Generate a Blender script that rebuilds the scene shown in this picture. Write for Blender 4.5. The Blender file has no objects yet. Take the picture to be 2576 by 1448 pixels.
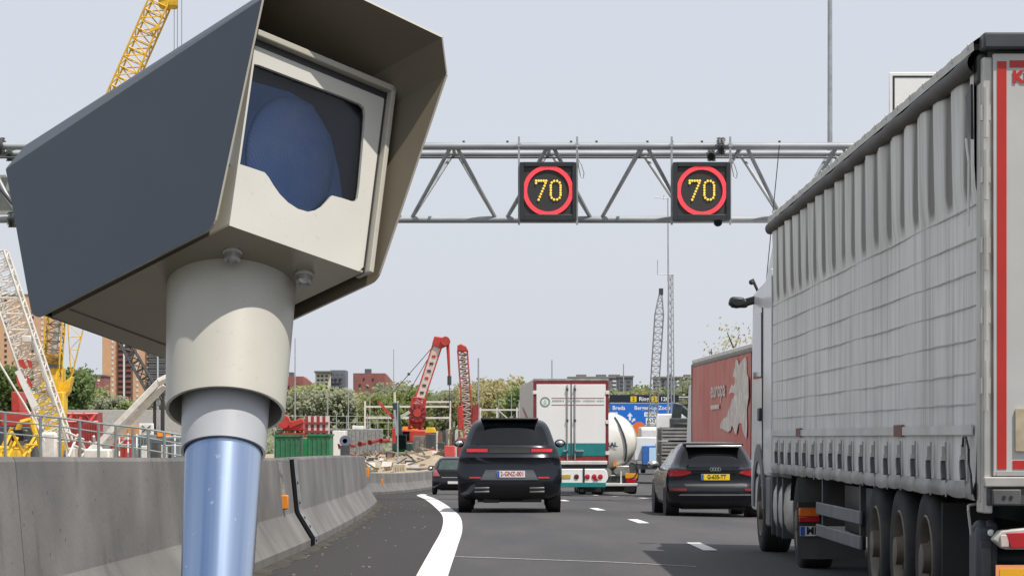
import bpy, bmesh, math, random
from mathutils import Vector, Matrix, geometry
R = math.radians
random.seed(7)
C = bpy.context.scene.collection
sc = bpy.context.scene

# ------------------------------------------------------------------ camera, sky, sun, exposure
F, HY, CX, CH = 6540.0, 1100.0, 1287.5, 1.35        # focal length, horizon row, centre column (photo units), eye height
cam = bpy.data.objects.new('camera', bpy.data.cameras.new('camera'))
C.objects.link(cam)
cam.location = (0, 0, CH)
cam.rotation_euler = (R(90), 0, 0)
cam.data.sensor_width = 36.0
cam.data.lens = 36.0 * F / 2575.0
cam.data.shift_y = (HY - 724.0) / 2575.0
cam.data.clip_start = 0.1
cam.data.clip_end = 20000
sc.camera = cam

SUN_AZ, SUN_EL = 47.0, 64.0                          # degrees to the right of straight behind the camera, height
S = Vector((math.sin(R(SUN_AZ)) * math.cos(R(SUN_EL)), -math.cos(R(SUN_AZ)) * math.cos(R(SUN_EL)), math.sin(R(SUN_EL))))
world = bpy.data.worlds.new('World'); sc.world = world; world.use_nodes = True
nt = world.node_tree; nt.nodes.clear()
sky = nt.nodes.new('ShaderNodeTexSky'); sky.sky_type = 'NISHITA'; sky.sun_disc = False
sky.sun_elevation = R(SUN_EL); sky.sun_rotation = math.atan2(S.x, S.y)
sky.air_density = 1.0; sky.dust_density = 3.0; sky.ozone_density = 1.0
veil = nt.nodes.new('ShaderNodeMixRGB'); veil.inputs['Fac'].default_value = 0.86   # thin high cloud over the blue
veil.inputs['Color2'].default_value = (7.35, 7.7, 8.5, 1)
bg = nt.nodes.new('ShaderNodeBackground'); bg.inputs['Strength'].default_value = 0.1
wo = nt.nodes.new('ShaderNodeOutputWorld')
nt.links.new(sky.outputs[0], veil.inputs['Color1']); nt.links.new(veil.outputs[0], bg.inputs['Color']); nt.links.new(bg.outputs[0], wo.inputs['Surface'])
sun = bpy.data.objects.new('sun', bpy.data.lights.new('sun', 'SUN')); C.objects.link(sun)
sun.data.energy = 5.0; sun.data.angle = R(0.6); sun.data.color = (1.0, 0.95, 0.87)
sun.rotation_euler = (-S).to_track_quat('-Z', 'Y').to_euler()
sc.view_settings.view_transform = 'Standard'; sc.view_settings.look = 'None'
sc.view_settings.exposure = 0.0; sc.view_settings.gamma = 1.0; sc.view_settings.use_curve_mapping = False
sc.cycles.max_bounces = 8; sc.cycles.transparent_max_bounces = 8; sc.cycles.use_denoising = True

# ------------------------------------------------------------------ helpers
def W(x, y, d):
    """point at distance d seen at photo position x, y"""
    return Vector(((x - CX) * d / F, d, CH - (y - HY) * d / F))
def lerp(a, b, t): return a + (b - a) * t
def interp(tab, t):
    if t <= tab[0][0]: return tab[0][1]
    for (a, va), (b, vb) in zip(tab, tab[1:]):
        if t <= b:
            u = (t - a) / (b - a)
            return va + (vb - va) * u
    return tab[-1][1]
def smooth_interp(tab, t):
    n = len(tab)
    if t <= tab[0][0]: return tab[0][1]
    if t >= tab[-1][0]: return tab[-1][1]
    for i in range(n - 1):
        a, va = tab[i]; b, vb = tab[i + 1]
        if t <= b:
            h = b - a; u = (t - a) / h
            ma = (vb - va) / h if i == 0 else (vb - tab[i - 1][1]) / (b - tab[i - 1][0])
            mb = (vb - va) / h if i == n - 2 else (tab[i + 2][1] - va) / (tab[i + 2][0] - a)
            u2, u3 = u * u, u * u * u
            return (2*u3 - 3*u2 + 1)*va + (u3 - 2*u2 + u)*h*ma + (-2*u3 + 3*u2)*vb + (u3 - u2)*h*mb
def gz(y):
    """height of the carriageway along the road"""
    if y < 25: return 0.0
    if y < 95: return -0.6 * ((y - 25) / 63.0) ** 2
    z0 = -0.6 * (70 / 63.0) ** 2; sl = 2 * 0.6 * 70 / 63.0 ** 2
    t = min(y - 95, 40)
    return z0 - sl * (t - t * t / 80.0)
def rz(x, y): return gz(y) - 0.02 * max(0.0, x - 1.0)

def tag(o, label=None, cat=None, group=None, kind=None):
    if label: o['label'] = label
    if cat: o['category'] = cat
    if group: o['group'] = group
    if kind: o['kind'] = kind
    return o
def thing(name, loc, label, cat, group=None, rotz=0.0):
    o = bpy.data.objects.new(name, None); C.objects.link(o)
    o.location = loc; o.rotation_euler = (0, 0, rotz); o.empty_display_size = 0.2
    return tag(o, label, cat, group)
def copy_tree(o, parent=None):
    c = o.copy(); C.objects.link(c); c.parent = parent
    for ch in o.children: copy_tree(ch, c)
    return c
def inst(o, loc, parent, rot=(0, 0, 0), scale=(1, 1, 1)):
    """another copy of a part that shares its mesh"""
    c = o.copy(); C.objects.link(c); c.parent = parent; c.location = loc; c.rotation_euler = rot; c.scale = scale
    return c
def frame(p, q):
    ax = (Vector(q) - Vector(p)).normalized()
    up = Vector((0, 0, 1)) if abs(ax.z) < 0.95 else Vector((0, 1, 0))
    a = ax.cross(up).normalized(); b = a.cross(ax).normalized()
    return ax, a, b
class MB:
    def __init__(s): s.v = []; s.f = []; s.mi = []
    def add(s, vs, fs, m=0):
        n = len(s.v); s.v += [Vector(v) for v in vs]; s.f += [tuple(i + n for i in f) for f in fs]; s.mi += [m] * len(fs)
        return s
    def box(s, x0, x1, y0, y1, z0, z1, m=0):
        return s.add([(x0,y0,z0),(x1,y0,z0),(x1,y1,z0),(x0,y1,z0),(x0,y0,z1),(x1,y0,z1),(x1,y1,z1),(x0,y1,z1)],
                     [(0,3,2,1),(4,5,6,7),(0,1,5,4),(1,2,6,5),(2,3,7,6),(3,0,4,7)], m)
    def bar(s, p, q, w, h=None, m=0):
        h = w if h is None else h
        p, q = Vector(p), Vector(q); ax, a, b = frame(p, q); a = a * w / 2; b = b * h / 2
        return s.add([p-a-b, p+a-b, p+a+b, p-a+b, q-a-b, q+a-b, q+a+b, q-a+b],
                     [(0,3,2,1),(4,5,6,7),(0,1,5,4),(1,2,6,5),(2,3,7,6),(3,0,4,7)], m)
    def tube(s, p, q, r, r2=None, n=8, cap=True, m=0):
        r2 = r if r2 is None else r2
        p, q = Vector(p), Vector(q); ax, a, b = frame(p, q)
        vs = []
        for c, rr in ((p, r), (q, r2)):
            for i in range(n):
                t = 2 * math.pi * i / n; vs.append(c + (a * math.cos(t) + b * math.sin(t)) * rr)
        fs = [(i, (i + 1) % n, n + (i + 1) % n, n + i) for i in range(n)]
        if cap: fs += [tuple(range(n))[::-1], tuple(range(n, 2 * n))]
        return s.add(vs, fs, m)
    def path(s, pts, r, n=6, m=0):
        for p, q in zip(pts, pts[1:]): s.tube(p, q, r, n=n, m=m)
        return s
    def lathe(s, c, axis, prof, n=24, m=0, cap=True):
        """prof: (radius, distance along axis)"""
        c = Vector(c); ax, a, b = frame(c, c + Vector(axis))
        vs = []
        for r, t in prof:
            for i in range(n):
                g = 2 * math.pi * i / n
                vs.append(c + ax * t + (a * math.cos(g) + b * math.sin(g)) * r)
        fs = []
        for k in range(len(prof) - 1):
            for i in range(n):
                fs.append((k*n + i, k*n + (i+1) % n, (k+1)*n + (i+1) % n, (k+1)*n + i))
        if cap:
            fs.append(tuple(range(n))[::-1]); fs.append(tuple(range((len(prof)-1)*n, len(prof)*n)))
        return s.add(vs, fs, m)
    def prism(s, pts, vec, m=0):
        pts = [Vector(p) for p in pts]; vec = Vector(vec); n = len(pts)
        return s.add(pts + [p + vec for p in pts],
                     [tuple(range(n))[::-1], tuple(range(n, 2*n))] + [(i, (i+1) % n, n + (i+1) % n, n + i) for i in range(n)], m)
    def holed(s, outer, hole, vec, m=0):
        """plate with a hole, extruded by vec"""
        outer = [Vector(p) for p in outer]; hole = [Vector(p) for p in hole]; vec = Vector(vec)
        allp = outer + hole; n = len(allp)
        tri = geometry.tessellate_polygon([outer, hole])
        vs = allp + [p + vec for p in allp]
        fs = [tuple(t) for t in tri] + [tuple(i + n for i in t)[::-1] for t in tri]
        no = len(outer); nh = len(hole)
        fs += [(i, (i+1) % no, n + (i+1) % no, n + i) for i in range(no)]
        fs += [(no + i, no + (i+1) % nh, n + no + (i+1) % nh, n + no + i) for i in range(nh)]
        return s.add(vs, fs, m)
    def grid(s, rows, close=False, m=0):
        nr, nc = len(rows), len(rows[0]); vs = [p for r in rows for p in r]; fs = []
        for j in range(nr - 1):
            for i in range(nc if close else nc - 1):
                fs.append((j*nc + i, j*nc + (i+1) % nc, (j+1)*nc + (i+1) % nc, (j+1)*nc + i))
        return s.add(vs, fs, m)
    def sphere(s, c, r, n=10, k=6, m=0, sq=(1, 1, 1)):
        rows = []
        for j in range(k + 1):
            t = math.pi * j / k
            rows.append([Vector(c) + Vector((r*sq[0]*math.sin(t)*math.cos(2*math.pi*i/n), r*sq[1]*math.sin(t)*math.sin(2*math.pi*i/n), r*sq[2]*math.cos(t))) for i in range(n)])
        return s.grid(rows, close=True, m=m)
    def build(s, name, mat, parent=None, world=False, bevel=0, seg=2, smooth=True, ang=32, fix=True):
        me = bpy.data.meshes.new(name)
        off = Vector((0, 0, 0))
        if world and parent is not None:
            o = parent
            while o is not None: off += Vector(o.location); o = o.parent
        me.from_pydata([v - off for v in s.v], [], s.f)
        mats = mat if isinstance(mat, (list, tuple)) else [mat]
        for mm in mats: me.materials.append(mm)
        if len(mats) > 1: me.polygons.foreach_set('material_index', s.mi)
        if fix:
            bm = bmesh.new(); bm.from_mesh(me); bmesh.ops.remove_doubles(bm, verts=bm.verts, dist=1e-5)
            bmesh.ops.recalc_face_normals(bm, faces=bm.faces); bm.to_mesh(me); bm.free()
        if smooth:
            me.polygons.foreach_set('use_smooth', [True] * len(me.polygons))
            me.set_sharp_from_angle(angle=R(ang))
        me.update()
        o = bpy.data.objects.new(name, me); C.objects.link(o)
        if parent is not None: o.parent = parent
        if bevel:
            b = o.modifiers.new('bevel', 'BEVEL'); b.width = bevel; b.segments = seg; b.limit_method = 'ANGLE'; b.angle_limit = R(30)
        return o

# ------------------------------------------------------------------ materials
def new_mat(name):
    m = bpy.data.materials.new(name); m.use_nodes = True
    n = m.node_tree; return m, n, n.nodes['Principled BSDF']
def rgb(c): return (c[0], c[1], c[2], 1)
def noise_col(n, bsdf, col, var, scale, stretch=(1, 1, 1), detail=6, col2=None, lo=0.3, hi=0.7, coord='Object'):
    tc = n.nodes.new('ShaderNodeTexCoord'); mp = n.nodes.new('ShaderNodeMapping'); mp.inputs['Scale'].default_value = stretch
    nz = n.nodes.new('ShaderNodeTexNoise'); nz.inputs['Scale'].default_value = scale; nz.inputs['Detail'].default_value = detail
    cr = n.nodes.new('ShaderNodeValToRGB'); cr.color_ramp.elements[0].position = lo; cr.color_ramp.elements[1].position = hi
    a = [max(0, c * (1 - var)) for c in col]; b = [min(1, c * (1 + var)) for c in col] if col2 is None else col2
    if col2 is not None: a = col
    cr.color_ramp.elements[0].color = rgb(a); cr.color_ramp.elements[1].color = rgb(b)
    n.links.new(tc.outputs[coord], mp.inputs[0]); n.links.new(mp.outputs[0], nz.inputs['Vector']); n.links.new(nz.outputs['Fac'], cr.inputs[0])
    return cr.outputs[0], mp
def mixc(n, fac, a, b, mode='MIX'):
    m = n.nodes.new('ShaderNodeMixRGB'); m.blend_type = mode
    for k, v in (('Fac', fac), ('Color1', a), ('Color2', b)):
        if hasattr(v, 'is_linked'): n.links.new(v, m.inputs[k])
        else: m.inputs[k].default_value = v if k == 'Fac' else rgb(v)
    return m.outputs[0]
def ramp(n, src, lo, hi):
    c = n.nodes.new('ShaderNodeMapRange'); c.inputs[1].default_value = lo; c.inputs[2].default_value = hi
    n.links.new(src, c.inputs[0]); return c.outputs[0]
def noise(n, scale, stretch=(1, 1, 1), detail=5, coord='Object'):
    tc = n.nodes.new('ShaderNodeTexCoord'); mp = n.nodes.new('ShaderNodeMapping'); mp.inputs['Scale'].default_value = stretch
    nz = n.nodes.new('ShaderNodeTexNoise'); nz.inputs['Scale'].default_value = scale; nz.inputs['Detail'].default_value = detail
    n.links.new(tc.outputs[coord], mp.inputs[0]); n.links.new(mp.outputs[0], nz.inputs['Vector'])
    return nz.outputs['Fac']
def add_bump(n, bsdf, src, strength, dist):
    b = n.nodes.new('ShaderNodeBump'); b.inputs['Strength'].default_value = strength; b.inputs['Distance'].default_value = dist
    n.links.new(src, b.inputs['Height']); n.links.new(b.outputs[0], bsdf.inputs['Normal'])
MATS = {}
def mat(name, col, rough=0.6, metal=0.0, var=0.12, scale=4.0, bump=0.0, bscale=60.0, coat=0.0, spec=0.5, stretch=(1, 1, 1), emit=0.0, dirt=0.0, dcol=(0.10, 0.09, 0.075)):
    if name in MATS: return MATS[name]
    m, n, b = new_mat(name)
    c, _ = noise_col(n, b, col, var, scale, stretch)
    if dirt:
        d = ramp(n, noise(n, scale * 0.6, (stretch[0], stretch[1], stretch[2] * 0.5), 8), 0.45, 0.75)
        mm = n.nodes.new('ShaderNodeMath'); mm.operation = 'MULTIPLY'; mm.inputs[1].default_value = dirt; n.links.new(d, mm.inputs[0])
        c = mixc(n, mm.outputs[0], c, dcol)
    n.links.new(c, b.inputs['Base Color'])
    b.inputs['Roughness'].default_value = rough; b.inputs['Metallic'].default_value = metal
    b.inputs['Coat Weight'].default_value = coat; b.inputs['Coat Roughness'].default_value = 0.05; b.inputs['Specular IOR Level'].default_value = spec
    if bump: add_bump(n, b, noise(n, bscale), bump, 0.01)
    if emit:
        n.links.new(c, b.inputs['Emission Color']); b.inputs['Emission Strength'].default_value = emit
    MATS[name] = m
    return m
def text_mesh(body, size, mtl, name='lettering', parent=None, loc=(0, 0, 0), rot=(0, 0, 0), scale=(1, 1, 1), extrude=0.0, bold=0.0, align='CENTER'):
    cu = bpy.data.curves.new(name, 'FONT'); cu.body = body; cu.size = size; cu.extrude = extrude; cu.offset = bold
    cu.align_x = align; cu.align_y = 'CENTER'; cu.resolution_u = 3
    t = bpy.data.objects.new(name, cu); C.objects.link(t)
    dg = bpy.context.evaluated_depsgraph_get()
    me = bpy.data.meshes.new_from_object(t.evaluated_get(dg)); me.name = name
    bpy.data.objects.remove(t)
    me.materials.clear(); me.materials.append(mtl)
    o = bpy.data.objects.new(name, me); C.objects.link(o); o.parent = parent
    o.location = loc; o.rotation_euler = rot; o.scale = scale
    return o
FACE_REAR = (R(90), 0, 0)                      # lettering that is read looking along +Y
FACE_LEFT = (R(90), 0, R(-90))                 # lettering on a left flank, read looking along +X

M_BLACK = mat('black_plastic', (0.018, 0.019, 0.02), 0.5, var=0.2)
M_RUBBER = mat('tyre_rubber', (0.022, 0.022, 0.023), 0.85, var=0.25, scale=8, bump=0.2, dirt=0.5, dcol=(0.06, 0.055, 0.05))
M_WHITE = mat('white_paint', (0.72, 0.72, 0.70), 0.4, var=0.05, dirt=0.18, dcol=(0.35, 0.33, 0.29))
M_STEEL = mat('galvanised_steel', (0.36, 0.38, 0.40), 0.5, metal=0.4, var=0.18, scale=3)
M_DSTEEL = mat('dark_steel', (0.05, 0.055, 0.06), 0.5, var=0.25, scale=3)
M_RED = mat('red_paint', (0.55, 0.035, 0.03), 0.45, var=0.15, scale=3, dirt=0.25, dcol=(0.15, 0.05, 0.04))
M_LAMPRED = mat('red_lamp_lens', (0.45, 0.012, 0.018), 0.2, var=0.1, coat=0.6)
M_ORANGE = mat('orange_plastic', (0.80, 0.26, 0.02), 0.45, var=0.08)
M_YELLOW = mat('yellow_paint', (0.70, 0.43, 0.02), 0.5, var=0.15, dirt=0.35, dcol=(0.16, 0.10, 0.03))
M_GREEN = mat('green_paint', (0.02, 0.16, 0.07), 0.5, var=0.2, dirt=0.3)
M_CHROME = mat('bright_metal', (0.6, 0.6, 0.6), 0.3, metal=0.9, var=0.1)
def glass_dark(name, col, rough=0.04):
    m, n, b = new_mat(name)
    c, _ = noise_col(n, b, col, 0.3, 2.0)
    n.links.new(c, b.inputs['Base Color']); b.inputs['Roughness'].default_value = rough; b.inputs['Specular IOR Level'].default_value = 0.4
    return m
M_GLASS = glass_dark('tinted_glass', (0.004, 0.005, 0.0065), 0.02)
M_PLATE_Y = mat('yellow_plate', (0.80, 0.55, 0.02), 0.5, var=0.04)
M_PLATE_W = mat('white_plate', (0.75, 0.74, 0.74), 0.5, var=0.04)
M_PLATE_BLUE = mat('plate_blue', (0.02, 0.10, 0.45), 0.5, var=0.05)
M_INK = mat('black_print', (0.02, 0.02, 0.022), 0.6, var=0.1)
M_INKRED = mat('red_print', (0.45, 0.02, 0.02), 0.6, var=0.1)
# ------------------------------------------------------------------ the setting: ground, road, markings
def ground_material(name, c1, c2, scale, bump=0.5):
    m, n, b = new_mat(name)
    c, _ = noise_col(n, b, c1, 0, scale, col2=c2, detail=10, lo=0.35, hi=0.68)
    f = noise(n, scale * 14, detail=8)
    c = mixc(n, ramp(n, f, 0.35, 0.7), c, [0.6 * v for v in c1], 'MIX') if bump else c
    n.links.new(c, b.inputs['Base Color']); b.inputs['Roughness'].default_value = 0.95
    add_bump(n, b, f, bump, 0.05)
    return m
def asphalt(name, base, patch):
    m, n, b = new_mat(name)
    big = noise(n, 0.55, (1.6, 0.22, 1), 7)
    c = mixc(n, ramp(n, big, 0.36, 0.64), base, patch)
    fine = noise(n, 55, detail=3)
    c = mixc(n, ramp(n, fine, 0.3, 0.75), c, [v * 1.9 for v in base], 'MIX') if False else mixc(n, 0.55, c, mixc(n, ramp(n, fine, 0.35, 0.7), [v * 0.45 for v in base], [v * 1.7 for v in base]))
    v = n.nodes.new('ShaderNodeTexVoronoi'); v.inputs['Scale'].default_value = 26
    tc = n.nodes.new('ShaderNodeTexCoord'); n.links.new(tc.outputs['Object'], v.inputs['Vector'])
    lt = n.nodes.new('ShaderNodeMath'); lt.operation = 'LESS_THAN'; lt.inputs[1].default_value = 0.10; n.links.new(v.outputs['Distance'], lt.inputs[0])
    c = mixc(n, lt.outputs[0], c, [min(1, q * 2.3) for q in base])
    n.links.new(c, b.inputs['Base Color']); b.inputs['Roughness'].default_value = 0.85; b.inputs['Specular IOR Level'].default_value = 0.35
    add_bump(n, b, fine, 0.35, 0.006)
    return m
M_ASPHALT = asphalt('asphalt', (0.052, 0.052, 0.055), (0.098, 0.090, 0.085))
M_SHOULDER = asphalt('shoulder_asphalt', (0.030, 0.0275, 0.027), (0.036, 0.033, 0.032))
M_LINE = mat('road_paint', (0.66, 0.66, 0.64), 0.75, var=0.08, scale=9, dirt=0.4, dcol=(0.32, 0.31, 0.30), bump=0.2)

EDGE = [(8, -0.62), (14, -0.66), (20, -0.72), (25, -0.775), (32, -0.83), (39, -0.90), (47, -1.10), (55, -1.46), (63, -1.85), (70, -2.2), (85, -2.95), (100, -3.42), (112, -3.55), (130, -3.2), (150, -2.4)]
LANE1 = [(8, 2.62), (20, 2.55), (33, 2.42), (44, 2.17), (55, 1.75), (70, 1.25), (85, 0.72), (100, 0.25), (120, -0.05), (150, 0.6)]
FOOT = [(8, -3.05), (14, -2.86), (17, -2.76), (22, -2.62), (27, -2.53), (32, -2.47), (40, -2.52), (50, -2.72), (58, -3.02), (63, -3.32), (67, -3.62), (75, -4.3), (85, -4.95), (95, -5.2), (105, -5.02), (115, -4.62), (125, -4.05), (140, -3.25), (160, -2.1)]
edge = lambda y: smooth_interp(EDGE, y)
lane1 = lambda y: smooth_interp(LANE1, y)
foot = lambda y: smooth_interp(FOOT, y)

# ground out to the horizon
m = MB()
xs = [-9000, -2500, -700, -150, -40, 0, 40, 150, 700, 2500, 9000]; ys = [-400, -60, 0, 60, 140, 400, 1200, 4000, 14000]
m.grid([[Vector((x, y, -1.9)) for x in xs] for y in ys])
M_SOIL = ground_material('dry_grass_and_soil', (0.10, 0.105, 0.045), (0.17, 0.15, 0.085), 0.05)
tag(m.build('ground', M_SOIL), kind='structure')
# carriageway
m = MB(); ys = [-40, -10, 0] + [4 + 3 * i for i in range(48)] + [160, 200, 260, 330, 420]
rows = []
for y in ys:
    xl = foot(min(y, 160)) - 0.9 if y > 0 else -3.9
    rows.append([Vector((x, y, rz(x, y) - (0.0 if x > -3 else 0.0))) for x in [xl, xl + 1, -0.5, 0.2, 1, 1.8, 3, 4.5, 6, 9, 14, 24]] if xl + 1 < -0.5 else
                [Vector((x, y, rz(x, y))) for x in [xl, xl + .4, -0.3, 0.2, 1, 1.8, 3, 4.5, 6, 9, 14, 24]])
m.grid(rows)
road = tag(m.build('road', M_ASPHALT, smooth=False), kind='structure')
# shoulder between the barrier and the edge line
m = MB(); rows = []
for i in range(72):
    y = 3 + 2 * i
    a, b = foot(y) - 0.5, edge(y) - 0.02
    rows.append([Vector((lerp(a, b, t), y, gz(y) + 0.004)) for t in (0, .33, .66, 1)])
m.grid(rows); tag(m.build('shoulder', M_SHOULDER, smooth=False), kind='structure')
# painted edge line, lane dashes, joint
m = MB(); rows = []
for i in range(100):
    y = 5 + i
    w = 0.155
    rows.append([Vector((edge(y) - w, y, gz(y) + 0.008)), Vector((edge(y) + w, y, gz(y) + 0.008))])
m.grid(rows); m.build('edge_line', M_LINE, road, smooth=False)
def dash(fn, y0, ln, w=0.09):
    m = MB(); rows = []
    for k in range(5):
        y = y0 + ln * k / 4
        rows.append([Vector((fn(y) - w, y, rz(fn(y), y) + 0.008)), Vector((fn(y) + w, y, rz(fn(y), y) + 0.008))])
    m.grid(rows); m.build('lane_dash', M_LINE, road, smooth=False)
for y0 in (8.5, 20.2, 31.9, 43.2, 53.0, 66, 78, 90, 102, 114): dash(lane1, y0, 2.5)
for y0 in (10, 22, 34, 46, 58, 69, 80, 92, 104): dash(lambda y: lane1(y) + 3.25, y0, 2.6)
# pale expansion joint across the lanes
m = MB()
pts = [W(1120, 1405, 28.2), W(1300, 1411, 28.0), W(1480, 1420, 27.5), W(1700, 1433, 26.8)]
rows = []
for k in range(25):
    t = k / 24.0; x = lerp(-0.72, 1.95, t); y = lerp(29.6, 27.6, t) + 0.02 * math.sin(9 * t)
    rows.append([Vector((x, y - 0.06, rz(x, y) + 0.0055)), Vector((x, y + 0.06, rz(x, y) + 0.0055))])
m.grid(rows); m.build('expansion_joint', mat('joint_sealant', (0.30, 0.30, 0.30), 0.8, var=0.3, scale=20), road, smooth=False)
# debris on the shoulder: pale grit
rnd = random.Random(3); m = MB()
for k in range(90):
    y = rnd.uniform(22, 64); t = rnd.random() ** 2
    x = lerp(foot(y) + 0.06, edge(y) - 0.3, t); r = rnd.uniform(0.004, 0.014)
    m.box(x - r, x + r * rnd.uniform(.5, 1.6), y - r, y + r * 1.4, gz(y) + 0.004, gz(y) + 0.004 + r * 0.8)
tag(m.build('grit', mat('pale_grit', (0.30, 0.28, 0.25), 0.9, var=0.4, scale=30), smooth=False), 'pale grit and litter strewn on the dark shoulder by the barrier', 'grit', kind='stuff')
# fallen leaf-litter line under the foot of the barrier
M_DIRT = ground_material('gutter_dirt', (0.035, 0.03, 0.024), (0.10, 0.085, 0.065), 2.5)
m = MB(); rows = []
for i in range(110):
    y = 12 + 0.5 * i; w = 0.05 + 0.05 * math.sin(i * 1.7) + 0.05 * rnd.random()
    rows.append([Vector((foot(y) - 0.02, y, gz(y) + 0.03)), Vector((foot(y) + 0.04 + w * 0.4, y, gz(y) + 0.02)), Vector((foot(y) + 0.07 + w, y, gz(y) + 0.0065))])
m.grid(rows); tag(m.build('gutter_dirt', M_DIRT), kind='structure')

# building-site ground left of the barrier: raised bed of sandy earth with heaps
rnd = random.Random(11)
def site_z(x, y):
    t = min(1, max(0, (y - 72) / 40.0))
    z = lerp(-1.3, -0.75, t)
    # sandy spoil ridge behind the far barrier
    px = CX + x * F / y
    r1 = math.exp(-((px - 1010) / 120.0) ** 2 - ((y - 172) / 26.0) ** 2) * 1.05
    r2 = math.exp(-((px - 1100) / 60.0) ** 2 - ((y - 158) / 16.0) ** 2) * 0.75
    r3 = math.exp(-((px - 880) / 50.0) ** 2 - ((y - 190) / 20.0) ** 2) * 0.5
    b = 0.10 * math.sin(x * 1.3 + y * 0.31) * math.sin(x * 0.47 - y * 0.7) + 0.05 * math.sin(x * 3.1 + y * 1.9)
    return z + r1 + r2 + r3 + b
m = MB(); rows = []
for j in range(110):
    y = 70 + j * 2.6
    xr = foot(min(y, 160)) - 0.75 if y < 160 else -2.8
    rows.append([Vector((xr - (k / 44.0) ** 1.6 * 150, y, 0)) for k in range(45)])
for r in rows:
    for p in r: p.z = site_z(p.x, p.y)
m.grid(rows)
M_SAND = ground_material('sandy_spoil', (0.34, 0.27, 0.18), (0.46, 0.38, 0.27), 0.6, 0.8)
tag(m.build('site_ground', M_SAND), kind='structure')
# embankment behind the site, carries the trees
m = MB(); rows = []
for j in range(14):
    y = 330 + j * 24
    z = -1.0 + 4.6 * min(1, max(0, (y - 335) / 110.0)) ** 0.8
    rows.append([Vector((-420 + k * 16, y, z + 0.5 * math.sin(k * 0.9 + j * 1.3))) for k in range(54)])
m.grid(rows)
M_GRASS = ground_material('spring_grass', (0.09, 0.12, 0.035), (0.16, 0.17, 0.06), 0.2, 0.6)
tag(m.build('embankment', M_GRASS), kind='structure')

# ------------------------------------------------------------------ concrete barrier segments
def concrete_mat():
    m, n, b = new_mat('barrier_concrete')
    c, _ = noise_col(n, b, (0.155, 0.151, 0.144), 0.28, 1.4, (1, 0.6, 0.8), 9)
    streak = ramp(n, noise(n, 1.0, (0.2, 1.1, 0.16), 6), 0.60, 0.74)
    mm = n.nodes.new('ShaderNodeMath'); mm.operation = 'MULTIPLY'; mm.inputs[1].default_value = 0.55; n.links.new(streak, mm.inputs[0])
    c = mixc(n, mm.outputs[0], c, (0.24, 0.235, 0.225))
    dark = ramp(n, noise(n, 3.2, (0.5, 1.2, 0.5), 6), 0.58, 0.75)
    mm2 = n.nodes.new('ShaderNodeMath'); mm2.operation = 'MULTIPLY'; mm2.inputs[1].default_value = 0.45; n.links.new(dark, mm2.inputs[0])
    c = mixc(n, mm2.outputs[0], c, (0.07, 0.068, 0.064))
    v = n.nodes.new('ShaderNodeTexVoronoi'); v.inputs['Scale'].default_value = 6
    tc = n.nodes.new('ShaderNodeTexCoord'); n.links.new(tc.outputs['Object'], v.inputs['Vector'])
    lt = n.nodes.new('ShaderNodeMath'); lt.operation = 'LESS_THAN'; lt.inputs[1].default_value = 0.075; n.links.new(v.outputs['Distance'], lt.inputs[0])
    c = mixc(n, lt.outputs[0], c, (0.05, 0.048, 0.045))
    n.links.new(c, b.inputs['Base Color']); b.inputs['Roughness'].default_value = 0.9
    add_bump(n, b, noise(n, 22, detail=8), 0.35, 0.01)
    return m
M_CONC = concrete_mat()
def bar_h(y):
    if y < 70: return interp([(8, 1.29), (14, 1.255), (17, 1.235), (22, 1.19), (27, 1.15), (32, 1.12), (63, 1.11), (70, 1.08)], y)
    return interp([(70, 1.05), (82, 0.92), (95, 0.86), (160, 0.86)], y)
PROF = [(0.0, 0.0), (0.0, 0.075), (-0.035, 0.10), (-0.155, 0.43), (-0.17, 0.47), (-0.225, None), (-0.235, 'T')]
def barrier(y0, y1, label, step=0.6, gap=0.012):
    y0 += gap; y1 -= gap
    root = thing('concrete_barrier', (foot(y0), y0, gz(y0)), label, 'barrier', 'concrete barrier elements along the site')
    m = MB(); rows = []; n = max(3, int((y1 - y0) / step))
    for i in range(n + 1):
        y = lerp(y0, y1, i / n); f = foot(y); tx = (foot(y + .1) - foot(y - .1)) / 0.2
        nx, ny = 1 / math.hypot(1, tx), -tx / math.hypot(1, tx); h = bar_h(y); z = gz(y) - 0.01
        pr = [(0.0, 0.0), (0.0, 0.12), (-0.015, 0.14), (-0.185, 0.42), (-0.20, 0.455), (-0.265, h - 0.03), (-0.28, h), (-0.42, h), (-0.435, h - 0.03), (-0.50, 0.47), (-0.66, 0.12), (-0.66, 0.0)]
        rows.append([Vector((f + a * nx, y + a * ny, z + b)) for a, b in pr])
    m.grid(rows, close=True)
    k = len(rows[0]); nn = len(m.v)
    m.f.append(tuple(range(k))); m.mi.append(0); m.f.append(tuple(range(nn - k, nn))[::-1]); m.mi.append(0)
    m.build('body', M_CONC, root, world=True, ang=11)
    return root
joints = [(8, 17.0 - 1, 'nearest grey concrete barrier element at the lower left corner'),
          (16, 25.2, 'long grey concrete barrier element behind the camera pole'),
          (25.2, 31.95, 'concrete barrier element just right of the pole with orange reflector'),
          (32.05, 48.0, 'concrete barrier element beyond the wide black joint'),
          (48.0, 56.0, 'concrete barrier element before the bend, edged with pale streaks'),
          (56.0, 66.0, 'concrete barrier element at the bend where the wall turns away'),
          (66.0, 82.0, 'concrete barrier element hidden mostly behind the bend'),
          (82.0, 94.0, 'first low far barrier element right of the bend'),
          (94.0, 104.0, 'second low far barrier element right of the bend'),
          (104.0, 114.0, 'third far barrier element, beside an orange reflector'),
          (114.0, 124.0, 'far barrier element left of the small dark hatchback'),
          (124.0, 136.0, 'far barrier element behind the small dark hatchback'),
          (136.0, 150.0, 'farthest barrier element behind the black estate-like off-roader')]
BARS = [barrier(a, b, l) for a, b, l in joints]
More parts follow.
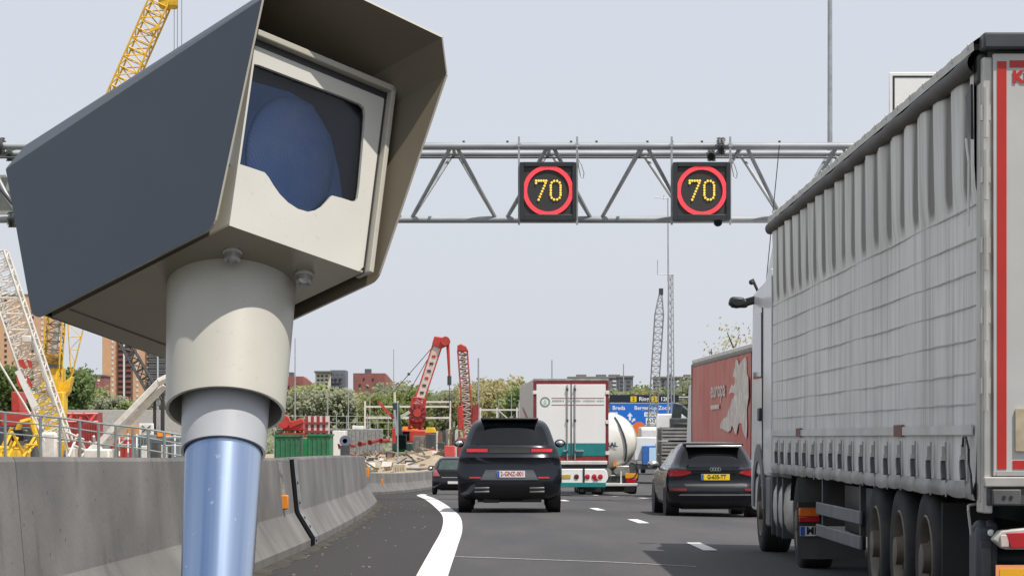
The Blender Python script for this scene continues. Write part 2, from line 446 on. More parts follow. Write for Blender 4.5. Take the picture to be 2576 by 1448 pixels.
def on_face(y, h, out=0.0):
    f = foot(y); H = bar_h(y)
    a = interp([(0.12, 0.0), (0.14, -0.015), (0.42, -0.185), (0.455, -0.20), (H - 0.03, -0.265)], h)
    return Vector((f + a + out, y, gz(y) + h))
# joint: steel end plates, black strip standing for the shade in the gap, bolts
m = MB()
for h0, h1 in ((0.0, 0.12), (0.12, 0.42), (0.42, 0.47), (0.47, 1.09)):
    a, b = on_face(31.93, h0, 0.004), on_face(31.93, h1, 0.004)
    m.add([a, a + Vector((0, .50, 0)), b + Vector((0, .50, 0)), b, a + Vector((.01, 0, 0)), a + Vector((.01, .50, 0)), b + Vector((.01, .50, 0)), b + Vector((.01, 0, 0))],
          [(0,3,2,1),(4,5,6,7),(0,1,5,4),(1,2,6,5),(2,3,7,6),(3,0,4,7)])
m2 = MB(); m3 = MB()
for y in (32.46,):
    for h0, h1 in ((0.0, 0.12), (0.12, 0.42), (0.42, 0.47), (0.47, 1.09)):
        a, b = on_face(y, h0, 0.003), on_face(y, h1, 0.003)
        m3.add([a, a + Vector((0, .5, 0)), b + Vector((0, .5, 0)), b, a + Vector((.006, 0, 0)), a + Vector((.006, .5, 0)), b + Vector((.006, .5, 0)), b + Vector((.006, 0, 0))],
               [(0,3,2,1),(4,5,6,7),(0,1,5,4),(1,2,6,5),(2,3,7,6),(3,0,4,7)])
m.build('joint_gap_strip', mat('joint_gap_shade', (0.006, 0.006, 0.006), 1.0, var=0.1, spec=0.05), BARS[3], world=True)
pl = m3.build('joint_plate', mat('worn_steel_plate', (0.22, 0.23, 0.24), 0.6, metal=0.2, var=0.25, scale=6), BARS[3], world=True)
for h in (0.08, 0.25, 0.36, 0.55, 0.8):
    m = MB(); p = on_face(32.62, h, 0.008); m.tube(p, p + Vector((0.02, 0, 0)), 0.022, n=6); m.build('bolt', M_DSTEEL, BARS[3], world=True)
# lifting strap and reflectors
m = MB()
pts = [on_face(30.5 + 0.02 * k, 1.06 - 0.11 * k, 0.012) for k in range(6)]
for p, q in zip(pts, pts[1:]): m.bar(p, q, 0.05, 0.012)
m.build('marker_strap', mat('pale_strap', (0.45, 0.47, 0.45), 0.6, var=0.4, scale=14), BARS[2], world=True)
m = MB(); p = on_face(30.55, 0.60, 0.0); m.box(p.x - 0.04, p.x + 0.065, p.y - 0.05, p.y + 0.05, p.z - 0.08, p.z + 0.08)
pp = on_face(31.05, 0.50, 0.0)
o = m.build('reflector', M_ORANGE, BARS[2], world=True, bevel=0.008)
tag(o, 'orange reflector box on the barrier face')
for y, h, bi in ((61.8, 0.72, 5), (88.0, 0.55, 7), (104.3, 0.5, 9)):
    m = MB(); p = on_face(y, h, 0.0); m.box(p.x - 0.01, p.x + 0.07, p.y - 0.05, p.y + 0.05, p.z - 0.11, p.z + 0.11); m.build('reflector', M_ORANGE, BARS[bi], world=True, bevel=0.008)
# ------------------------------------------------------------------ speed camera on its pole (leans a little away from the viewer)
SD = 5.0; K = SD / F
TH, YAW = R(24), R(46)
sv = Vector((0, math.cos(TH), -math.sin(TH))); sw = Vector((0, math.sin(TH), math.cos(TH))); su = Vector((1, 0, 0))
sf = su * math.sin(YAW) - sv * math.cos(YAW); sr = su * math.cos(YAW) + sv * math.sin(YAW)
SO = W(582, 690, SD)
def L(r, f, h): return SO + (sr * r + sf * f + sw * h) * K
ray = Vector(((582 - CX) / F, 1, -(726 - HY) / F)); SA = Vector((0, 0, CH)); SA = SA + ray * ((SO - SA).dot(sw) / ray.dot(sw))
s_base = SA - sw * (SA.z / sw.z)
spc = thing('speed_camera', s_base, 'large slate-hooded roadside speed camera on a galvanised pole, filling the left foreground', 'speed camera')
def paint(name, col, rough=0.42, coat=0.15, var=0.05):
    m, n, b = new_mat(name)
    c, _ = noise_col(n, b, col, var, 6.0)
    sp = ramp(n, noise(n, 90, detail=4), 0.64, 0.72)
    mm = n.nodes.new('ShaderNodeMath'); mm.operation = 'MULTIPLY'; mm.inputs[1].default_value = 0.18; n.links.new(sp, mm.inputs[0])
    c = mixc(n, mm.outputs[0], c, [v * 0.5 for v in col])
    n.links.new(c, b.inputs['Base Color']); b.inputs['Roughness'].default_value = rough; b.inputs['Coat Weight'].default_value = coat; b.inputs['Coat Roughness'].default_value = 0.3
    add_bump(n, b, noise(n, 700, detail=2), 0.08, 0.001)
    return m
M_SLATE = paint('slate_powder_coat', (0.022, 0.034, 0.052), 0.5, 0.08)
M_CREAM = paint('cream_powder_coat', (0.37, 0.35, 0.295), 0.45)
M_LINING = paint('shaded_tan_lining', (0.15, 0.128, 0.088), 0.6, 0.0)  # cream inside of the hood, darkened to tan to carry its shade
M_FACE = paint('pale_face_plate', (0.50, 0.485, 0.44), 0.5)
M_SLEEVE = paint('cream_sleeve_paint', (0.43, 0.415, 0.36), 0.4)
M_COLLAR = paint('white_grey_collar', (0.38, 0.39, 0.41), 0.4)
# hood: five folded panels, outline at the front and at the back
hood_front = [(-201, 178, -15), (-201, 322, 572), (-140, 392, 655), (194, 547, 545), (255, 503, 484), (255, 262, -15)]
hood_back = [(-201, -548, -12), (-201, -735, 511), (-140, -745, 612), (194, -700, 520), (255, -690, 455), (255, -520, -15)]
def panel(i, name, mats, thick=7.0):
    """one folded sheet of the hood, slate outside and shade-darkened tan inside"""
    a, b = Vector(hood_front[i]), Vector(hood_front[i + 1]); c, d = Vector(hood_back[i + 1]), Vector(hood_back[i])
    nrm = (b - a).cross(d - a).normalized()
    ctr = (a + b + c + d) / 4
    if nrm.dot(ctr - Vector((30, -50, 250))) < 0: nrm = -nrm
    return a, b, c, d, nrm
nrms = [panel(i, '', None)[4] for i in range(5)]
def off(i):
    ns = [nrms[j] for j in (i - 1, i) if 0 <= j < 5]
    n = sum(ns, Vector()) / len(ns); n.normalize()
    return n / max(0.3, n.dot(ns[0]))
T = 6.0
names = ['side_panel', 'top_fold', 'roof_panel', 'top_fold', 'side_panel']
M_EDGE = paint('panel_edge', (0.33, 0.31, 0.26))
def rounded(p, prev, nxt, r, n=5):
    """points rounding the corner p"""
    a = p + (prev - p).normalized() * r; b = p + (nxt - p).normalized() * r
    return [(1-t)**2 * a + 2*t*(1-t) * p + t*t * b for t in [k / n for k in range(n + 1)]]
for i in range(5):
    a, b, c, d, nrm = panel(i, '', None)
    pts = [a, b, c, d]
    if i == 0:   # rounded lower corners of the left side
        pts = rounded(a, d, b, 34) + [b, c] + rounded(d, c, a, 42)
    if i == 4:
        pts = [a] + rounded(b, a, c, 26) + rounded(c, b, d, 26) + [d]
    inner = [L(*p) for p in pts]
    outer = [L(*(p + nrm * T)) for p in pts]
    n = len(pts); mb = MB()
    mb.add(outer, [tuple(range(n))], 0); mb.add(inner, [tuple(range(n))], 1)
    mb.add(outer + inner, [(k, (k+1) % n, n + (k+1) % n, n + k) for k in range(n)], 2)
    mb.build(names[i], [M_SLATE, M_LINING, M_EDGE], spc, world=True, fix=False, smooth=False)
# back closing panel of the hood
mb = MB(); pts = [Vector((p[0], p[1] + 14, max(p[2], 4))) for p in hood_back]
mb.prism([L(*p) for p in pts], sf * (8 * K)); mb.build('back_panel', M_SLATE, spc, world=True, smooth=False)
# inner case: underside, sides, front
fl, fr = Vector((-170, 192, 0)), Vector((222, 245, 0)); bl, br = Vector((-170, -518, 0)), Vector((222, -500, 0))
tl, tr = Vector((-170, 258, 495)), Vector((222, 312, 490)); btl, btr = Vector((-170, -500, 430)), Vector((222, -500, 430))
fn = (fr - fl).cross(tl - fl).normalized()
if fn.y < 0: fn = -fn
mb = MB(); inset = fn * -10
vs = [fl + inset, fr + inset, br, bl, tl + inset, tr + inset, btr, btl]
mb.add([L(*v) for v in vs], [(4,5,6,7),(1,2,6,5),(2,3,7,6),(3,0,4,7)])
mb.add([L(*(v + fn * -40)) for v in (fl, fr, tr, tl)], [(0, 1, 2, 3)])
mb.build('case', M_CREAM, spc, world=True, smooth=False)
mb = MB(); mb.prism([L(*v) for v in (fl, fr, br, bl)], sw * (6 * K)); mb.build('underside', paint('shaded_tan_underside', (0.27, 0.24, 0.18), 0.5), spc, world=True, smooth=False)  # cream underside painted darker tan for its shade and ground bounce
# underside seam strip at the back
mb = MB(); a = bl + Vector((6, 70, -1)); b = br + Vector((-6, 70, -1))
mb.bar(L(*a), L(*b), 5 * K, 3 * K); mb.build('underside_seam', M_LINING, spc, world=True)
# front: positions on the face given as fractions of its width and height
def FP(s, t, o=0.0):
    p = lerp(lerp(fl, fr, s), lerp(tl, tr, s), t) + fn * o
    return L(*p)
def face_uv(x, y):
    """fraction of the face seen at a photo position (bilinear inverse by iteration)"""
    s = t = 0.5
    q = [(575, 568), (912, 685), (968, 232), (640, 105)]
    for _ in range(30):
        px = (1-s)*(1-t)*q[0][0] + s*(1-t)*q[1][0] + s*t*q[2][0] + (1-s)*t*q[3][0]
        py = (1-s)*(1-t)*q[0][1] + s*(1-t)*q[1][1] + s*t*q[2][1] + (1-s)*t*q[3][1]
        sx = (1-t)*(q[1][0]-q[0][0]) + t*(q[2][0]-q[3][0]); sy = (1-t)*(q[1][1]-q[0][1]) + t*(q[2][1]-q[3][1])
        tx = (1-s)*(q[3][0]-q[0][0]) + s*(q[2][0]-q[1][0]); ty = (1-s)*(q[3][1]-q[0][1]) + s*(q[2][1]-q[1][1])
        det = sx*ty - sy*tx; ex, ey = x - px, y - py
        s += (ex*ty - ey*tx) / det; t += (sx*ey - sy*ex) / det
    return s, t
win_px = [(588, 412), (625, 424), (662, 436), (672, 448), (684, 468), (700, 490), (720, 510), (745, 526), (770, 533), (790, 529), (808, 518), (822, 503), (832, 492), (860, 499), (882, 506), (893, 506), (898, 498), (902, 470), (910, 380), (917, 285), (915, 268), (905, 258), (860, 240), (760, 205), (650, 166), (628, 160), (618, 170), (606, 260), (594, 350)]
win = [(max(0.014, s), t) for s, t in (face_uv(*p) for p in win_px)]
outer = [(0.0, 0.0), (0.03, -0.0), (0.97, 0.0), (1.0, 0.03), (1.0, 0.97), (0.97, 1.0), (0.03, 1.0), (0.0, 0.97)]
def plate(outer, hole, o0, o1, name, m_, bevel=0.0):
    mb = MB(); mb.holed([FP(s, t, o0) for s, t in outer], [FP(s, t, o0) for s, t in hole], fn_w * ((o1 - o0) * K))
    return mb.build(name, m_, spc, world=True, smooth=False, bevel=bevel)
fn_w = (sr * fn.x + sf * fn.y + sw * fn.z)
plate(outer, win, -12, 0, 'face_plate', M_FACE)
# raised outer bezel round the face (top and right side show as a double edge)
bez_o = [(-0.035, 0.30), (-0.035, 1.075), (1.05, 1.06), (1.075, 1.03), (1.06, -0.005), (1.0, -0.01)]
mb = MB()
def strip(pts, o0, o1, w):
    for (s0, t0), (s1, t1) in zip(pts, pts[1:]):
        d = Vector((s1 - s0, t1 - t0)); nn = Vector((-d.y, d.x)).normalized()
        a = [(s0, t0), (s1, t1), (s1 - nn.x * w * -1, t1 - nn.y * w * -1), (s0 - nn.x * w * -1, t0 - nn.y * w * -1)]
        mb.prism([FP(s, t, o0) for s, t in a], fn_w * ((o1 - o0) * K))
strip([(1.045, 1.045), (-0.02, 1.045)], -40, 24, 0.034)
strip([(1.012, -0.004), (1.012, 1.045)], -40, 24, -0.034)
mb.build('bezel', M_CREAM, spc, world=True, smooth=False, bevel=0.002)
mb = MB(); strip([(1.012, 1.008), (-0.02, 1.008)], -38, 3, 0.03); strip([(1.0, 0.0), (1.0, 1.02)], -38, 3, -0.01); mb.build('seal', M_BLACK, spc, world=True, smooth=False)
# window: dark recess, blue honeycomb flash reflector, pane
def bead_mat():
    m, n, b = new_mat('beaded_blue_reflector')
    v = n.nodes.new('ShaderNodeTexVoronoi'); v.inputs['Scale'].default_value = 300; v.inputs['Randomness'].default_value = 0.15
    tc = n.nodes.new('ShaderNodeTexCoord'); n.links.new(tc.outputs['Object'], v.inputs['Vector'])
    c, _ = noise_col(n, b, (0.10, 0.20, 0.42), 0, 7, col2=(0.26, 0.32, 0.46), detail=3, lo=0.4, hi=0.68)
    c = mixc(n, ramp(n, v.outputs['Distance'], 0.35, 0.95), c, (0.06, 0.12, 0.26))
    n.links.new(c, b.inputs['Base Color']); b.inputs['Roughness'].default_value = 0.38; b.inputs['Metallic'].default_value = 0.25
    add_bump(n, b, v.outputs['Distance'], 0.25, 0.001)
    return m
M_BEAD = bead_mat()
mb = MB(); mb.add([FP(s, t, -34) for s, t in ((0.02, 0.2), (0.98, 0.05), (0.98, 0.98), (0.02, 0.98))], [(0, 1, 2, 3)])
mb.build('window_recess', mat('recess_black', (0.02, 0.022, 0.028), 0.7, var=0.3), spc, world=True, smooth=False)
cs, ct = face_uv(742, 395); rs = 0.33; rt = 0.345
mb = MB(); rows = []
for j in range(15):
    q = j / 14.0; rr = math.cos(q * math.pi / 2); bulge = -33 + 21 * math.sin(q * math.pi / 2)
    rows.append([FP(cs + rs * rr * math.cos(2*math.pi*i/40), ct + rt * rr * math.sin(2*math.pi*i/40) + 0.0, bulge) for i in range(40)])
mb.grid(rows, close=True); mb.build('flash_reflector', M_BEAD, spc, world=True, fix=False, ang=80)
# broad blue filter sheet to the left of the reflector
mb = MB(); sheet = [face_uv(*p) for p in ((586, 405), (664, 432), (720, 500), (800, 505), (878, 500), (868, 420), (845, 330), (800, 255), (742, 222), (620, 190))]
mb.prism([FP(s, t, -33.5) for s, t in sheet], fn_w * (1.2 * K)); mb.build('blue_filter', mat('blue_filter_film', (0.06, 0.13, 0.27), 0.4, var=0.35, scale=6), spc, world=True, smooth=False)
def pane_mat():
    m = bpy.data.materials.new('clear_pane'); m.use_nodes = True; n = m.node_tree; n.nodes.clear()
    t = n.nodes.new('ShaderNodeBsdfTransparent'); t.inputs[0].default_value = (0.80, 0.86, 0.93, 1)
    g = n.nodes.new('ShaderNodeBsdfGlossy'); g.inputs['Roughness'].default_value = 0.08
    fr_ = n.nodes.new('ShaderNodeFresnel'); fr_.inputs[0].default_value = 1.45
    mx = n.nodes.new('ShaderNodeMixShader'); ou = n.nodes.new('ShaderNodeOutputMaterial')
    n.links.new(fr_.outputs[0], mx.inputs[0]); n.links.new(t.outputs[0], mx.inputs[1]); n.links.new(g.outputs[0], mx.inputs[2]); n.links.new(mx.outputs[0], ou.inputs[0])
    return m
mb = MB(); mb.add([FP(s, t, -9) for s, t in win], [tuple(range(len(win)))])
mb.build('window_pane', pane_mat(), spc, world=True, smooth=False, fix=False)
# two mounting nuts on the underside
for x, y in ((585, 632), (765, 688)):
    ray = Vector(((x - CX) / F, 1, -(y - HY) / F)); c0 = Vector((0, 0, CH))
    p = c0 + ray * ((SO - c0).dot(sw) / ray.dot(sw))
    mb = MB(); mb.lathe(p, -sw, [(0.0001, 0), (25*K, 0), (25*K, 5*K), (21*K, 9*K), (21*K, 24*K), (14*K, 29*K), (13*K, 22*K), (0.0001, 22*K)], n=12)
    mb.build('mounting_bolt', M_CHROME, spc, world=True, ang=20)
# sleeve, collar, pole: lengths along the pole in photo units
def axis(h): return SA + sw * (h * K)
ca = math.cos(TH)
def hh(y): 
    """length along the pole for a photo row"""
    ray = Vector((0, 1, -(y - HY) / F)); c0 = Vector((0, 0, CH))
    n = Vector((0, sw.z, -sw.y))
    p = c0 + ray * ((SA - c0).dot(n) / ray.dot(n)); return (p - SA).dot(sw) / K
h1, h2 = hh(1034), hh(1137)
def rad(px, h): return px * (axis(h).y / F)
mb = MB(); mb.lathe(axis(0), -sw, [(rad(162, 0), 0), (rad(150, h1), -h1 * K), (rad(142, h1), -h1 * K), (rad(142, h1), -(h1 + 90) * K)], n=72, cap=False)
mb.build('sleeve', M_SLEEVE, spc, world=True, ang=40)
mb = MB(); mb.lathe(axis(-150), -sw, [(rad(115, -150), 0), (rad(106, h2), -(h2 + 150) * K), (rad(99, h2), -(h2 + 150) * K), (rad(99, h2), -(h2 + 220) * K)], n=64, cap=False)
mb.build('collar', M_COLLAR, spc, world=True, ang=40)
def galv():
    m, n, b = new_mat('galvanised_pole')
    c, _ = noise_col(n, b, (0.13, 0.22, 0.40), 0, 5, (4, 4, 0.03), 3, col2=(0.48, 0.57, 0.73))  # blue and pale bands painted as sky reflections on the metal
    fl_ = ramp(n, noise(n, 60, (1, 1, 0.8), 3), 0.68, 0.72)
    mm = n.nodes.new('ShaderNodeMath'); mm.operation = 'MULTIPLY'; mm.inputs[1].default_value = 0.3; n.links.new(fl_, mm.inputs[0])
    c = mixc(n, mm.outputs[0], c, (0.75, 0.82, 0.92))
    n.links.new(c, b.inputs['Base Color']); b.inputs['Metallic'].default_value = 0.85
    rr = ramp(n, noise(n, 10, (4, 4, 0.05), 4), 0.3, 0.7); mr = n.nodes.new('ShaderNodeMapRange'); mr.inputs[3].default_value = 0.16; mr.inputs[4].default_value = 0.30
    n.links.new(rr, mr.inputs[0]); n.links.new(mr.outputs[0], b.inputs['Roughness'])
    add_bump(n, b, noise(n, 18, (3, 3, 0.06), 4), 0.10, 0.003)
    return m
ht = h2 + 90
mb = MB(); mb.lathe(axis(ht), -sw, [(rad(98, ht), 0), (rad(91, hh(1448)), -(hh(1448) - ht) * K), (rad(88, hh(1448)), (axis(ht) - s_base).length - 0.02)], n=64)
pole_o = mb.build('pole', galv(), spc, world=True, ang=40)
pole_o.data.transform(Matrix.Rotation(TH, 4, 'X')); pole_o.rotation_euler = (-TH, 0, 0)     # own axis along the pole, so its painted reflection bands run lengthwise
mb = MB(); mb.lathe(s_base + Vector((0, 0, 0.001)), (0, 0, 1), [(0.17, 0), (0.17, 0.025), (0.09, 0.03), (0.085, 0.10)], n=32); mb.build('base_flange', M_STEEL, spc, world=True)
# ------------------------------------------------------------------ sign gantry over the road
GD = 67.0
g_z1, g_z0 = W(0, 368, GD).z, W(0, 545, GD).z
gx0, gx1 = W(-230, 0, GD).x, W(2720, 0, GD).x
M_GALV = mat('weathered_galvanised_tube', (0.30, 0.32, 0.34), 0.55, metal=0.25, var=0.22, scale=1.5, stretch=(0.5, 2, 2))
gan = thing('sign_gantry', ((gx0 + gx1) / 2, GD, gz(GD)), 'grey tubular steel lattice gantry spanning the motorway', 'gantry')
for y in (GD, GD + 1.8):
    m = MB(); m.tube((gx0, y, g_z1), (gx1, y, g_z1), 0.098 if y == GD else 0.085, n=14); m.build('top_chord', M_GALV, gan, world=True)
m = MB(); m.tube((gx0, GD + 0.9, g_z0), (gx1, GD + 0.9, g_z0), 0.092, n=14); m.build('bottom_chord', M_GALV, gan, world=True)
bx = [W(x, 0, GD).x for x in (-200, 44, 290, 533, 776, 1018, 1260, 1502, 1745, 1988, 2230, 2474, 2700)]
tx = [W(x, 0, GD).x for x in (-80, 165, 410, 654, 897, 1139, 1382, 1618, 1868, 2110, 2352, 2590)]
for a, t, b in zip(bx, tx, bx[1:]):
    for y in (GD, GD + 1.8):
        for e, dx in ((a + 0.12, -0.06), (b - 0.12, 0.10)):
            m = MB(); m.tube((e, GD + 0.9, g_z0), (t + dx, y, g_z1 - 0.03), 0.05, n=8); m.build('diagonal', M_GALV, gan, world=True)
    m = MB(); m.tube((t, GD, g_z1), (t, GD + 1.8, g_z1), 0.045, n=8); m.build('cross_tie', M_GALV, gan, world=True)
# flanged joints
def flange(x, y, z, r):
    m = MB(); m.lathe((x - 0.07, y, z), (1, 0, 0), [(r, 0), (r, 0.05), (r * .8, 0.055), (r * .8, 0.085), (r, 0.09), (r, 0.14)], n=14)
    for k in range(8):
        a = 2 * math.pi * k / 8; m.tube((x - 0.11, y + math.cos(a) * r * .88, z + math.sin(a) * r * .88), (x + 0.11, y + math.cos(a) * r * .88, z + math.sin(a) * r * .88), 0.018, n=6)
    m.build('flange', M_DSTEEL, gan, world=True)
for px in (2, 1813):
    flange(W(px, 0, GD).x, GD, g_z1, 0.23); flange(W(px - 10, 0, GD).x, GD + 1.8, g_z1, 0.2)
flange(W(14, 0, GD).x, GD + 0.9, g_z0, 0.21)
flange(W(1985, 0, GD).x, GD + 0.9, g_z0, 0.2)
# little bolts along the top chord, conduit under the back chord
for px in (1166, 1276, 1436, 1500, 1628, 1690, 1765, 1960):
    m = MB(); x = W(px, 0, GD).x; m.box(x - 0.03, x + 0.03, GD - 0.03, GD + 0.03, g_z1 + 0.085, g_z1 + 0.14); m.build('lug', M_DSTEEL, gan, world=True)
m = MB(); m.tube((gx0, GD + 1.6, g_z1 - 0.12), (gx1, GD + 1.6, g_z1 - 0.12), 0.03, n=6); m.build('conduit', M_DSTEEL, gan, world=True)
# legs, standing outside the frame
for x in (gx0 + 0.2, gx1 - 0.2):
    for y in (GD, GD + 1.8):
        m = MB(); m.tube((x, y, -1.95), (x, y, g_z1), 0.16, n=14); m.build('leg', M_GALV, gan, world=True)
    m = MB(); m.box(x - 0.4, x + 0.4, GD - 0.4, GD + 2.2, -1.95, -1.5); m.build('leg_base', M_CONC, gan, world=True)
# pale gusset plate seen at the far left
m = MB(); a = [W(-30, 440, GD + 2.2), W(14, 440, GD + 2.2), W(30, 470, GD + 2.2), W(45, 540, GD + 2.2), W(-30, 540, GD + 2.2)]
m.prism(a, (0, 0.06, 0)); m.build('gusset_plate', mat('pale_plate', (0.33, 0.33, 0.31), 0.7, var=0.1), gan, world=True)
m = MB(); m.tube(W(-40, 425, GD - .2), W(46, 530, GD - .2), 0.045, n=8); m.build('stay', M_DSTEEL, gan, world=True)

# lane signs: black housings with a lit red ring and amber digits
def led(name, col, st):
    m, n, b = new_mat(name); c, _ = noise_col(n, b, col, 0.12, 30)
    n.links.new(c, b.inputs['Base Color']); n.links.new(c, b.inputs['Emission Color']); b.inputs['Emission Strength'].default_value = st; b.inputs['Roughness'].default_value = 0.5
    return m
M_LEDR = led('lit_red_leds', (0.78, 0.055, 0.075), 0.45); M_LEDY = led('lit_amber_leds', (0.88, 0.60, 0.10), 0.5)
def panel_mat():
    m, n, b = new_mat('unlit_led_panel')
    v = n.nodes.new('ShaderNodeTexVoronoi'); v.inputs['Scale'].default_value = 26; v.inputs['Randomness'].default_value = 0.0
    tc = n.nodes.new('ShaderNodeTexCoord'); n.links.new(tc.outputs['Object'], v.inputs['Vector'])
    c = mixc(n, ramp(n, v.outputs['Distance'], 0.15, 0.5), (0.085, 0.078, 0.066), (0.026, 0.028, 0.030))
    n.links.new(c, b.inputs['Base Color']); b.inputs['Roughness'].default_value = 0.7
    return m
M_LEDP = panel_mat()
D7 = ["11111", "11111", "00011", "00011", "00110", "00110", "01100", "01100", "11000", "11000"]
D0 = ["01110", "11011", "10001", "10001", "10001", "10001", "10001", "10001", "11011", "01110"]
def matrix_sign(px0, px1, label):
    d = GD - 0.55; a, b = W(px0, 553, d), W(px1, 408, d); cx, cz = (a.x + b.x) / 2, (a.z + b.z) / 2; w, h = b.x - a.x, b.z - a.z
    t = thing('matrix_sign', (cx, d, a.z), label, 'traffic sign', 'lane speed signs')
    fr_ = 0.11
    m = MB(); m.box(a.x, a.x + fr_, d, d + 0.42, a.z, b.z); m.box(b.x - fr_, b.x, d, d + 0.42, a.z, b.z)
    m.box(a.x + fr_, b.x - fr_, d, d + 0.42, a.z, a.z + fr_ + .03); m.box(a.x + fr_, b.x - fr_, d, d + 0.42, b.z - fr_, b.z)
    m.build('housing', mat('black_sign_housing', (0.022, 0.026, 0.03), 0.5, var=0.15), t, world=True, bevel=0.01)
    m = MB(); m.box(a.x + fr_ * .9, b.x - fr_ * .9, d + 0.05, d + 0.2, a.z + fr_, b.z - fr_ * .9); m.build('led_panel', M_LEDP, t, world=True)
    cz += 0.012
    m = MB(); ro, ri = 0.645, 0.535; N = 64
    m.holed([Vector((cx + ro * math.cos(2*math.pi*k/N), d + 0.045, cz + ro * math.sin(2*math.pi*k/N))) for k in range(N)],
            [Vector((cx + ri * math.cos(2*math.pi*k/N), d + 0.045, cz + ri * math.sin(2*math.pi*k/N))) for k in range(N)], (0, -0.03, 0))
    m.build('red_ring', M_LEDR, t, world=True, smooth=False)
    # stroke digits built of lamps
    strokes7 = [[(-0.30, 0.25), (-0.235, 0.25), (-0.17, 0.25), (-0.105, 0.25), (-0.04, 0.25), (-0.06, 0.19), (-0.085, 0.12), (-0.115, 0.05), (-0.145, -0.02), (-0.175, -0.09), (-0.205, -0.16), (-0.235, -0.235), (-0.30, 0.19)]]
    z0 = [(0.20 + 0.125 * math.cos(q), 0.13 + 0.12 * math.sin(q)) for q in [math.pi * k / 5 for k in range(6)]]
    z1 = [(0.20 + 0.125 * math.cos(q), -0.115 + 0.12 * math.sin(q)) for q in [math.pi + math.pi * k / 5 for k in range(6)]]
    for pts, nm in ((strokes7[0], 'digit_seven'), (z0 + z1 + [(0.075, 0.07), (0.075, 0.005), (0.075, -0.06), (0.325, 0.07), (0.325, 0.005), (0.325, -0.06)], 'digit_zero')):
        m = MB()
        for x, z in pts: m.lathe((cx + x - .01, d + 0.055, cz + z), (0, -1, 0), [(0.032, 0), (0.032, 0.02), (0.02, 0.035)], n=8)
        m.build(nm, M_LEDY, t, world=True)
    for x in (a.x - 0.02, b.x + 0.02):
        m = MB(); m.box(x - 0.025, x + 0.025, d + 0.3, d + 0.36, a.z - 0.1, g_z1 + 0.22); m.build('hanger', M_STEEL, t, world=True)
        m = MB(); m.box(x - 0.05, x + 0.05, d + 0.28, GD + 0.0, g_z1 - 0.04, g_z1 + 0.04); m.build('clamp', M_STEEL, t, world=True)
    # cable loop
    m = MB(); x = b.x + 0.03
    pts = [(x, d + .3, g_z1 - .12), (x + .03, d + .3, b.z - .1), (x + .08, d + .3, b.z - .33), (x + .15, d + .3, b.z - .38), (x + .17, d + .3, b.z - .25), (x + .1, d + .35, b.z - .02), (x + .04, d + .4, b.z + .1)]
    m.path(pts, 0.014, 5); m.build('cable', M_STEEL, t, world=True)
    return t
matrix_sign(1307, 1450, 'lit seventy speed sign with red ring, left one on the gantry')
s2 = matrix_sign(1693, 1837, 'lit seventy speed sign with red ring, right one above the truck lane')
# camera heads on the gantry
def gantry_camera(px, py, d, label, hang):
    p = W(px, py, d); t = thing('traffic_camera', p, label, 'camera')
    m = MB(); m.tube(p + Vector((-0.04, -0.1, 0)), p + Vector((-0.02, 0.3, 0.03)), 0.11, n=12); m.build('housing', M_BLACK, t, world=True, bevel=0.01)
    m = MB(); m.tube(p + Vector((-0.04, -0.1, 0)), p + Vector((-0.045, -0.14, -0.01)), 0.08, n=12); m.build('lens', M_GLASS, t, world=True)
    m = MB(); m.bar(p + Vector((0, 0.1, 0)), p + Vector((hang[0], 0.15, hang[1])), 0.05); m.bar(p + Vector((hang[0], 0.15, hang[1])), p + Vector((hang[0], GD - d + 0.1, hang[1])), 0.05); m.build('bracket', M_DSTEEL, t, world=True)
gantry_camera(1792, 394, GD - 0.3, 'small black traffic camera under the top tube of the gantry', (0.2, 0.2))
gantry_camera(1809, 560, GD - 0.4, 'small black traffic camera below the right speed sign', (0.0, 0.1))
# white board with black border rising behind the truck roof, on the gantry
a, b = W(2236, 330, GD - .35), W(2425, 182, GD - .35)
t = thing('white_board', (a.x, GD, a.z), 'white road sign board with a thin black border behind the trailer roof', 'sign board')
m = MB(); m.box(a.x, b.x, GD - .35, GD - .28, a.z, b.z); m.build('board', mat('sign_white', (0.78, 0.78, 0.77), 0.5, var=0.03), t, world=True, bevel=0.02)
m = MB(); i0, i1 = 0.09, 0.14
R4 = lambda o, y: [Vector((a.x + o, y, a.z + o)), Vector((b.x - o, y, a.z + o)), Vector((b.x - o, y, b.z - o)), Vector((a.x + o, y, b.z - o))]
m.holed(R4(i0, GD - .352), R4(i1, GD - .352), (0, -0.006, 0)); m.build('border', M_INK, t, world=True, smooth=False)
for x in (a.x + .4, b.x - .4):
    m = MB(); m.box(x - .04, x + .04, GD - .28, GD - .2, g_z1 - .1, b.z - .1); m.build('post', M_STEEL, t, world=True)

# ------------------------------------------------------------------ lamp posts and masts
def lamp_post(px, ytop, ybase_z, d, r, label, arm=None, n=10):
    x = W(px, 0, d).x; zt = W(px, ytop, d).z
    t = thing('lamp_post', (x, d, ybase_z), label, 'lamp post', 'tall lamp posts')
    m = MB(); m.tube((x, d, ybase_z), (x, d, zt), r * 1.35, r * 0.8, n=n); m.build('pole', M_STEEL, t, world=True)
    m = MB(); m.lathe((x, d, ybase_z), (0, 0, 1), [(r * 2.6, 0), (r * 2.6, 0.04), (r * 1.5, 0.05), (r * 1.5, 1.1), (r * 1.3, 1.12)], n=n); m.build('base_sleeve', M_STEEL, t, world=True)
    if arm:
        m = MB(); m.tube((x, d, zt), (x + arm, d, zt + 0.25), r * 0.6, n=6); m.build('arm', M_STEEL, t, world=True)
        m = MB(); m.box(x + arm - .1, x + arm + .6 * (1 if arm > 0 else -1), d - .12, d + .12, zt + .2, zt + .34); m.build('lantern', M_STEEL, t, world=True)
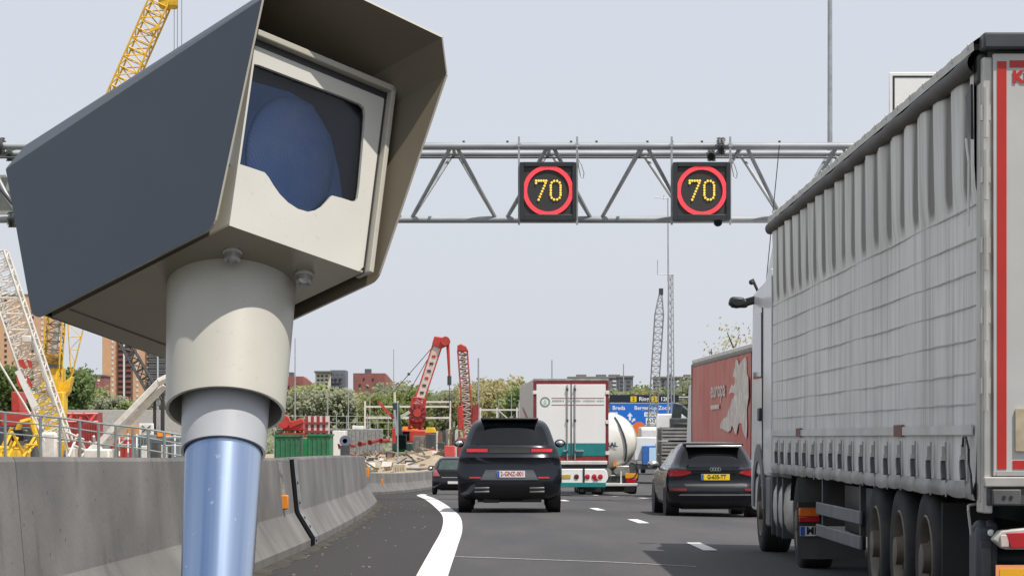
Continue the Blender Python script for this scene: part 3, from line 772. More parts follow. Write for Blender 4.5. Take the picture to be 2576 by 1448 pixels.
lamp_post(2087, -420, -1.9, 80, 0.075, 'tall grey lamp post rising behind the gantry above the trailer')
lamp_post(742, 850, -1.0, 260, 0.06, 'thin lamp post just right of the speed camera pole')
lamp_post(990, 878, -1.0, 300, 0.05, 'thin lamp post left of the red drilling crane')
lamp_post(1203, 900, -1.0, 210, 0.075, 'pale lamp post beside the right red crane')
lamp_post(1388, 905, -1.0, 480, 0.12, 'distant lamp post above the white truck')
lamp_post(1568, 915, -1.0, 420, 0.10, 'distant lamp post before the grey flats')
lamp_post(1000, 1010, -1.0, 150, 0.04, 'short pale pole standing before the green machine')
for px, yt, d, lb in ((930, 1000, 300, 'slim grey pole left of the yard frame'), (1254, 1005, 300, 'slim grey pole right of the red cranes'), (1286, 990, 330, 'slim grey pole beside the white truck flank'), (876, 985, 290, 'slim grey pole in front of the brick block'), (824, 985, 280, 'slim pole above the green skips')):
    lamp_post(px, yt, -1.0, d, 0.06, lb)
# lattice radio mast
d = 180; x = W(1686, 0, d).x; s_ = F / d
t = thing('radio_mast', (x, d, -1.9), 'slender grey lattice mast with a thin top pole and crossarm', 'mast')
z1, z2 = W(0, 690, d).z, W(0, 498, d).z
for k in range(3):
    ox, oy = (-0.22, 0.10, 0.30)[k], (0, 0.4, 0)[k]
    m = MB(); m.tube((x + ox, d + oy, -1.9), (x + ox * 0.55, d + oy * .6, z1), 0.085 if k == 0 else 0.05, 0.06 if k == 0 else 0.035, n=8); m.build('leg', M_STEEL, t, world=True)
m = MB()
for k in range(26):
    za, zb = lerp(-1.5, z1, k / 26), lerp(-1.5, z1, (k + 1) / 26); f0 = 1 - .45 * k / 26
    m.tube((x - 0.22 * f0, d, za), (x + 0.30 * f0, d, zb), 0.018, n=4); m.tube((x - .22 * f0, d, zb), (x + .1 * f0, d + .4 * f0, za), 0.018, n=4)
m.build('lacing', M_STEEL, t, world=True)
m = MB(); m.tube((x - 0.15, d, z1 - .5), (x - 0.18, d, z2), 0.06, 0.035, n=8); m.build('top_pole', M_STEEL, t, world=True)
m = MB(); m.tube((x - 1.1, d, z2 + .05), (x - .1, d, z2 - .05), 0.03, n=6); m.tube((x - .5, d, z2 - .1), (x - .45, d, z2 + .18), 0.025, n=6); m.build('crossarm', M_STEEL, t, world=True)
m = MB(); m.tube((x - .9, d, z1 + 1.0), (x - .9, d, z1 + .0), 0.025, n=5); m.tube((x - .9, d, z1), (x + .3, d, z1), 0.025, n=5); m.build('antenna', M_STEEL, t, world=True)
# generic lattice boom
def lattice(root, p, q, w, h, bays, mtl, rc, rl, taper0=1.0, taper1=1.0, prefix='', lace_mat=None, side=None):
    p, q = Vector(p), Vector(q); ax, a, b = frame(p, q)
    if side is not None:
        b = Vector(side).normalized(); b = (b - ax * b.dot(ax)).normalized(); a = ax.cross(b)
    cs = [(-1, -1), (1, -1), (1, 1), (-1, 1)]
    def pt(t, c):
        sc_ = interp([(0, taper0), (0.12, 1.0), (0.88, 1.0), (1, taper1)], t)
        return p.lerp(q, t) + a * (c[0] * w / 2 * sc_) + b * (c[1] * h / 2 * sc_)
    for c in cs:
        m = MB(); m.path([pt(t, c) for t in (0, .12, .5, .88, 1)], rc, 6); m.build('chord', mtl, root, world=True)
    m = MB()
    for k in range(bays):
        t0, t1 = k / bays, (k + 1) / bays
        for i in range(4):
            c, e = cs[i], cs[(i + 1) % 4]
            if k % 2: c, e = e, c
            m.tube(pt(t0, c), pt(t1, e), rl, n=4, cap=False); m.tube(pt(t1, cs[i]), pt(t1, cs[(i + 1) % 4]), rl, n=4, cap=False)
    m.build('lacing', lace_mat or mtl, root, world=True)
# grey lattice boom left of the mast
M_BOOM = mat('grey_boom_paint', (0.24, 0.25, 0.25), 0.6, var=0.2)
d = 260; p, q = W(1634, 1120, d), W(1661, 740, d)
t = thing('lattice_crane', (p.x, d, -1.9), 'slim grey lattice crane boom left of the radio mast', 'crane')
lattice(t, (p.x, d, -1.2), q, 0.85, 0.85, 26, M_BOOM, 0.05, 0.028, 0.5, 0.35)
m = MB(); c = W(1662, 734, d); m.box(c.x - .2, c.x + .22, d - .2, d + .2, c.z - .3, c.z + .35); m.build('head', M_DSTEEL, t, world=True)
m = MB(); m.box(p.x - 1.2, p.x + 1.2, d - 2, d + 3, -1.9, -1.0); m.build('base', M_DSTEEL, t, world=True, bevel=.1)
# ------------------------------------------------------------------ road vehicles
def car_paint(name, col, flake=0.2, rough=0.28):
    m, n, b = new_mat(name)
    c, _ = noise_col(n, b, col, 0.15, 1.2)
    d = ramp(n, noise(n, 2.0, (1, 1, 0.6), 6), 0.5, 0.85); mm = n.nodes.new('ShaderNodeMath'); mm.operation = 'MULTIPLY'; mm.inputs[1].default_value = 0.05; n.links.new(d, mm.inputs[0])
    c = mixc(n, mm.outputs[0], c, (0.10, 0.095, 0.09))
    n.links.new(c, b.inputs['Base Color']); b.inputs['Metallic'].default_value = flake; b.inputs['Roughness'].default_value = rough
    b.inputs['Coat Weight'].default_value = 0.25; b.inputs['Coat Roughness'].default_value = 0.04; b.inputs['Specular IOR Level'].default_value = 0.35
    return m
M_NAVY = car_paint('dark_metallic_paint', (0.013, 0.017, 0.023), 0.25, 0.22)
M_CHAR = car_paint('charcoal_paint', (0.014, 0.016, 0.021), 0.25, 0.22)
M_DGREY = car_paint('dark_grey_paint', (0.012, 0.012, 0.016), 0.1, 0.2)
M_TRIM = mat('black_trim', (0.012, 0.012, 0.013), 0.55, var=0.2)
M_RIM = mat('wheel_rim', (0.16, 0.16, 0.17), 0.4, metal=0.6, var=0.15)
def wheel_proto(r, w, rim_mat, name='wheel', truck=False):
    """wheel with its axis along x, outer face towards -x; tyre is the part, rim and hub its sub-parts"""
    m = MB()
    rr = r * (0.62 if truck else 0.70)
    prof = [(rr, 0.02), (r * .80, 0.0), (r * .93, 0.012), (r * .985, 0.04), (r, 0.07), (r, w * .48), (r * .985, w * .5), (r, w * .52), (r, w - .07), (r * .97, w - .03), (r * .8, w), (rr, w - .02)]
    m.lathe((0, 0, 0), (1, 0, 0), prof, n=44, cap=False)
    o = m.build('tyre', M_RUBBER, None, ang=50)
    m = MB()
    if truck:
        m.lathe((0, 0, 0), (1, 0, 0), [(rr * 1.01, 0.015), (rr * .97, 0.005), (rr * .92, 0.02), (rr * .86, 0.10), (rr * .55, 0.115), (rr * .50, 0.10), (rr * .36, 0.09), (rr * .34, -0.02), (rr * .12, -0.03), (0.001, -0.03)], n=40, cap=False)
        for k in range(10):
            a = 2 * math.pi * k / 10; m.tube((0.115, math.cos(a) * rr * .62, math.sin(a) * rr * .62), (0.06, math.cos(a) * rr * .62, math.sin(a) * rr * .62), 0.02, n=6)
    else:
        m.lathe((0, 0, 0), (1, 0, 0), [(rr * 1.01, 0.02), (rr * .96, 0.01), (rr * .92, 0.06), (rr * .2, 0.07), (0.001, 0.07)], n=32, cap=False)
        for k in range(5):
            a = 2 * math.pi * k / 5; m.bar((0.035, 0, 0), (0.025, math.cos(a) * rr * .95, math.sin(a) * rr * .95), 0.05, 0.09)
        m.lathe((0, 0, 0), (1, 0, 0), [(0.001, 0.0), (rr * .17, 0.005), (rr * .2, 0.03)], n=16, cap=False)
    rim = m.build('rim', rim_mat, o, ang=40)
    return o
def put_wheel(proto, root, loc, left=True, tilt=0.0):
    t = copy_tree(proto, root); t.location = loc
    t.rotation_euler = (random.uniform(0, 6.28), 0, 0 if left else math.pi)
    return t
class Car:
    """a body sliced in level rings: for every height the rear and front end, half width and corner rounding"""
    def __init__(s, rows, length):
        s.rows = rows; s.L = length
    def col(s, i): return [(r[0], r[i]) for r in s.rows]
    def at(s, z):
        return [smooth_interp(s.col(i), z) for i in (1, 2, 3)]
    def rear_y(s, x, z):
        yr, yf, w = s.at(z); u = min(1, abs(x) / w)
        return yr + 0.05 * u ** 2 + 0.24 * u ** 7
    def side_x(s, y, z):
        yr, yf, w = s.at(z); return w * (1 - 0.05 * max(0, (y - (yf - 1.3)) / 1.3) ** 2 - 0.02 * max(0, (yr + 0.9 - y) / 0.9) ** 2)
    def ring(s, z):
        yr, yf, w = s.at(z); pts = []
        N = 15
        for k in range(N):                                   # rear, from right to left
            u = math.sin((1 - 2 * k / (N - 1)) * math.pi / 2)
            x = u * w * 0.998; pts.append(Vector((x, s.rear_y(x, z), z)))
        ya, yb = yr + 0.30, yf - 0.45
        for k in range(1, 14):
            y = lerp(ya, yb, k / 14); pts.append(Vector((-s.side_x(y, z), y, z)))
        for k in range(N):
            u = math.sin((-1 + 2 * k / (N - 1)) * math.pi / 2)
            x = u * w * 0.95; pts.append(Vector((x, yf - 0.12 * abs(u) ** 2 - 0.33 * abs(u) ** 6, z)))
        for k in range(13, 0, -1):
            y = lerp(ya, yb, k / 14); pts.append(Vector((s.side_x(y, z), y, z)))
        return pts
    def body(s, root, mtl, nz=46):
        z0, z1 = s.rows[0][0], s.rows[-1][0]
        m = MB(); zs = [lerp(z0, z1, k / nz) for k in range(nz + 1)]
        m.grid([s.ring(z) for z in zs], close=True)
        n = len(s.ring(z0)); m.f.append(tuple(range(n))); m.mi.append(0); nv = len(m.v); m.f.append(tuple(range(nv - n, nv))); m.mi.append(0)
        return m.build('body', mtl, root, ang=50)
    def rear_patch(s, name, root, mtl, tab, out=0.006, nx=12, nz=8, back=0.03):
        """tab: (z, x_left, x_right) rows; a thin shell lying on the rear"""
        z0, z1 = tab[0][0], tab[-1][0]; rows = []; rows_b = []
        for j in range(nz + 1):
            z = lerp(z0, z1, j / nz); xl = interp([(t[0], t[1]) for t in tab], z); xr = interp([(t[0], t[2]) for t in tab], z)
            rows.append([Vector((lerp(xl, xr, i / nx), s.rear_y(lerp(xl, xr, i / nx), z) - out, z)) for i in range(nx + 1)])
        m = MB(); m.grid(rows)
        nr, nc = len(rows), nx + 1
        loop = [(0, i) for i in range(nc)] + [(j, nc - 1) for j in range(1, nr)] + [(nr - 1, i) for i in range(nc - 2, -1, -1)] + [(j, 0) for j in range(nr - 2, 0, -1)]
        pts = [rows[j][i] for j, i in loop]; m.add(pts + [p + Vector((0, back, 0)) for p in pts], [(k, (k + 1) % len(pts), len(pts) + (k + 1) % len(pts), len(pts) + k) for k in range(len(pts))])
        return m.build(name, mtl, root, ang=50, fix=False)
    def side_patch(s, name, root, mtl, tab, side, out=0.006, nx=10, nz=6):
        """tab: (z, y_rear, y_front)"""
        z0, z1 = tab[0][0], tab[-1][0]; rows = []
        for j in range(nz + 1):
            z = lerp(z0, z1, j / nz); ya = interp([(t[0], t[1]) for t in tab], z); yb = interp([(t[0], t[2]) for t in tab], z)
            rows.append([Vector((side * (s.side_x(lerp(ya, yb, i / nx), z) + out), lerp(ya, yb, i / nx), z)) for i in range(nx + 1)])
        m = MB(); m.grid(rows); return m.build(name, mtl, root, ang=50, fix=False)
    def arch(s, root, y, r, z):
        for sd in (-1, 1):
            x = s.at(max(0.5, z))[2]
            m = MB(); m.lathe((sd * (x + .004), y, z), (-sd, 0, 0), [(r, 0), (r, 0.25)], n=30); m.build('wheel_arch', M_TRIM, root)
    def mirror(s, root, y, z, x, mtl):
        for sd in (-1, 1):
            m = MB(); m.sphere((sd * (x + 0.10), y, z), 0.1, 12, 8, sq=(1.15, 0.8, 0.85)); o = m.build('door_mirror', mtl, root, ang=60)
            m = MB(); m.sphere((sd * (x + 0.10), y - 0.035, z), 0.078, 12, 6, sq=(1.1, 0.7, 0.8)); m.build('mirror_glass', M_CHROME, o, ang=60)
            m = MB(); m.bar((sd * (x - .08), y + .02, z - .05), (sd * (x + 0.06), y, z - .04), 0.05, 0.03); m.build('mirror_stalk', M_TRIM, o)
def plate(root, car, x0, x1, z0, z1, mtl, text, mark, out=0.02):
    y = min(car.rear_y(x, z) for x in (x0, x1) for z in (z0, z1)) - out
    m = MB(); m.box(x0, x1, y, y + 0.012, z0, z1); o = m.build('number_plate', mtl, root)
    b = 0.05; m = MB(); m.box(x0 + .004, x0 + b, y - .003, y - .001, z0 + .004, z1 - .004); m.build('plate_band', M_PLATE_BLUE, o)
    text_mesh(text, (z1 - z0) * 0.95, mark, 'plate_characters', o, ((x0 + b + x1) / 2, y - .003, (z0 + z1) / 2), FACE_REAR, (0.80, 1, 1), bold=0.003)
    return o

# --- black off-roader in the left lane
cd_ = 50.0; cx_ = W(1281, 0, cd_).x
suv = thing('black_suv', (cx_, cd_, rz(cx_, cd_)), 'glossy black sport utility car seen from behind, between edge line and white truck', 'car')
c1 = Car([(0.25, 0.20, 4.70, 0.84), (0.34, 0.10, 4.80, 0.94), (0.48, 0.03, 4.90, 0.985), (0.62, 0.00, 4.94, 1.005), (0.80, 0.045, 4.95, 1.015), (0.93, 0.065, 4.92, 1.005), (1.02, 0.055, 4.85, 0.99),
          (1.07, 0.035, 4.7, 0.98), (1.12, 0.075, 4.5, 0.965), (1.20, 0.10, 3.85, 0.94), (1.27, 0.12, 3.65, 0.905), (1.32, 0.17, 3.5, 0.885), (1.40, 0.24, 3.3, 0.855), (1.56, 0.36, 2.95, 0.80), (1.68, 0.44, 2.7, 0.745), (1.745, 0.50, 2.5, 0.69), (1.79, 0.62, 2.3, 0.615), (1.815, 0.85, 2.05, 0.50)], 4.95)
c1.body(suv, M_NAVY)
c1.rear_patch('rear_window', suv, M_GLASS, [(1.315, -0.745, 0.745), (1.36, -0.75, 0.75), (1.60, -0.665, 0.665), (1.665, -0.615, 0.615)], 0.008)
m = MB(); m.box(-0.56, 0.56, 0.33, 0.85, 1.785, 1.83); sp = m.build('roof_spoiler', M_TRIM, suv, bevel=0.018)
m = MB(); m.bar((0.08, 0.36, 1.83), (0.09, 0.55, 1.89), 0.02); m.build('aerial_fin', M_TRIM, suv)
for x in (-1, 1):
    c1.rear_patch('tail_lamp', suv, M_LAMPRED, [(1.168, min(x * .82, x * .42), max(x * .82, x * .42)), (1.232, min(x * .83, x * .42), max(x * .83, x * .42))], 0.012, 6, 2)
    c1.rear_patch('reflector', suv, M_LAMPRED, [(0.665, min(x * .77, x * .55), max(x * .77, x * .55)), (0.692, min(x * .77, x * .55), max(x * .77, x * .55))], 0.012, 4, 2)
c1.rear_patch('lamp_strip', suv, M_TRIM, [(1.15, -0.40, 0.40), (1.245, -0.40, 0.40)], 0.009)
M_REC = mat('plate_recess_grey', (0.06, 0.07, 0.078), 0.45, var=0.1)
c1.rear_patch('plate_recess', suv, M_REC, [(0.635, -0.56, 0.56), (0.70, -0.52, 0.52), (0.825, -0.46, 0.46)], 0.010)
plate(suv, c1, -0.24, 0.30, 0.685, 0.81, M_PLATE_W, '2-GNZ-001', M_INKRED)
c1.rear_patch('valance', suv, M_TRIM, [(0.27, -0.64, 0.64), (0.46, -0.68, 0.68), (0.56, -0.66, 0.66), (0.60, -0.60, 0.60)], 0.012)
for x in (-0.53, 0.53):
    for z in (0.475, 0.405):
        m = MB(); m.box(x - 0.145, x + 0.145, -0.005, 0.2, z - 0.02, z + 0.02); m.build('exhaust_trim', M_RIM, suv, bevel=0.008)
m = MB(); m.box(-0.62, 0.62, 0.3, 4.4, 0.2, 0.3); m.box(-0.5, -.2, 0.2, 0.7, 0.19, 0.3); m.box(0.25, .6, 0.2, 0.7, 0.2, 0.3); m.build('underbody', M_TRIM, suv)
c1.mirror(suv, 3.25, 1.33, 0.93, M_NAVY)
for sd in (-1, 1):
    c1.side_patch('side_window', suv, M_GLASS, [(1.34, 0.75, 3.2), (1.66, 0.95, 2.6)], sd)
    c1.side_patch('roof_rail_line', suv, M_TRIM, [(0.5, .3, .6), (0.52, .3, .6)], sd)
c1.arch(suv, 0.95, 0.46, 0.40); c1.arch(suv, 3.95, 0.46, 0.40)
# head rests and seats show through the glass as dark shapes
wp = wheel_proto(0.385, 0.285, M_RIM)
for y in (0.95, 3.95):
    put_wheel(wp, suv, (-1.0, y, 0.385), True); put_wheel(wp, suv, (1.0, y, 0.385), False)
tag(suv, None)
# --- charcoal hatchback in the middle lane
hd = 49.0; hx = W(1800, 0, hd).x
hat = thing('charcoal_hatchback', (hx, hd, rz(hx, hd) - .02), 'charcoal five-door hatchback with yellow number plate beside the grey truck', 'car', rotz=R(1.6))
c2 = Car([(0.20, 0.16, 4.10, 0.78), (0.28, 0.07, 4.2, 0.85), (0.42, 0.015, 4.3, 0.885), (0.52, 0.0, 4.33, 0.895), (0.60, 0.03, 4.34, 0.90), (0.66, 0.075, 4.32, 0.90), (0.76, 0.08, 4.25, 0.895), (0.86, 0.07, 3.9, 0.88),
          (0.92, 0.06, 3.4, 0.862), (0.955, 0.13, 3.2, 0.83), (1.0, 0.20, 3.05, 0.775), (1.10, 0.30, 2.85, 0.72), (1.22, 0.41, 2.6, 0.665), (1.32, 0.49, 2.4, 0.61), (1.375, 0.55, 2.2, 0.57), (1.41, 0.72, 2.0, 0.51), (1.43, 0.95, 1.85, 0.42)], 4.34)
c2.body(hat, M_CHAR)
c2.rear_patch('rear_window', hat, M_GLASS, [(0.965, -0.66, 0.66), (1.0, -0.665, 0.665), (1.22, -0.585, 0.585), (1.31, -0.53, 0.53)], 0.008)
m = MB(); m.box(-0.56, 0.56, 0.36, 0.8, 1.365, 1.415); m.build('roof_spoiler', M_TRIM, hat, bevel=0.018)
m = MB(); m.box(-0.53, 0.53, 0.345, 0.36, 1.335, 1.372); m.build('spoiler_highlight', M_CHROME, hat, bevel=0.01)
for x in (-1, 1):
    tab = [(0.79, x * .86, x * .66), (0.83, x * .88, x * .50), (0.865, x * .875, x * .40), (0.905, x * .84, x * .60)]
    c2.rear_patch('tail_lamp', hat, M_LAMPRED, [(z, min(a, b), max(a, b)) for z, a, b in tab], 0.012, 8, 4)
    c2.rear_patch('reflector', hat, mat('dim_red_reflector', (0.16, 0.012, 0.014), 0.3, var=0.2), [(0.51, min(x * .86, x * .56), max(x * .86, x * .56)), (0.56, min(x * .86, x * .54), max(x * .86, x * .54))], 0.012, 5, 2)
c2.rear_patch('lamp_strip', hat, M_TRIM, [(0.85, -0.42, 0.42), (0.875, -0.42, 0.42)], 0.010)
plate(hat, c2, -0.27, 0.27, 0.715, 0.83, M_PLATE_Y, 'G-635-TT', M_INK, 0.012)
c2.rear_patch('bumper_groove', hat, M_TRIM, [(0.60, -0.56, 0.56), (0.645, -0.60, 0.60)], 0.006)
c2.rear_patch('bumper_strip', hat, M_CHROME, [(0.425, -0.70, 0.70), (0.45, -0.66, 0.66)], 0.012)
c2.rear_patch('diffuser', hat, M_TRIM, [(0.215, -0.62, 0.62), (0.34, -0.72, 0.72)], 0.010)
for k in range(4):
    m = MB(); x = -0.072 + 0.048 * k; N = 18
    m.holed([Vector((x + .034 * math.cos(2*math.pi*i/N), c2.rear_y(0, .93) - .012, 0.92 + .034 * math.sin(2*math.pi*i/N))) for i in range(N)],
            [Vector((x + .027 * math.cos(2*math.pi*i/N), c2.rear_y(0, .93) - .012, 0.92 + .027 * math.sin(2*math.pi*i/N))) for i in range(N)], (0, -.006, 0)); m.build('badge_ring', M_CHROME, hat, smooth=False)
c2.mirror(hat, 2.75, 0.985, 0.86, M_CHROME)
for sd in (-1, 1):
    c2.side_patch('side_window', hat, M_GLASS, [(0.985, 0.65, 2.85), (1.29, 0.85, 2.35)], sd)
    c2.side_patch('sill', hat, M_CHROME, [(0.235, 1.2, 3.0), (0.27, 1.2, 3.0)], sd, 0.01)
    c2.side_patch('door_handle', hat, M_CHROME, [(0.80, 1.75, 1.95), (0.83, 1.75, 1.95)], sd, 0.02)
m = MB(); m.box(-0.6, 0.6, 0.3, 4.0, 0.16, 0.26); m.build('underbody', M_TRIM, hat)
c2.arch(hat, 0.82, 0.37, 0.32); c2.arch(hat, 3.45, 0.37, 0.32)
wp2 = wheel_proto(0.315, 0.23, M_RIM)
for y in (0.82, 3.45):
    put_wheel(wp2, hat, (-0.895, y, 0.315), True); put_wheel(wp2, hat, (0.895, y, 0.315), False)
# --- small dark hatchback far ahead, half hidden
sd_ = 100.0; sx_ = W(1143, 0, sd_).x
sml = thing('small_hatchback', (sx_, sd_, gz(sd_)), 'small dark hatchback far ahead on the left, half hidden by the black car', 'car', rotz=R(1.5))
c3 = Car([(0.20, 0.14, 3.9, 0.76), (0.30, 0.04, 4.0, 0.83), (0.48, 0.0, 4.05, 0.86), (0.62, 0.04, 4.06, 0.865), (0.80, 0.07, 3.9, 0.86), (0.92, 0.08, 3.3, 0.84), (0.98, 0.14, 3.1, 0.79), (1.15, 0.26, 2.7, 0.70), (1.32, 0.36, 2.35, 0.62), (1.40, 0.46, 2.1, 0.56), (1.44, 0.75, 1.85, 0.44)], 4.06)
c3.body(sml, M_DGREY, 36)
c3.rear_patch('rear_window', sml, mat('greenish_glass', (0.05, 0.075, 0.07), 0.08, var=0.2, coat=0.3), [(0.97, -0.62, 0.62), (1.20, -0.57, 0.57), (1.33, -0.50, 0.50)], 0.008)
for x in (-1, 1):
    c3.rear_patch('tail_lamp', sml, mat('faded_red_lamp', (0.55, 0.12, 0.12), 0.25, var=0.1, coat=0.5), [(0.72, min(x * .84, x * .56), max(x * .84, x * .56)), (0.95, min(x * .80, x * .70), max(x * .80, x * .70))], 0.012, 5, 4)
c3.rear_patch('bumper_trim', sml, M_CHROME, [(0.655, -0.5, 0.5), (0.675, -0.5, 0.5)], 0.01)
m = MB(); m.box(-0.26, 0.26, -0.03, 0.02, 0.42, 0.52); m.build('number_plate', M_PLATE_W, sml)
c3.mirror(sml, 2.6, 0.98, 0.84, M_DGREY)
m = MB(); m.box(-0.55, 0.55, 0.3, 3.7, 0.16, 0.26); m.build('underbody', M_TRIM, sml)
wp3 = wheel_proto(0.30, 0.2, M_RIM)
for y in (0.72, 3.2):
    put_wheel(wp3, sml, (-0.865, y, 0.30), True); put_wheel(wp3, sml, (0.865, y, 0.30), False)
for o in (wp, wp2, wp3):
    for ch in list(o.children): bpy.data.objects.remove(ch)
    bpy.data.objects.remove(o)
# ------------------------------------------------------------------ grey curtain-sided articulated truck on the right
TX, TY = 4.29, 16.7
TZ = -0.066
trk = thing('articulated_truck', (TX, TY, TZ), 'grimy grey curtain-sided articulated truck filling the right edge', 'truck')
XL = -1.25                      # left flank in truck coordinates (x right, y forward from the tail, z up)
LEN = 13.6; PER = 0.72
def tarp_mat():
    m, n, b = new_mat('grimy_grey_tarpaulin')
    c, _ = noise_col(n, b, (0.70, 0.69, 0.66), 0.12, 1.3, (1, 0.5, 0.4), 8)
    st = ramp(n, noise(n, 3.4, (0.1, 2.4, 0.12), 6), 0.48, 0.72)
    tc = n.nodes.new('ShaderNodeTexCoord'); sx = n.nodes.new('ShaderNodeSeparateXYZ'); n.links.new(tc.outputs['Object'], sx.inputs[0])
    fine = ramp(n, noise(n, 14, (0.1, 3.0, 0.10), 4), 0.5, 0.8)
    def mul(a, k):
        q = n.nodes.new('ShaderNodeMath'); q.operation = 'MULTIPLY'
        n.links.new(a, q.inputs[0])
        if hasattr(k, 'is_linked'): n.links.new(k, q.inputs[1])
        else: q.inputs[1].default_value = k
        return q.outputs[0]
    c = mixc(n, mul(st, 0.6), c, (0.30, 0.285, 0.26))
    c = mixc(n, mul(fine, 0.55), c, (0.26, 0.25, 0.235))
    # grime that has run down from the roof and collected in the folds: long soft drips ending about a third down
    wv = n.nodes.new('ShaderNodeTexWave'); wv.inputs['Scale'].default_value = 0.5; wv.inputs['Distortion'].default_value = 1.0; wv.inputs['Detail'].default_value = 1
    mp = n.nodes.new('ShaderNodeMapping'); mp.inputs['Scale'].default_value = (0, 1.0, 0.12); mp.inputs['Rotation'].default_value = (0, 0, R(90))
    zz = n.nodes.new('ShaderNodeMapRange'); zz.inputs[1].default_value = 2.95; zz.inputs[2].default_value = 3.10; n.links.new(sx.outputs[2], zz.inputs[0])
    zt = n.nodes.new('ShaderNodeMapRange'); zt.inputs[1].default_value = 4.0; zt.inputs[2].default_value = 3.1; zt.inputs[3].default_value = 0.35; n.links.new(sx.outputs[2], zt.inputs[0])
    sn = n.nodes.new('ShaderNodeMath'); sn.operation = 'MULTIPLY'; sn.inputs[1].default_value = 2 * math.pi / PER; sh = n.nodes.new('ShaderNodeMath'); sh.operation = 'SUBTRACT'; sh.inputs[1].default_value = .62; n.links.new(sx.outputs[1], sh.inputs[0]); n.links.new(sh.outputs[0], sn.inputs[0])
    s2 = n.nodes.new('ShaderNodeMath'); s2.operation = 'COSINE'; n.links.new(sn.outputs[0], s2.inputs[0])
    s3 = ramp(n, s2.outputs[0], 0.1, 0.9)
    drip = mul(mul(mul(s3, zz.outputs[0]), zt.outputs[0]), ramp(n, noise(n, 1.5, (0.1, 1, 0.3), 3), 0.1, 0.5))
    c = mixc(n, mul(drip, 2.0), c, (0.13, 0.122, 0.108))
    low = n.nodes.new('ShaderNodeMapRange'); low.inputs[1].default_value = 1.9; low.inputs[2].default_value = 1.1; n.links.new(sx.outputs[2], low.inputs[0])
    c = mixc(n, mul(mul(low.outputs[0], ramp(n, noise(n, 2.5, (0.2, 1, 1), 6), 0.3, 0.7)), 0.5), c, (0.24, 0.225, 0.20))
    n.links.new(c, b.inputs['Base Color']); b.inputs['Roughness'].default_value = 0.55
    add_bump(n, b, noise(n, 9, (0.3, 2, 0.5), 4), 0.25, 0.02)
    return m
M_TARP = tarp_mat()
# curtain: folds in its upper third, grid of welded straps below
m = MB(); rows = []
zs = [1.07, 1.10, 1.16, 1.24, 1.35, 1.5, 1.7, 1.95, 2.2, 2.45, 2.7, 2.88, 2.98, 3.06, 3.2, 3.4, 3.6, 3.75, 3.84]
NY = 272
for z in zs:
    row = []
    for k in range(NY + 1):
        y = lerp(0.25, LEN - 0.02, k / NY)
        a = interp([(1.07, 0.5), (1.3, 0.15), (1.5, 0.05), (2.8, 0.03), (2.98, 0.12), (3.10, 1.0), (3.84, 1.5)], z)
        x = XL - 0.004 - a * 0.026 * (0.5 - 0.5 * math.cos(2 * math.pi * (y - .62) / PER)) - 0.006 * math.sin(y * 1.9 + z)
        if z > 3.0: x += 0.007 * math.sin(y * 17.0 + z) * (z - 3.0)
        row.append(Vector((x, y, z)))
    rows.append(row)
m.grid(rows); m.build('curtain', M_TARP, trk, ang=60, fix=False)
m = MB(); m.box(XL + 0.03, XL + 2.5 - .03, 0.05, LEN, 1.15, 3.95); m.build('load_body', M_DSTEEL, trk)
M_TARPLINE = mat('tarp_weld_line', (0.45, 0.44, 0.42), 0.6, var=0.2, scale=6)
for z in (2.94, 2.72, 2.50, 2.28, 2.06, 1.84, 1.64):
    m = MB(); ph = random.uniform(0, 6)
    for k in range(36):
        ya, yb = lerp(.3, LEN - .05, k / 36), lerp(.3, LEN - .05, (k + 1) / 36); zz_ = lambda y: z + .002 * math.sin(y * 2.1 + ph) + .002 * math.sin(y * 8.7 + ph * 3)
        m.bar((XL - 0.0095, ya, zz_(ya)), (XL - 0.0095, yb, zz_(yb)), 0.006, 0.008)
    m.build('weld_seam', M_TARPLINE, trk)
# white band with two faded red blocks
M_BAND = mat('dusty_white_band', (0.58, 0.57, 0.54), 0.6, var=0.12, scale=2, dirt=0.35, dcol=(0.3, 0.28, 0.25))
m = MB(); m.box(XL - 0.034, XL - 0.022, 0.32, LEN - .05, 1.435, 1.50); m.build('white_band', M_BAND, trk)
M_FRED = mat('faded_red_block', (0.17, 0.075, 0.062), 0.7, var=0.15)
for y, w in ((3.35, 0.42), (10.4, 0.42)):
    m = MB(); m.box(XL - 0.038, XL - 0.020, y, y + w, 1.425, 1.515); m.build('red_block', M_FRED, trk)
# buckles with straps, one by one
def strap_proto():
    m = MB(); m.box(-0.008, 0.0, -0.016, 0.016, -0.28, 0.10); o = m.build('strap', mat('grey_webbing', (0.32, 0.31, 0.295), 0.8, var=0.2), None)
    m = MB(); m.prism([(-0.04, -0.075, -0.155), (-0.04, -0.01, -0.165), (-0.04, 0.018, -0.09), (-0.04, 0.012, -0.03), (-0.04, -0.008, -0.03), (-0.04, -0.025, -0.09)], (0.03, 0, 0)); m.build('buckle', M_DSTEEL, o, bevel=0.004)
    m = MB(); m.box(-0.036, -0.008, -0.022, 0.022, -0.03, 0.0); m.box(-0.03, -0.008, -0.011, 0.011, 0.0, 0.07); m.build('buckle_hook', mat('zinc_hook', (0.42, 0.41, 0.38), 0.5, metal=.4, var=0.2), o)
    return o
sp0 = strap_proto()
for k in range(18):
    y = 0.62 + PER * k + random.uniform(-.05, .05)
    t = copy_tree(sp0, trk); t.location = (XL - 0.022, y, 1.29 + random.uniform(-.01, .01)); t.rotation_euler = (random.uniform(-.06, .06), 0, 0)
for ch in list(sp0.children): bpy.data.objects.remove(ch)
bpy.data.objects.remove(sp0)
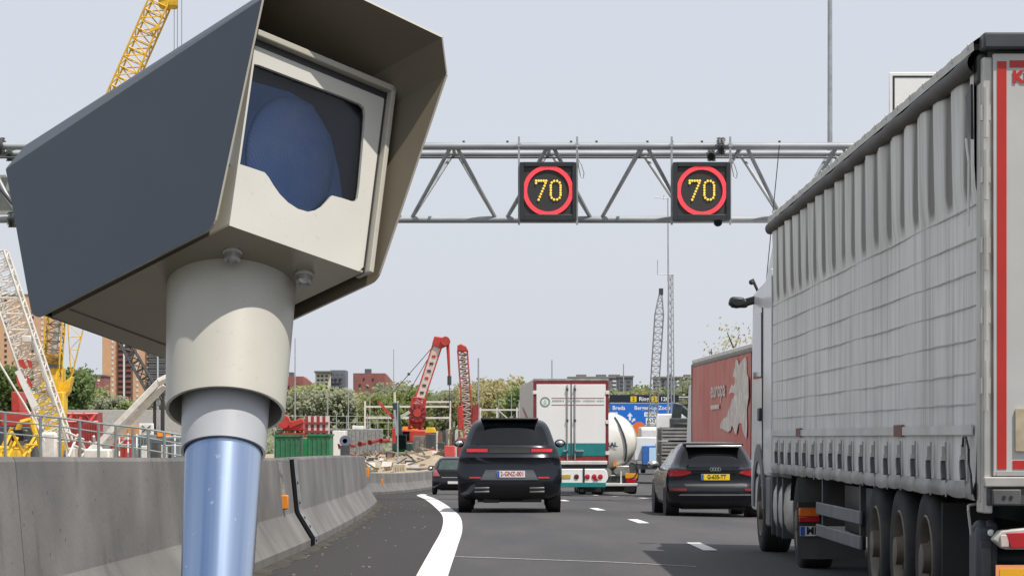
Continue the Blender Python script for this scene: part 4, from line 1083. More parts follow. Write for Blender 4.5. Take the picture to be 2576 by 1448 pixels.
# scalloped hem under the buckles
m = MB(); rows = []
for j in range(9):
    q = j / 8.0; row = []
    for k in range(NY + 1):
        y = lerp(0.22, LEN - .03, k / NY); u = (y - 0.62) / PER; sag = abs(math.sin(math.pi * u))
        a = q * math.pi
        row.append(Vector((XL - 0.022 - 0.016 * math.sin(a) * (0.75 + 0.25 * sag) - 0.004 * math.sin(y * 7.3), y, 1.125 - 0.115 * q * (0.88 + 0.12 * sag + 0.04 * math.sin(y * 3.1)))))
    rows.append(row)
m.grid(rows); m.build('curtain_hem', mat('grimy_hem', (0.33, 0.32, 0.30), 0.65, var=0.3, scale=3, stretch=(1, 0.8, 1), dirt=0.5), trk, ang=70, fix=False)
# roof: rolled dark gutter tube, pale roof edge with bows
M_ROLL = mat('dark_rolled_tarp', (0.055, 0.052, 0.05), 0.65, var=0.4, scale=2, stretch=(1, .6, 1))
m = MB(); rows = []
for k in range(60):
    y = lerp(0.16, LEN, k / 59); rr = 0.064 + 0.004 * math.sin(k * 1.3)
    rows.append([Vector((XL - 0.035 + rr * math.cos(2*math.pi*i/12) * 0.85, y, 3.845 + 0.004 * math.sin(k * .9) + rr * math.sin(2*math.pi*i/12))) for i in range(12)])
m.grid(rows, close=True); m.build('rolled_gutter', M_ROLL, trk, ang=60)
M_ROOF = mat('pale_roof_sheet', (0.60, 0.59, 0.56), 0.6, var=0.1, dirt=0.3, dcol=(0.3, 0.28, 0.25))
m = MB(); rows = []
for k in range(137):
    y = lerp(0.1, LEN + .02, k / 136); b_ = 0.022 * abs(math.sin(math.pi * y / 0.62)) ** 0.5
    rows.append([Vector((XL - 0.055, y, 3.915)), Vector((XL - 0.06, y, 3.965 + b_ * .5)), Vector((XL + 0.0, y, 4.0 + b_)), Vector((0, y, 4.03 + b_)), Vector((1.2, y, 4.005 + b_)), Vector((1.27, y, 3.945))])
m.grid(rows); m.build('roof_sheet', M_ROOF, trk, ang=50)
for k in range(22):
    m = MB(); y = 0.3 + 0.62 * k; m.box(XL - 0.066, XL + 0.02, y - 0.012, y + 0.012, 3.945, 3.985); m.build('roof_bow_end', M_ROOF, trk, bevel=.006)
# tail: corner post, frame, doors
M_ALU = mat('grimy_aluminium', (0.46, 0.45, 0.42), 0.5, metal=0.3, var=0.15, scale=3, dirt=0.35, dcol=(0.2, 0.19, 0.17))
M_DOOR = mat('grimy_grey_door', (0.50, 0.495, 0.475), 0.5, var=0.08, scale=2, dirt=0.3, dcol=(0.25, 0.24, 0.22))
m = MB(); m.box(XL - 0.012, XL + 0.05, 0.02, 0.26, 0.93, 3.86); m.build('corner_post', M_ALU, trk, bevel=.01)
m = MB(); m.box(XL - 0.02, XL + 0.015, 0.085, 0.14, 1.0, 3.7); m.build('post_ridge', M_ALU, trk, bevel=.008)
m = MB(); m.box(XL - 0.02, -XL + 0.02, -0.05, 0.12, 3.905, 4.01); m.build('tail_header', M_DSTEEL, trk, bevel=.015)
m = MB(); m.box(XL - 0.03, XL + 0.1, 0.1, 0.3, 3.70, 3.90); m.build('torn_corner_flap', M_ROLL, trk, bevel=.03)
m = MB(); m.prism([(XL - .045, 0.28, 3.72), (XL - .05, 0.46, 3.66), (XL - .045, 0.36, 3.42), (XL - .045, 0.27, 3.36)], (0.02, 0, 0)); m.build('hanging_flap', M_BLACK, trk)
m = MB(); m.path([(XL - .05, .42, 3.38), (XL - .055, .36, 3.30), (XL - .05, .33, 3.22), (XL - .05, .34, 3.0), (XL - .05, .335, 2.8)], 0.008, 5); m.build('loose_cord', M_WHITE, trk)
for sx in (-1, 1):
    m = MB(); x0, x1 = (XL + 0.05, -0.008) if sx < 0 else (0.008, -XL - 0.05); m.box(x0, x1, 0.0, 0.05, 1.17, 3.88); dr = m.build('rear_door', M_DOOR, trk, bevel=.006)
    for z in (1.75, 2.2, 2.65, 3.1, 3.5):
        m = MB(); x = XL if sx < 0 else -XL; m.box(x - .03, x + .03, -0.02, 0.04, z - .05, z + .05); m.tube((x, -.015, z - .16), (x, -.015, z + .16), .02, n=8); m.build('hinge', M_ALU, dr)
    M_BRED = mat('bright_red_stripe', (0.46, 0.025, 0.016), 0.4, var=0.08)
    xs_ = (XL + 0.075, XL + 0.135) if sx < 0 else (-XL - .135, -XL - .075)
    m = MB(); m.box(xs_[0], xs_[1], -0.004, -0.001, 1.215, 3.83); m.build('red_stripe', M_BRED, dr)
    hx0, hx1 = (XL + 0.155, -0.1) if sx < 0 else (0.1, -XL - 0.155)
    m = MB(); m.box(hx0, hx1, -0.004, -0.001, 3.79, 3.835); m.build('red_stripe', M_BRED, dr)
    m = MB(); m.box(hx0 + .02, hx1, -0.004, -0.001, 1.215, 1.27); m.build('red_stripe', M_BRED, dr)
    for xx in ((-0.35, -0.8) if sx < 0 else (0.35, 0.8)):
        m = MB(); m.tube((xx, -.03, 1.1), (xx, -.03, 3.88), 0.016, n=8); m.build('locking_bar', M_ALU, dr)
    m = MB(); m.box(x0 + .02, x1 - .02, -0.006, 0.0, 1.172, 1.2); m.build('door_foot', M_ALU, dr)
text_mesh('KRONE', 0.105, M_BRED, 'lettering', trk, (XL + 0.172, -0.006, 3.725), FACE_REAR, (1.05, 1, 1), bold=0.006, align='LEFT')
m = MB(); m.box(XL + 0.19, XL + 0.56, -0.018, -0.004, 1.33, 1.60); m.build('plywood_patch', mat('stained_plywood', (0.42, 0.35, 0.24), 0.8, var=0.25, scale=7, dirt=0.4), trk)
m = MB(); m.box(XL - .01, -XL + .01, -0.02, 0.12, 1.10, 1.165); m.build('tail_sill', M_ALU, trk, bevel=.008)
m = MB(); m.box(XL + 0.01, -XL - 0.01, 0.0, 0.16, 0.98, 1.095); m.build('tail_beam', mat('tail_beam_paint', (0.06, 0.065, 0.075), 0.5, var=0.2), trk, bevel=.01)
m = MB(); m.box(XL + 0.04, XL + 0.22, -0.05, 0.0, 0.985, 1.085); bp = m.build('buffer_block', mat('buffer_rubber', (0.09, 0.09, 0.088), 0.7, var=0.2), trk, bevel=.008)
for x in (XL + .11, XL + .155):
    m = MB(); m.tube((x, -.055, 1.035), (x, -.045, 1.035), 0.012, n=10); m.build('bolt_hole', M_BLACK, bp)
# tail lamp housing, light bar, orange marker board
m = MB(); m.prism([(XL + .05, -.02, .76), (XL + .10, -.02, .82), (XL + .5, -.02, .86), (XL + .5, -.02, .70), (XL + .12, -.02, .70)], (0, .14, 0)); lb = m.build('lamp_carrier', mat('pale_lamp_carrier', (0.50, 0.48, 0.44), 0.5, var=0.2), trk, bevel=.01)
m = MB(); m.box(XL + .09, XL + .145, -0.04, -.021, .715, .795); m.build('clear_lens', mat('clear_lens', (0.65, 0.55, 0.5), 0.2, var=.2, coat=.5), lb, bevel=.006)
m = MB(); m.prism([(XL + .125, -0.042, .805), (XL + .50, -0.042, .815), (XL + .5, -0.042, .71), (XL + .155, -0.042, .71)], (0, .02, 0)); m.build('red_lens', M_LAMPRED, lb, bevel=.004)
m = MB(); m.box(XL + .2, -XL - .2, .02, .12, .45, .60); m.build('underrun_bar', M_DSTEEL, trk, bevel=.01)
for x in (-.6, .6):
    m = MB(); m.box(x - .05, x + .05, .05, .15, .55, 1.0); m.build('underrun_bracket', M_DSTEEL, trk)
m = MB(); m.box(XL + .065, XL + .62, -.01, .0, .32, .60); ob = m.build('marker_board', mat('orange_board_border', (0.85, 0.33, 0.14), .4, var=.05), trk)
m = MB(); m.box(XL + .09, XL + .595, -.014, -.011, .345, .575); m.build('board_field', mat('amber_board_field', (0.80, 0.40, 0.015), .4, var=.05), ob)
# grey plastic box at the tail corner with marker light
M_PBOX = mat('grey_moulded_plastic', (0.045, 0.052, 0.06), .5, var=.15)
m = MB(); m.box(XL - .02, XL + .12, .22, .50, .30, .84); pb = m.build('tool_box', M_PBOX, trk, bevel=.025)
m = MB(); m.box(XL + .0, XL + .085, .205, .225, .36, .75); m.build('box_lid', M_PBOX, pb, bevel=.012)
m = MB(); m.box(XL + .012, XL + .075, .198, .207, .43, .70); m.build('lid_panel', mat('lighter_plastic', (0.075, 0.085, 0.095), .5, var=.15), pb, bevel=.006)
for x in (XL + .02, XL + .085):
    m = MB(); m.sphere((x, .3, .83), .05, 12, 8); m.build('box_shoulder', M_PBOX, pb)
m = MB(); m.lathe((XL + .07, .20, .80), (0, -1, 0), [(.022, 0), (.022, .02), (.012, .028)], n=14); m.build('marker_lamp', mat('white_lamp', (.8, .8, .78), .3, var=.03), trk)
m = MB(); m.tube((XL + .08, .2, .8), (XL + .2, .05, .74), .016, n=8); m.build('marker_arm', M_BLACK, trk)
m = MB(); m.path([(XL + .02, .45, .98), (XL - .03, .45, .97), (XL - .035, .42, .93), (XL - .02, .40, .78), (XL + .0, .40, .77)], .01, 6); m.build('bent_bracket', M_ALU, trk)
m = MB(); m.path([(XL - .05, .55, 1.36), (XL - .06, .47, 1.42), (XL - .06, .38, 1.42), (XL - .055, .30, 1.34), (XL - .05, .33, 1.25), (XL - .05, .24, 1.17), (XL - .05, .2, 1.05)], .008, 5); m.build('air_hose', M_BLACK, trk)
# chassis, axles, wheels, mudguards
m = MB(); m.box(-.55, -.35, .1, LEN - .5, .80, 1.08); m.box(.35, .55, .1, LEN - .5, .80, 1.08)
for y in range(1, 13): m.box(-1.2, 1.2, y - .04, y + .04, 1.0, 1.08)
m.build('chassis', M_DSTEEL, trk)
wt = wheel_proto(0.52, 0.37, mat('dusty_truck_rim', (0.15, 0.13, 0.10), .6, metal=.3, var=.25, scale=8, dirt=.4), truck=True)
for y in (2.62, 3.95, 5.28):
    put_wheel(wt, trk, (XL + .02, y, .52), True); put_wheel(wt, trk, (-XL - .02, y, .52), False)
    m = MB(); m.tube((-1.0, y, .52), (1.0, y, .52), .075, n=12); m.build('axle', M_DSTEEL, trk)
for y0 in (2.0,):
    m = MB(); m.box(XL + .05, XL + .42, 1.98, 2.0, .22, .95); m.build('mud_flap', M_BLACK, trk)
# side guard planks between trailer wheels and tractor
M_PLANK = mat('grey_side_guard', (0.13, 0.14, 0.15), .55, metal=.2, var=.2, scale=3)
for z in (.71, .49):
    m = MB(); m.box(XL + .02, XL + .05, 6.2, 9.5, z - .062, z + .062); m.build('side_guard', M_PLANK, trk, bevel=.01)
for y in (6.4, 9.2):
    m = MB(); m.box(XL + .05, XL + .1, y - .04, y + .04, .42, 1.05); m.build('guard_bracket', M_DSTEEL, trk)
m = MB(); m.box(XL + .25, XL + 2.0, 6.3, 9.0, .5, .95); m.build('pallet_box', M_BLACK, trk)
# tractor: drive wheels, mudguard, rear lamp and plate, tank, cab
TYc = 10.3
m = MB(); m.box(XL - .08, XL + .62, TYc - .02, TYc, .16, 1.0); m.build('tractor_mud_flap', mat('grey_rubber_flap', (0.075, 0.073, 0.07), .8, var=.2), trk)
M_AMB = mat('amber_lamp', (0.75, 0.16, 0.02), .25, var=.15, coat=.4)
m = MB(); m.box(XL - .07, XL + .14, TYc - .10, TYc - .02, .60, .70); tl_ = m.build('tractor_tail_lamp', M_AMB, trk, bevel=.012)
m = MB(); m.box(XL - .07, XL + .14, TYc - .098, TYc - .022, .545, .598); m.build('red_lens', M_LAMPRED, tl_, bevel=.006)
m = MB(); m.box(XL - .08, XL + .15, TYc - .11, TYc - .02, .70, .75); m.build('lamp_hood', M_BLACK, tl_)
m = MB(); m.box(XL - .055, XL + .46, TYc - .06, TYc - .04, .40, .50); np_ = m.build('number_plate', M_PLATE_W, trk)
m = MB(); m.box(XL - .053, XL - .005, TYc - .063, TYc - .061, .403, .497); m.build('plate_band', M_PLATE_BLUE, np_)
text_mesh('ML', .105, M_INK, 'plate_characters', np_, (XL + .075, TYc - .064, .45), FACE_REAR, bold=.004)
for y in (11.35,):
    put_wheel(wt, trk, (XL + .04, y, .52), True); put_wheel(wt, trk, (-XL - .04, y, .52), False)
    m = MB(); N = 14
    m.grid([[Vector((x, y + .60 * math.cos(R(20) + R(140) * k / N), .52 + .60 * math.sin(R(20) + R(140) * k / N))) for k in range(N + 1)] for x in (XL + .02, XL + .45)]); m.build('mudguard', M_BLACK, trk)
m = MB(); rows = []
for k in range(9):
    y = lerp(12.5, 14.2, k / 8.0); rr = 0.33 if 0 < k < 8 else 0.25
    rows.append([Vector((XL + .36 + rr * math.copysign(abs(math.cos(2*math.pi*i/20)) ** .6, math.cos(2*math.pi*i/20)), y, .62 + rr * math.copysign(abs(math.sin(2*math.pi*i/20)) ** .6, math.sin(2*math.pi*i/20)))) for i in range(20)])
m.grid(rows, close=True); m.f.append(tuple(range(20))); m.mi.append(0); nv = len(m.v); m.f.append(tuple(range(nv - 20, nv))); m.mi.append(0)
tank = m.build('fuel_tank', mat('dull_alloy', (0.50, 0.485, 0.44), .45, metal=.4, var=.15, scale=4, dirt=.3), trk, ang=50)
for y in (12.75, 13.35, 13.95):
    m = MB(); m.box(XL + .02, XL + .7, y - .03, y + .03, .27, .96); m.build('tank_strap', M_DSTEEL, tank, bevel=.01)
m = MB(); m.box(XL + .1, XL + .5, 12.52, 14.1, .96, 1.02); m.build('tank_step', M_BLACK, tank)
M_CABW = mat('cab_white', (0.66, 0.67, 0.68), .35, var=.05, coat=.3, dirt=.15)
m = MB(); m.prism([(XL + .02, 14.25, .95), (XL + .02, 14.25, 3.35), (XL + .02, 16.35, 3.25), (XL + .02, 16.5, 2.4), (XL + .02, 16.62, 1.0), (XL + .02, 16.55, .5), (XL + .02, 15.9, .5), (XL + .02, 15.9, .95)], (2.46, 0, 0)); cab = m.build('cab', M_CABW, trk, bevel=.05, seg=3)
m = MB(); m.prism([(XL + .12, 14.0, 3.3), (XL + .12, 14.0, 3.9), (XL + .12, 14.6, 3.88), (XL + .12, 16.1, 3.25)], (2.26, 0, 0)); m.build('roof_deflector', M_CABW, trk, bevel=.05)
m = MB(); m.box(XL + .005, XL + .03, 13.85, 14.24, 1.0, 3.4); m.build('side_deflector', M_CABW, trk, bevel=.008)
m = MB(); m.prism([(XL + .016, 15.15, 2.15), (XL + .016, 15.15, 2.95), (XL + .016, 15.95, 2.95), (XL + .016, 16.2, 2.15)], (-.006, 0, 0)); m.build('cab_window', M_GLASS, cab, bevel=.003)
m = MB(); m.box(XL + .008, XL + .022, 15.02, 15.05, 1.1, 3.0); m.build('door_gap', M_BLACK, cab)
m = MB(); m.box(XL - .02, XL + .02, 15.1, 15.35, 1.62, 1.78); m.build('cab_handle', M_BLACK, cab, bevel=.015)
M_FEND = mat('grey_fender', (0.11, 0.115, 0.12), .5, var=.15)
m = MB(); N = 14
m.prism([(XL - .0, 15.5 + .72 * math.cos(R(-5) + R(190) * k / N), .62 + .72 * math.sin(R(-5) + R(190) * k / N)) for k in range(N + 1)] + [(XL, 15.5 + .53 * math.cos(R(185) - R(190) * k / N), .60 + .53 * math.sin(R(185) - R(190) * k / N)) for k in range(N + 1)], (.5, 0, 0)); m.build('front_fender', M_FEND, trk)
m = MB(); m.box(XL + .03, XL + .25, 14.3, 14.8, .35, .95); m.build('cab_step', M_FEND, trk, bevel=.03)
put_wheel(wt, trk, (XL + .03, 15.5, .52), True); put_wheel(wt, trk, (-XL - .03, 15.5, .52), False)
m = MB(); m.box(XL - .27, XL - .05, 16.2, 16.34, 3.06, 3.17); mr = m.build('mirror_arm', M_BLACK, trk, bevel=.03)
m = MB(); m.prism([(XL - .30, 16.18, 3.10), (XL - .27, 16.18, 3.20), (XL - .10, 16.18, 3.19), (XL - .08, 16.18, 3.08), (XL - .2, 16.18, 3.05)], (0, .2, 0)); m.build('mirror_head', M_BLACK, trk, bevel=.03)
m = MB(); m.bar((XL - .1, 16.25, 3.12), (XL + .12, 16.1, 3.18), .05, .10); m.build('mirror_mount', M_BLACK, trk, bevel=.02)
m = MB(); m.tube((XL + .1, 16.2, 3.2), (XL + .0, 16.2, 3.42), .02, n=6); m.sphere((XL - .01, 16.2, 3.38), .035, 8, 6); m.build('cab_camera', M_BLACK, trk)
m = MB(); m.tube((XL + .14, 15.9, 3.3), (XL + .24, 15.2, 5.0), .006, n=5); m.build('whip_aerial', M_DSTEEL, trk)
m = MB(); m.box(-.5, .5, 10.2, 16.2, .55, .9); m.build('tractor_frame', M_DSTEEL, trk)

# ------------------------------------------------------------------ white box truck with teal band
wd = 88.0; wx = W(1436, 0, wd).x
wtk = thing('white_box_truck', (wx, wd, rz(wx, wd)), 'white box truck with red edges and a teal band seen from behind', 'truck', rotz=R(1.9))
HW = 1.275
M_DRED = mat('dark_red_frame', (0.22, 0.022, 0.028), .5, var=.2)
M_TEAL = mat('teal_paint', (0.015, 0.20, 0.20), .45, var=.1)
M_BWHITE = mat('truck_box_white', (0.80, 0.79, 0.77), .45, var=.03, scale=1.5, dirt=.12, dcol=(.55, .5, .45))
M_SIDEG = mat('box_side_grey', (0.50, 0.49, 0.45), .6, var=.1)
m = MB(); m.box(-HW + .02, HW - .02, .06, 13.5, 1.15, 3.96); bxo = m.build('box', M_SIDEG, wtk, bevel=.02)
m = MB(); m.prism([(-HW + .012, 2.0, 2.2), (-HW + .012, 10.0, 3.0), (-HW + .012, 10.0, 3.15), (-HW + .012, 2.0, 2.4)], (.006, 0, 0)); m.build('side_stripe', M_DRED, bxo)
m = MB(); m.box(-HW, HW, 0, .12, 3.89, 3.97); m.build('top_rail', mat('grey_top_rail', (.28, .28, .25), .6, var=.25), wtk, bevel=.01)
m = MB(); m.box(-HW + .06, HW - .06, 0.01, .1, 3.78, 3.888); m.build('header', M_DRED, wtk)
for sx in (-1, 1):
    m = MB(); m.box(min(sx * HW, sx * (HW - .1)), max(sx * HW, sx * (HW - .1)), 0, .12, 1.05, 3.885); m.build('corner_post', M_DRED, wtk, bevel=.01)
    m = MB(); x0, x1 = min(sx * .02, sx * (HW - .105)), max(sx * .02, sx * (HW - .105)); m.box(x0, x1, -0.01, .08, 1.78, 3.775); dr = m.build('door', M_BWHITE, wtk, bevel=.008)
    m = MB(); m.box(x0, x1, -.008, .08, 1.36, 1.778); m.build('teal_band', M_TEAL, dr, bevel=.004)
    for xx in (.13, ):
        m = MB(); m.tube((sx * xx, -.04, 1.2), (sx * xx, -.04, 3.76), .022, n=8); rod = m.build('lock_rod', mat('lock_rod_grey', (.33, .33, .32), .5, metal=.3, var=.2), dr)
        for z in (1.5, 2.55, 3.6):
            m = MB(); m.box(sx * xx - .035, sx * xx + .035, -.07, -.01, z - .04, z + .04); m.build('rod_guide', M_DSTEEL, rod)
        m = MB(); m.box(sx * xx - .14 if sx < 0 else sx * xx - .02, sx * xx + .02 if sx < 0 else sx * xx + .3, -.07, -.03, 1.50, 1.56); m.build('lock_handle', M_CHROME, rod)
    for z in (1.45, 2.5, 3.5):
        m = MB(); m.box(min(sx * (HW + .02), sx * (HW - .11)), max(sx * (HW + .02), sx * (HW - .11)), -.03, .05, z - .06, z + .06); m.build('door_hinge', M_WHITE, dr, bevel=.006)
m = MB(); m.box(-.02, .02, -.012, .05, 1.2, 3.77); m.build('door_gap', M_DSTEEL, wtk)
m = MB(); N = 28; o0 = Vector((-.88, -.013, 3.18))
m.holed([o0 + Vector((.17 * math.cos(2*math.pi*i/N), 0, .17 * math.sin(2*math.pi*i/N))) for i in range(N)], [o0 + Vector((.125 * math.cos(2*math.pi*i/N), 0, .125 * math.sin(2*math.pi*i/N))) for i in range(N)], (0, -.005, 0)); m.build('emblem_ring', mat('green_grey_print', (.16, .26, .23), .6, var=.1), wtk, smooth=False)
m = MB(); m.prism([o0 + Vector((-.05, 0, -.07)), o0 + Vector((.05, 0, -.07)), o0 + Vector((.04, 0, .04)), o0 + Vector((0, 0, .09)), o0 + Vector((-.04, 0, .04))], (0, -.004, 0)); m.build('emblem_centre', mat('pale_green_print', (.45, .55, .5), .6, var=.1), wtk)
M_LINER = mat('fine_red_rule', (.35, .12, .12), .6, var=.1)
for z in (3.31, 3.08):
    m = MB(); m.box(-.66, 1.12, -.018, -.013, z - .010, z + .010); m.build('printed_rule', M_LINER, wtk)
rr_ = random.Random(5)
for i in range(34):                                  # a line of small print, too small to read
    x = -.64 + i * .052
    if i in (8, 9, 19, 28): continue
    h = rr_.uniform(.02, .035)
    m = MB(); m.box(x, x + .035, -.016, -.0125, 3.215 - h, 3.215 + h); m.build('print_mark', mat('grey_green_print', (.28, .36, .33), .6, var=.2), wtk)
m = MB(); m.box(-HW + .02, HW - .02, -.0, .1, 1.2, 1.335); m.build('lower_rail', M_DRED, wtk)
m = MB(); m.box(-HW + .05, HW - .05, -.06, .1, 1.06, 1.19); m.build('tail_step', mat('worn_white_step', (.6, .58, .54), .5, var=.12), wtk, bevel=.02)
m = MB(); m.box(-HW + .05, HW - .05, -.02, .12, .94, 1.058); m.build('dark_beam', M_BLACK, wtk)
m = MB(); m.prism([(-HW + .02, -.05, .40), (HW - .12, -.05, .40), (HW - .02, -.05, .60), (HW - .06, -.05, .84), (HW - .15, -.05, .92), (-HW + .02, -.05, .92)], (0, .12, 0)); bm_ = m.build('bumper', M_BWHITE, wtk, bevel=.02)
m = MB(); m.box(-HW + .01, HW - .1, -.07, -.05, .30, .46); m.build('teal_skirt', M_TEAL, wtk, bevel=.01)
for x in (-.35, .35):
    m = MB(); m.box(x - .03 + (.08 if x > 0 else 0), x + .03 + (.08 if x > 0 else 0), -.075, -.05, .46, .94); m.build('bumper_gap', M_BLACK, bm_)
for x in (.18, .55, .78, .99, -.55, -.78, -.99):
    m = MB(); m.lathe((x, -.052, .655), (0, -1, 0), [(.085, 0), (.085, .02), (.05, .03)], n=16); m.build('round_lamp', M_LAMPRED if abs(x) > .3 else mat('dark_red_lens', (.10, .02, .02), .3, var=.2), bm_)
m = MB(); m.prism([(.74, -.06, .52), (.92, -.06, .52), (.83, -.06, .66)], (0, -.012, 0)); m.build('red_triangle', M_LAMPRED, bm_)
m = MB(); m.box(-.62, -.02, -.068, -.052, .60, .72); m.build('number_plate', mat('worn_yellow_plate', (.52, .36, .05), .5, var=.3, scale=12), bm_)
wt2 = wheel_proto(0.5, 0.34, M_RIM, truck=True)
for y in (1.9, 3.2, 11.5):
    put_wheel(wt2, wtk, (-HW + .05, y, .5), True); put_wheel(wt2, wtk, (HW - .05, y, .5), False)
for x in (-.8, .8):
    m = MB(); m.box(x - .3, x + .3, 1.2, 1.22, .12, .85); m.build('mud_flap', M_BLACK, wtk)
m = MB(); m.box(-.5, .5, .1, 13, .7, 1.1); m.build('chassis', M_DSTEEL, wtk)
m = MB(); m.prism([(-1.22, 13.9, .5), (-1.22, 13.9, 3.6), (-1.22, 15.6, 3.4), (-1.22, 16.1, 1.6), (-1.22, 16.1, .5)], (2.44, 0, 0)); m.build('cab', M_BWHITE, wtk, bevel=.06)

# ------------------------------------------------------------------ white tanker
kd = 106.0; kx = W(1531, 0, kd).x
tnk = thing('tanker_truck', (kx, kd, gz(kd) - .02), 'rounded white tanker trailer seen end-on, right of the white box truck', 'tanker', rotz=R(1.9))
M_TANKW = mat('tanker_white', (0.80, 0.79, 0.74), .35, var=.04, coat=.3, dirt=.15, dcol=(.5, .47, .4))
m = MB(); m.lathe((0, 0, 2.15), (0, 1, 0), [(.001, .0), (.45, .03), (.8, .1), (1.03, .24), (1.14, .42), (1.18, .6), (1.2, 1.0), (1.2, 11.0), (1.1, 11.5), (.6, 11.8), (.001, 11.85)], n=48, cap=False); tk = m.build('tank', M_TANKW, tnk, ang=60)
m = MB(); m.lathe((0, .42, 2.15), (0, 1, 0), [(1.15, 0), (1.17, .02), (1.19, .05)], n=48, cap=False); m.build('weld_ring', mat('shadow_grey', (.45, .44, .4), .6, var=.1), tk)
def tank_y(x, z):
    return interp([(0, 0), (.45, .03), (.8, .1), (1.03, .24), (1.14, .42), (1.18, .6)], math.hypot(x, z - 2.15)) - .06
pts = [Vector((x, tank_y(x, z), z)) for x, z in ((.25, 3.16), (.36, 3.0), (.48, 2.75), (.58, 2.5), (.66, 2.25), (.71, 2.0), (.72, 1.75), (.70, 1.5), (.66, 1.35))]
m = MB(); m.path(pts, .035, 6); m.build('drain_hose', M_DSTEEL, tnk)
text_mesh('ERAL', .24, mat('dark_blue_grey_letters', (.04, .05, .08), .5, var=.15), 'lettering', tnk, (.05, -.02, 2.02), FACE_REAR, (1.1, 1, 1), bold=.012)
m = MB(); m.box(.18, .32, .04, .07, 1.15, 1.33); m.build('orange_label', M_ORANGE, tnk)
M_VALVE = mat('valve_metal', (.40, .39, .36), .4, metal=.6, var=.2)
m = MB(); m.box(.30, .85, -.1, .3, .75, 1.18); m.build('valve_cabinet', M_VALVE, tnk, bevel=.05)
m = MB(); m.lathe((-.1, -.15, .9), (0, 1, 0), [(.2, 0), (.2, .2), (.12, .25)], n=16); m.lathe((.32, -.2, .95), (0, 1, 0), [(.12, 0), (.12, .2)], n=16); m.build('valve', M_VALVE, tnk)
m = MB(); m.path([Vector((.9 + .24 * math.cos(a), -.12, .98 + .32 * math.sin(a))) for a in [R(-100 + 22 * k) for k in range(10)]], .035, 6); m.build('coiled_hose', M_BLACK, tnk)
m = MB(); m.box(-1.2, 1.22, -.2, -.08, .34, .46); m.build('underrun_bar', mat('pale_bar', (.62, .61, .58), .5, var=.1), tnk, bevel=.02)
m = MB(); m.box(-.9, 1.05, -.05, .1, .5, .76); m.build('rear_frame', M_DSTEEL, tnk)
m = MB(); m.box(.46, .52, -.12, -.05, .45, .95); m.build('post', M_WHITE, tnk)
m = MB(); m.box(.66, 1.16, -.14, -.06, .66, .86); m.build('amber_lamp', mat('amber_reflector', (.8, .35, .03), .35, var=.1), tnk, bevel=.01)
m = MB(); m.box(.70, 1.10, -.14, -.06, .50, .64); m.build('red_lamp', M_LAMPRED, tnk, bevel=.01)
for y in (1.0, 2.3, 3.6):
    put_wheel(wt2, tnk, (-1.2, y, .5), True); put_wheel(wt2, tnk, (1.2, y, .5), False)
m = MB(); m.box(-1.15, 1.15, .4, .42, .1, .45); m.build('mud_flap', M_BLACK, tnk)
m = MB(); m.box(-.5, .5, .1, 13.4, .8, 1.0); m.build('chassis', M_DSTEEL, tnk)
m = MB(); m.prism([(-1.22, 13.2, .5), (-1.22, 13.2, 3.0), (-1.22, 14.8, 2.9), (-1.22, 15.3, 1.5), (-1.22, 15.3, .5)], (2.44, 0, 0)); m.build('cab', M_TANKW, tnk, bevel=.06)

# ------------------------------------------------------------------ red curtain-sided truck
rd0 = 62.0; rxl = (W(1893, 0, rd0).x)
red = thing('red_truck', (5.72 + 1.27, rd0, rz(6.5, rd0)), 'faded red curtain-sided truck with pale worn artwork behind the grey truck', 'truck', rotz=R(2.05))
def red_tarp():
    m, n, b = new_mat('faded_red_tarpaulin')
    c, _ = noise_col(n, b, (0.58, 0.115, 0.09), 0, 0.45, (1, .7, .9), 6, col2=(0.64, 0.24, 0.19))
    f = ramp(n, noise(n, 5, (.2, 1.5, .3), 6), .5, .8); mm = n.nodes.new('ShaderNodeMath'); mm.operation = 'MULTIPLY'; mm.inputs[1].default_value = .4; n.links.new(f, mm.inputs[0])
    c = mixc(n, mm.outputs[0], c, (.58, .33, .28)); n.links.new(c, b.inputs['Base Color']); b.inputs['Roughness'].default_value = .6
    add_bump(n, b, noise(n, 3, (.3, 2, .4), 4), .3, .03); return m
M_RTARP = red_tarp()
m = MB(); rows = []
for z in [1.0, 1.2, 1.5, 2, 2.5, 3, 3.4, 3.7]:
    rows.append([Vector((-1.27 - .01 * math.sin(y * 5.1 + z) - .012 * math.sin(y * 11.4), y, z)) for y in [.15 + 13.3 * k / 110 for k in range(111)]])
m.grid(rows); m.build('curtain', M_RTARP, red, ang=60, fix=False)
m = MB(); m.box(-1.22, 1.25, .02, 13.5, 1.05, 3.78); m.build('load_body', M_DSTEEL, red)
m = MB(); m.box(-1.285, 1.285, 0, 13.55, 3.70, 3.80); m.build('roof_rail', mat('grey_roof_rail', (.20, .19, .17), .6, var=.2), red, bevel=.02)
m = MB(); m.box(-1.28, 1.28, 0, 13.6, 3.80, 3.93); m.build('roof', mat('pale_roof', (.72, .71, .66), .6, var=.06), red, bevel=.03)
m = MB(); m.box(-1.30, -1.20, 13.45, 13.62, .9, 3.78); m.build('front_post', M_DSTEEL, red, bevel=.01)
m = MB(); m.box(-1.29, -1.25, .1, 13.4, .95, 1.02); m.build('lower_band', mat('pale_pink_band', (.55, .35, .32), .6, var=.1), red)
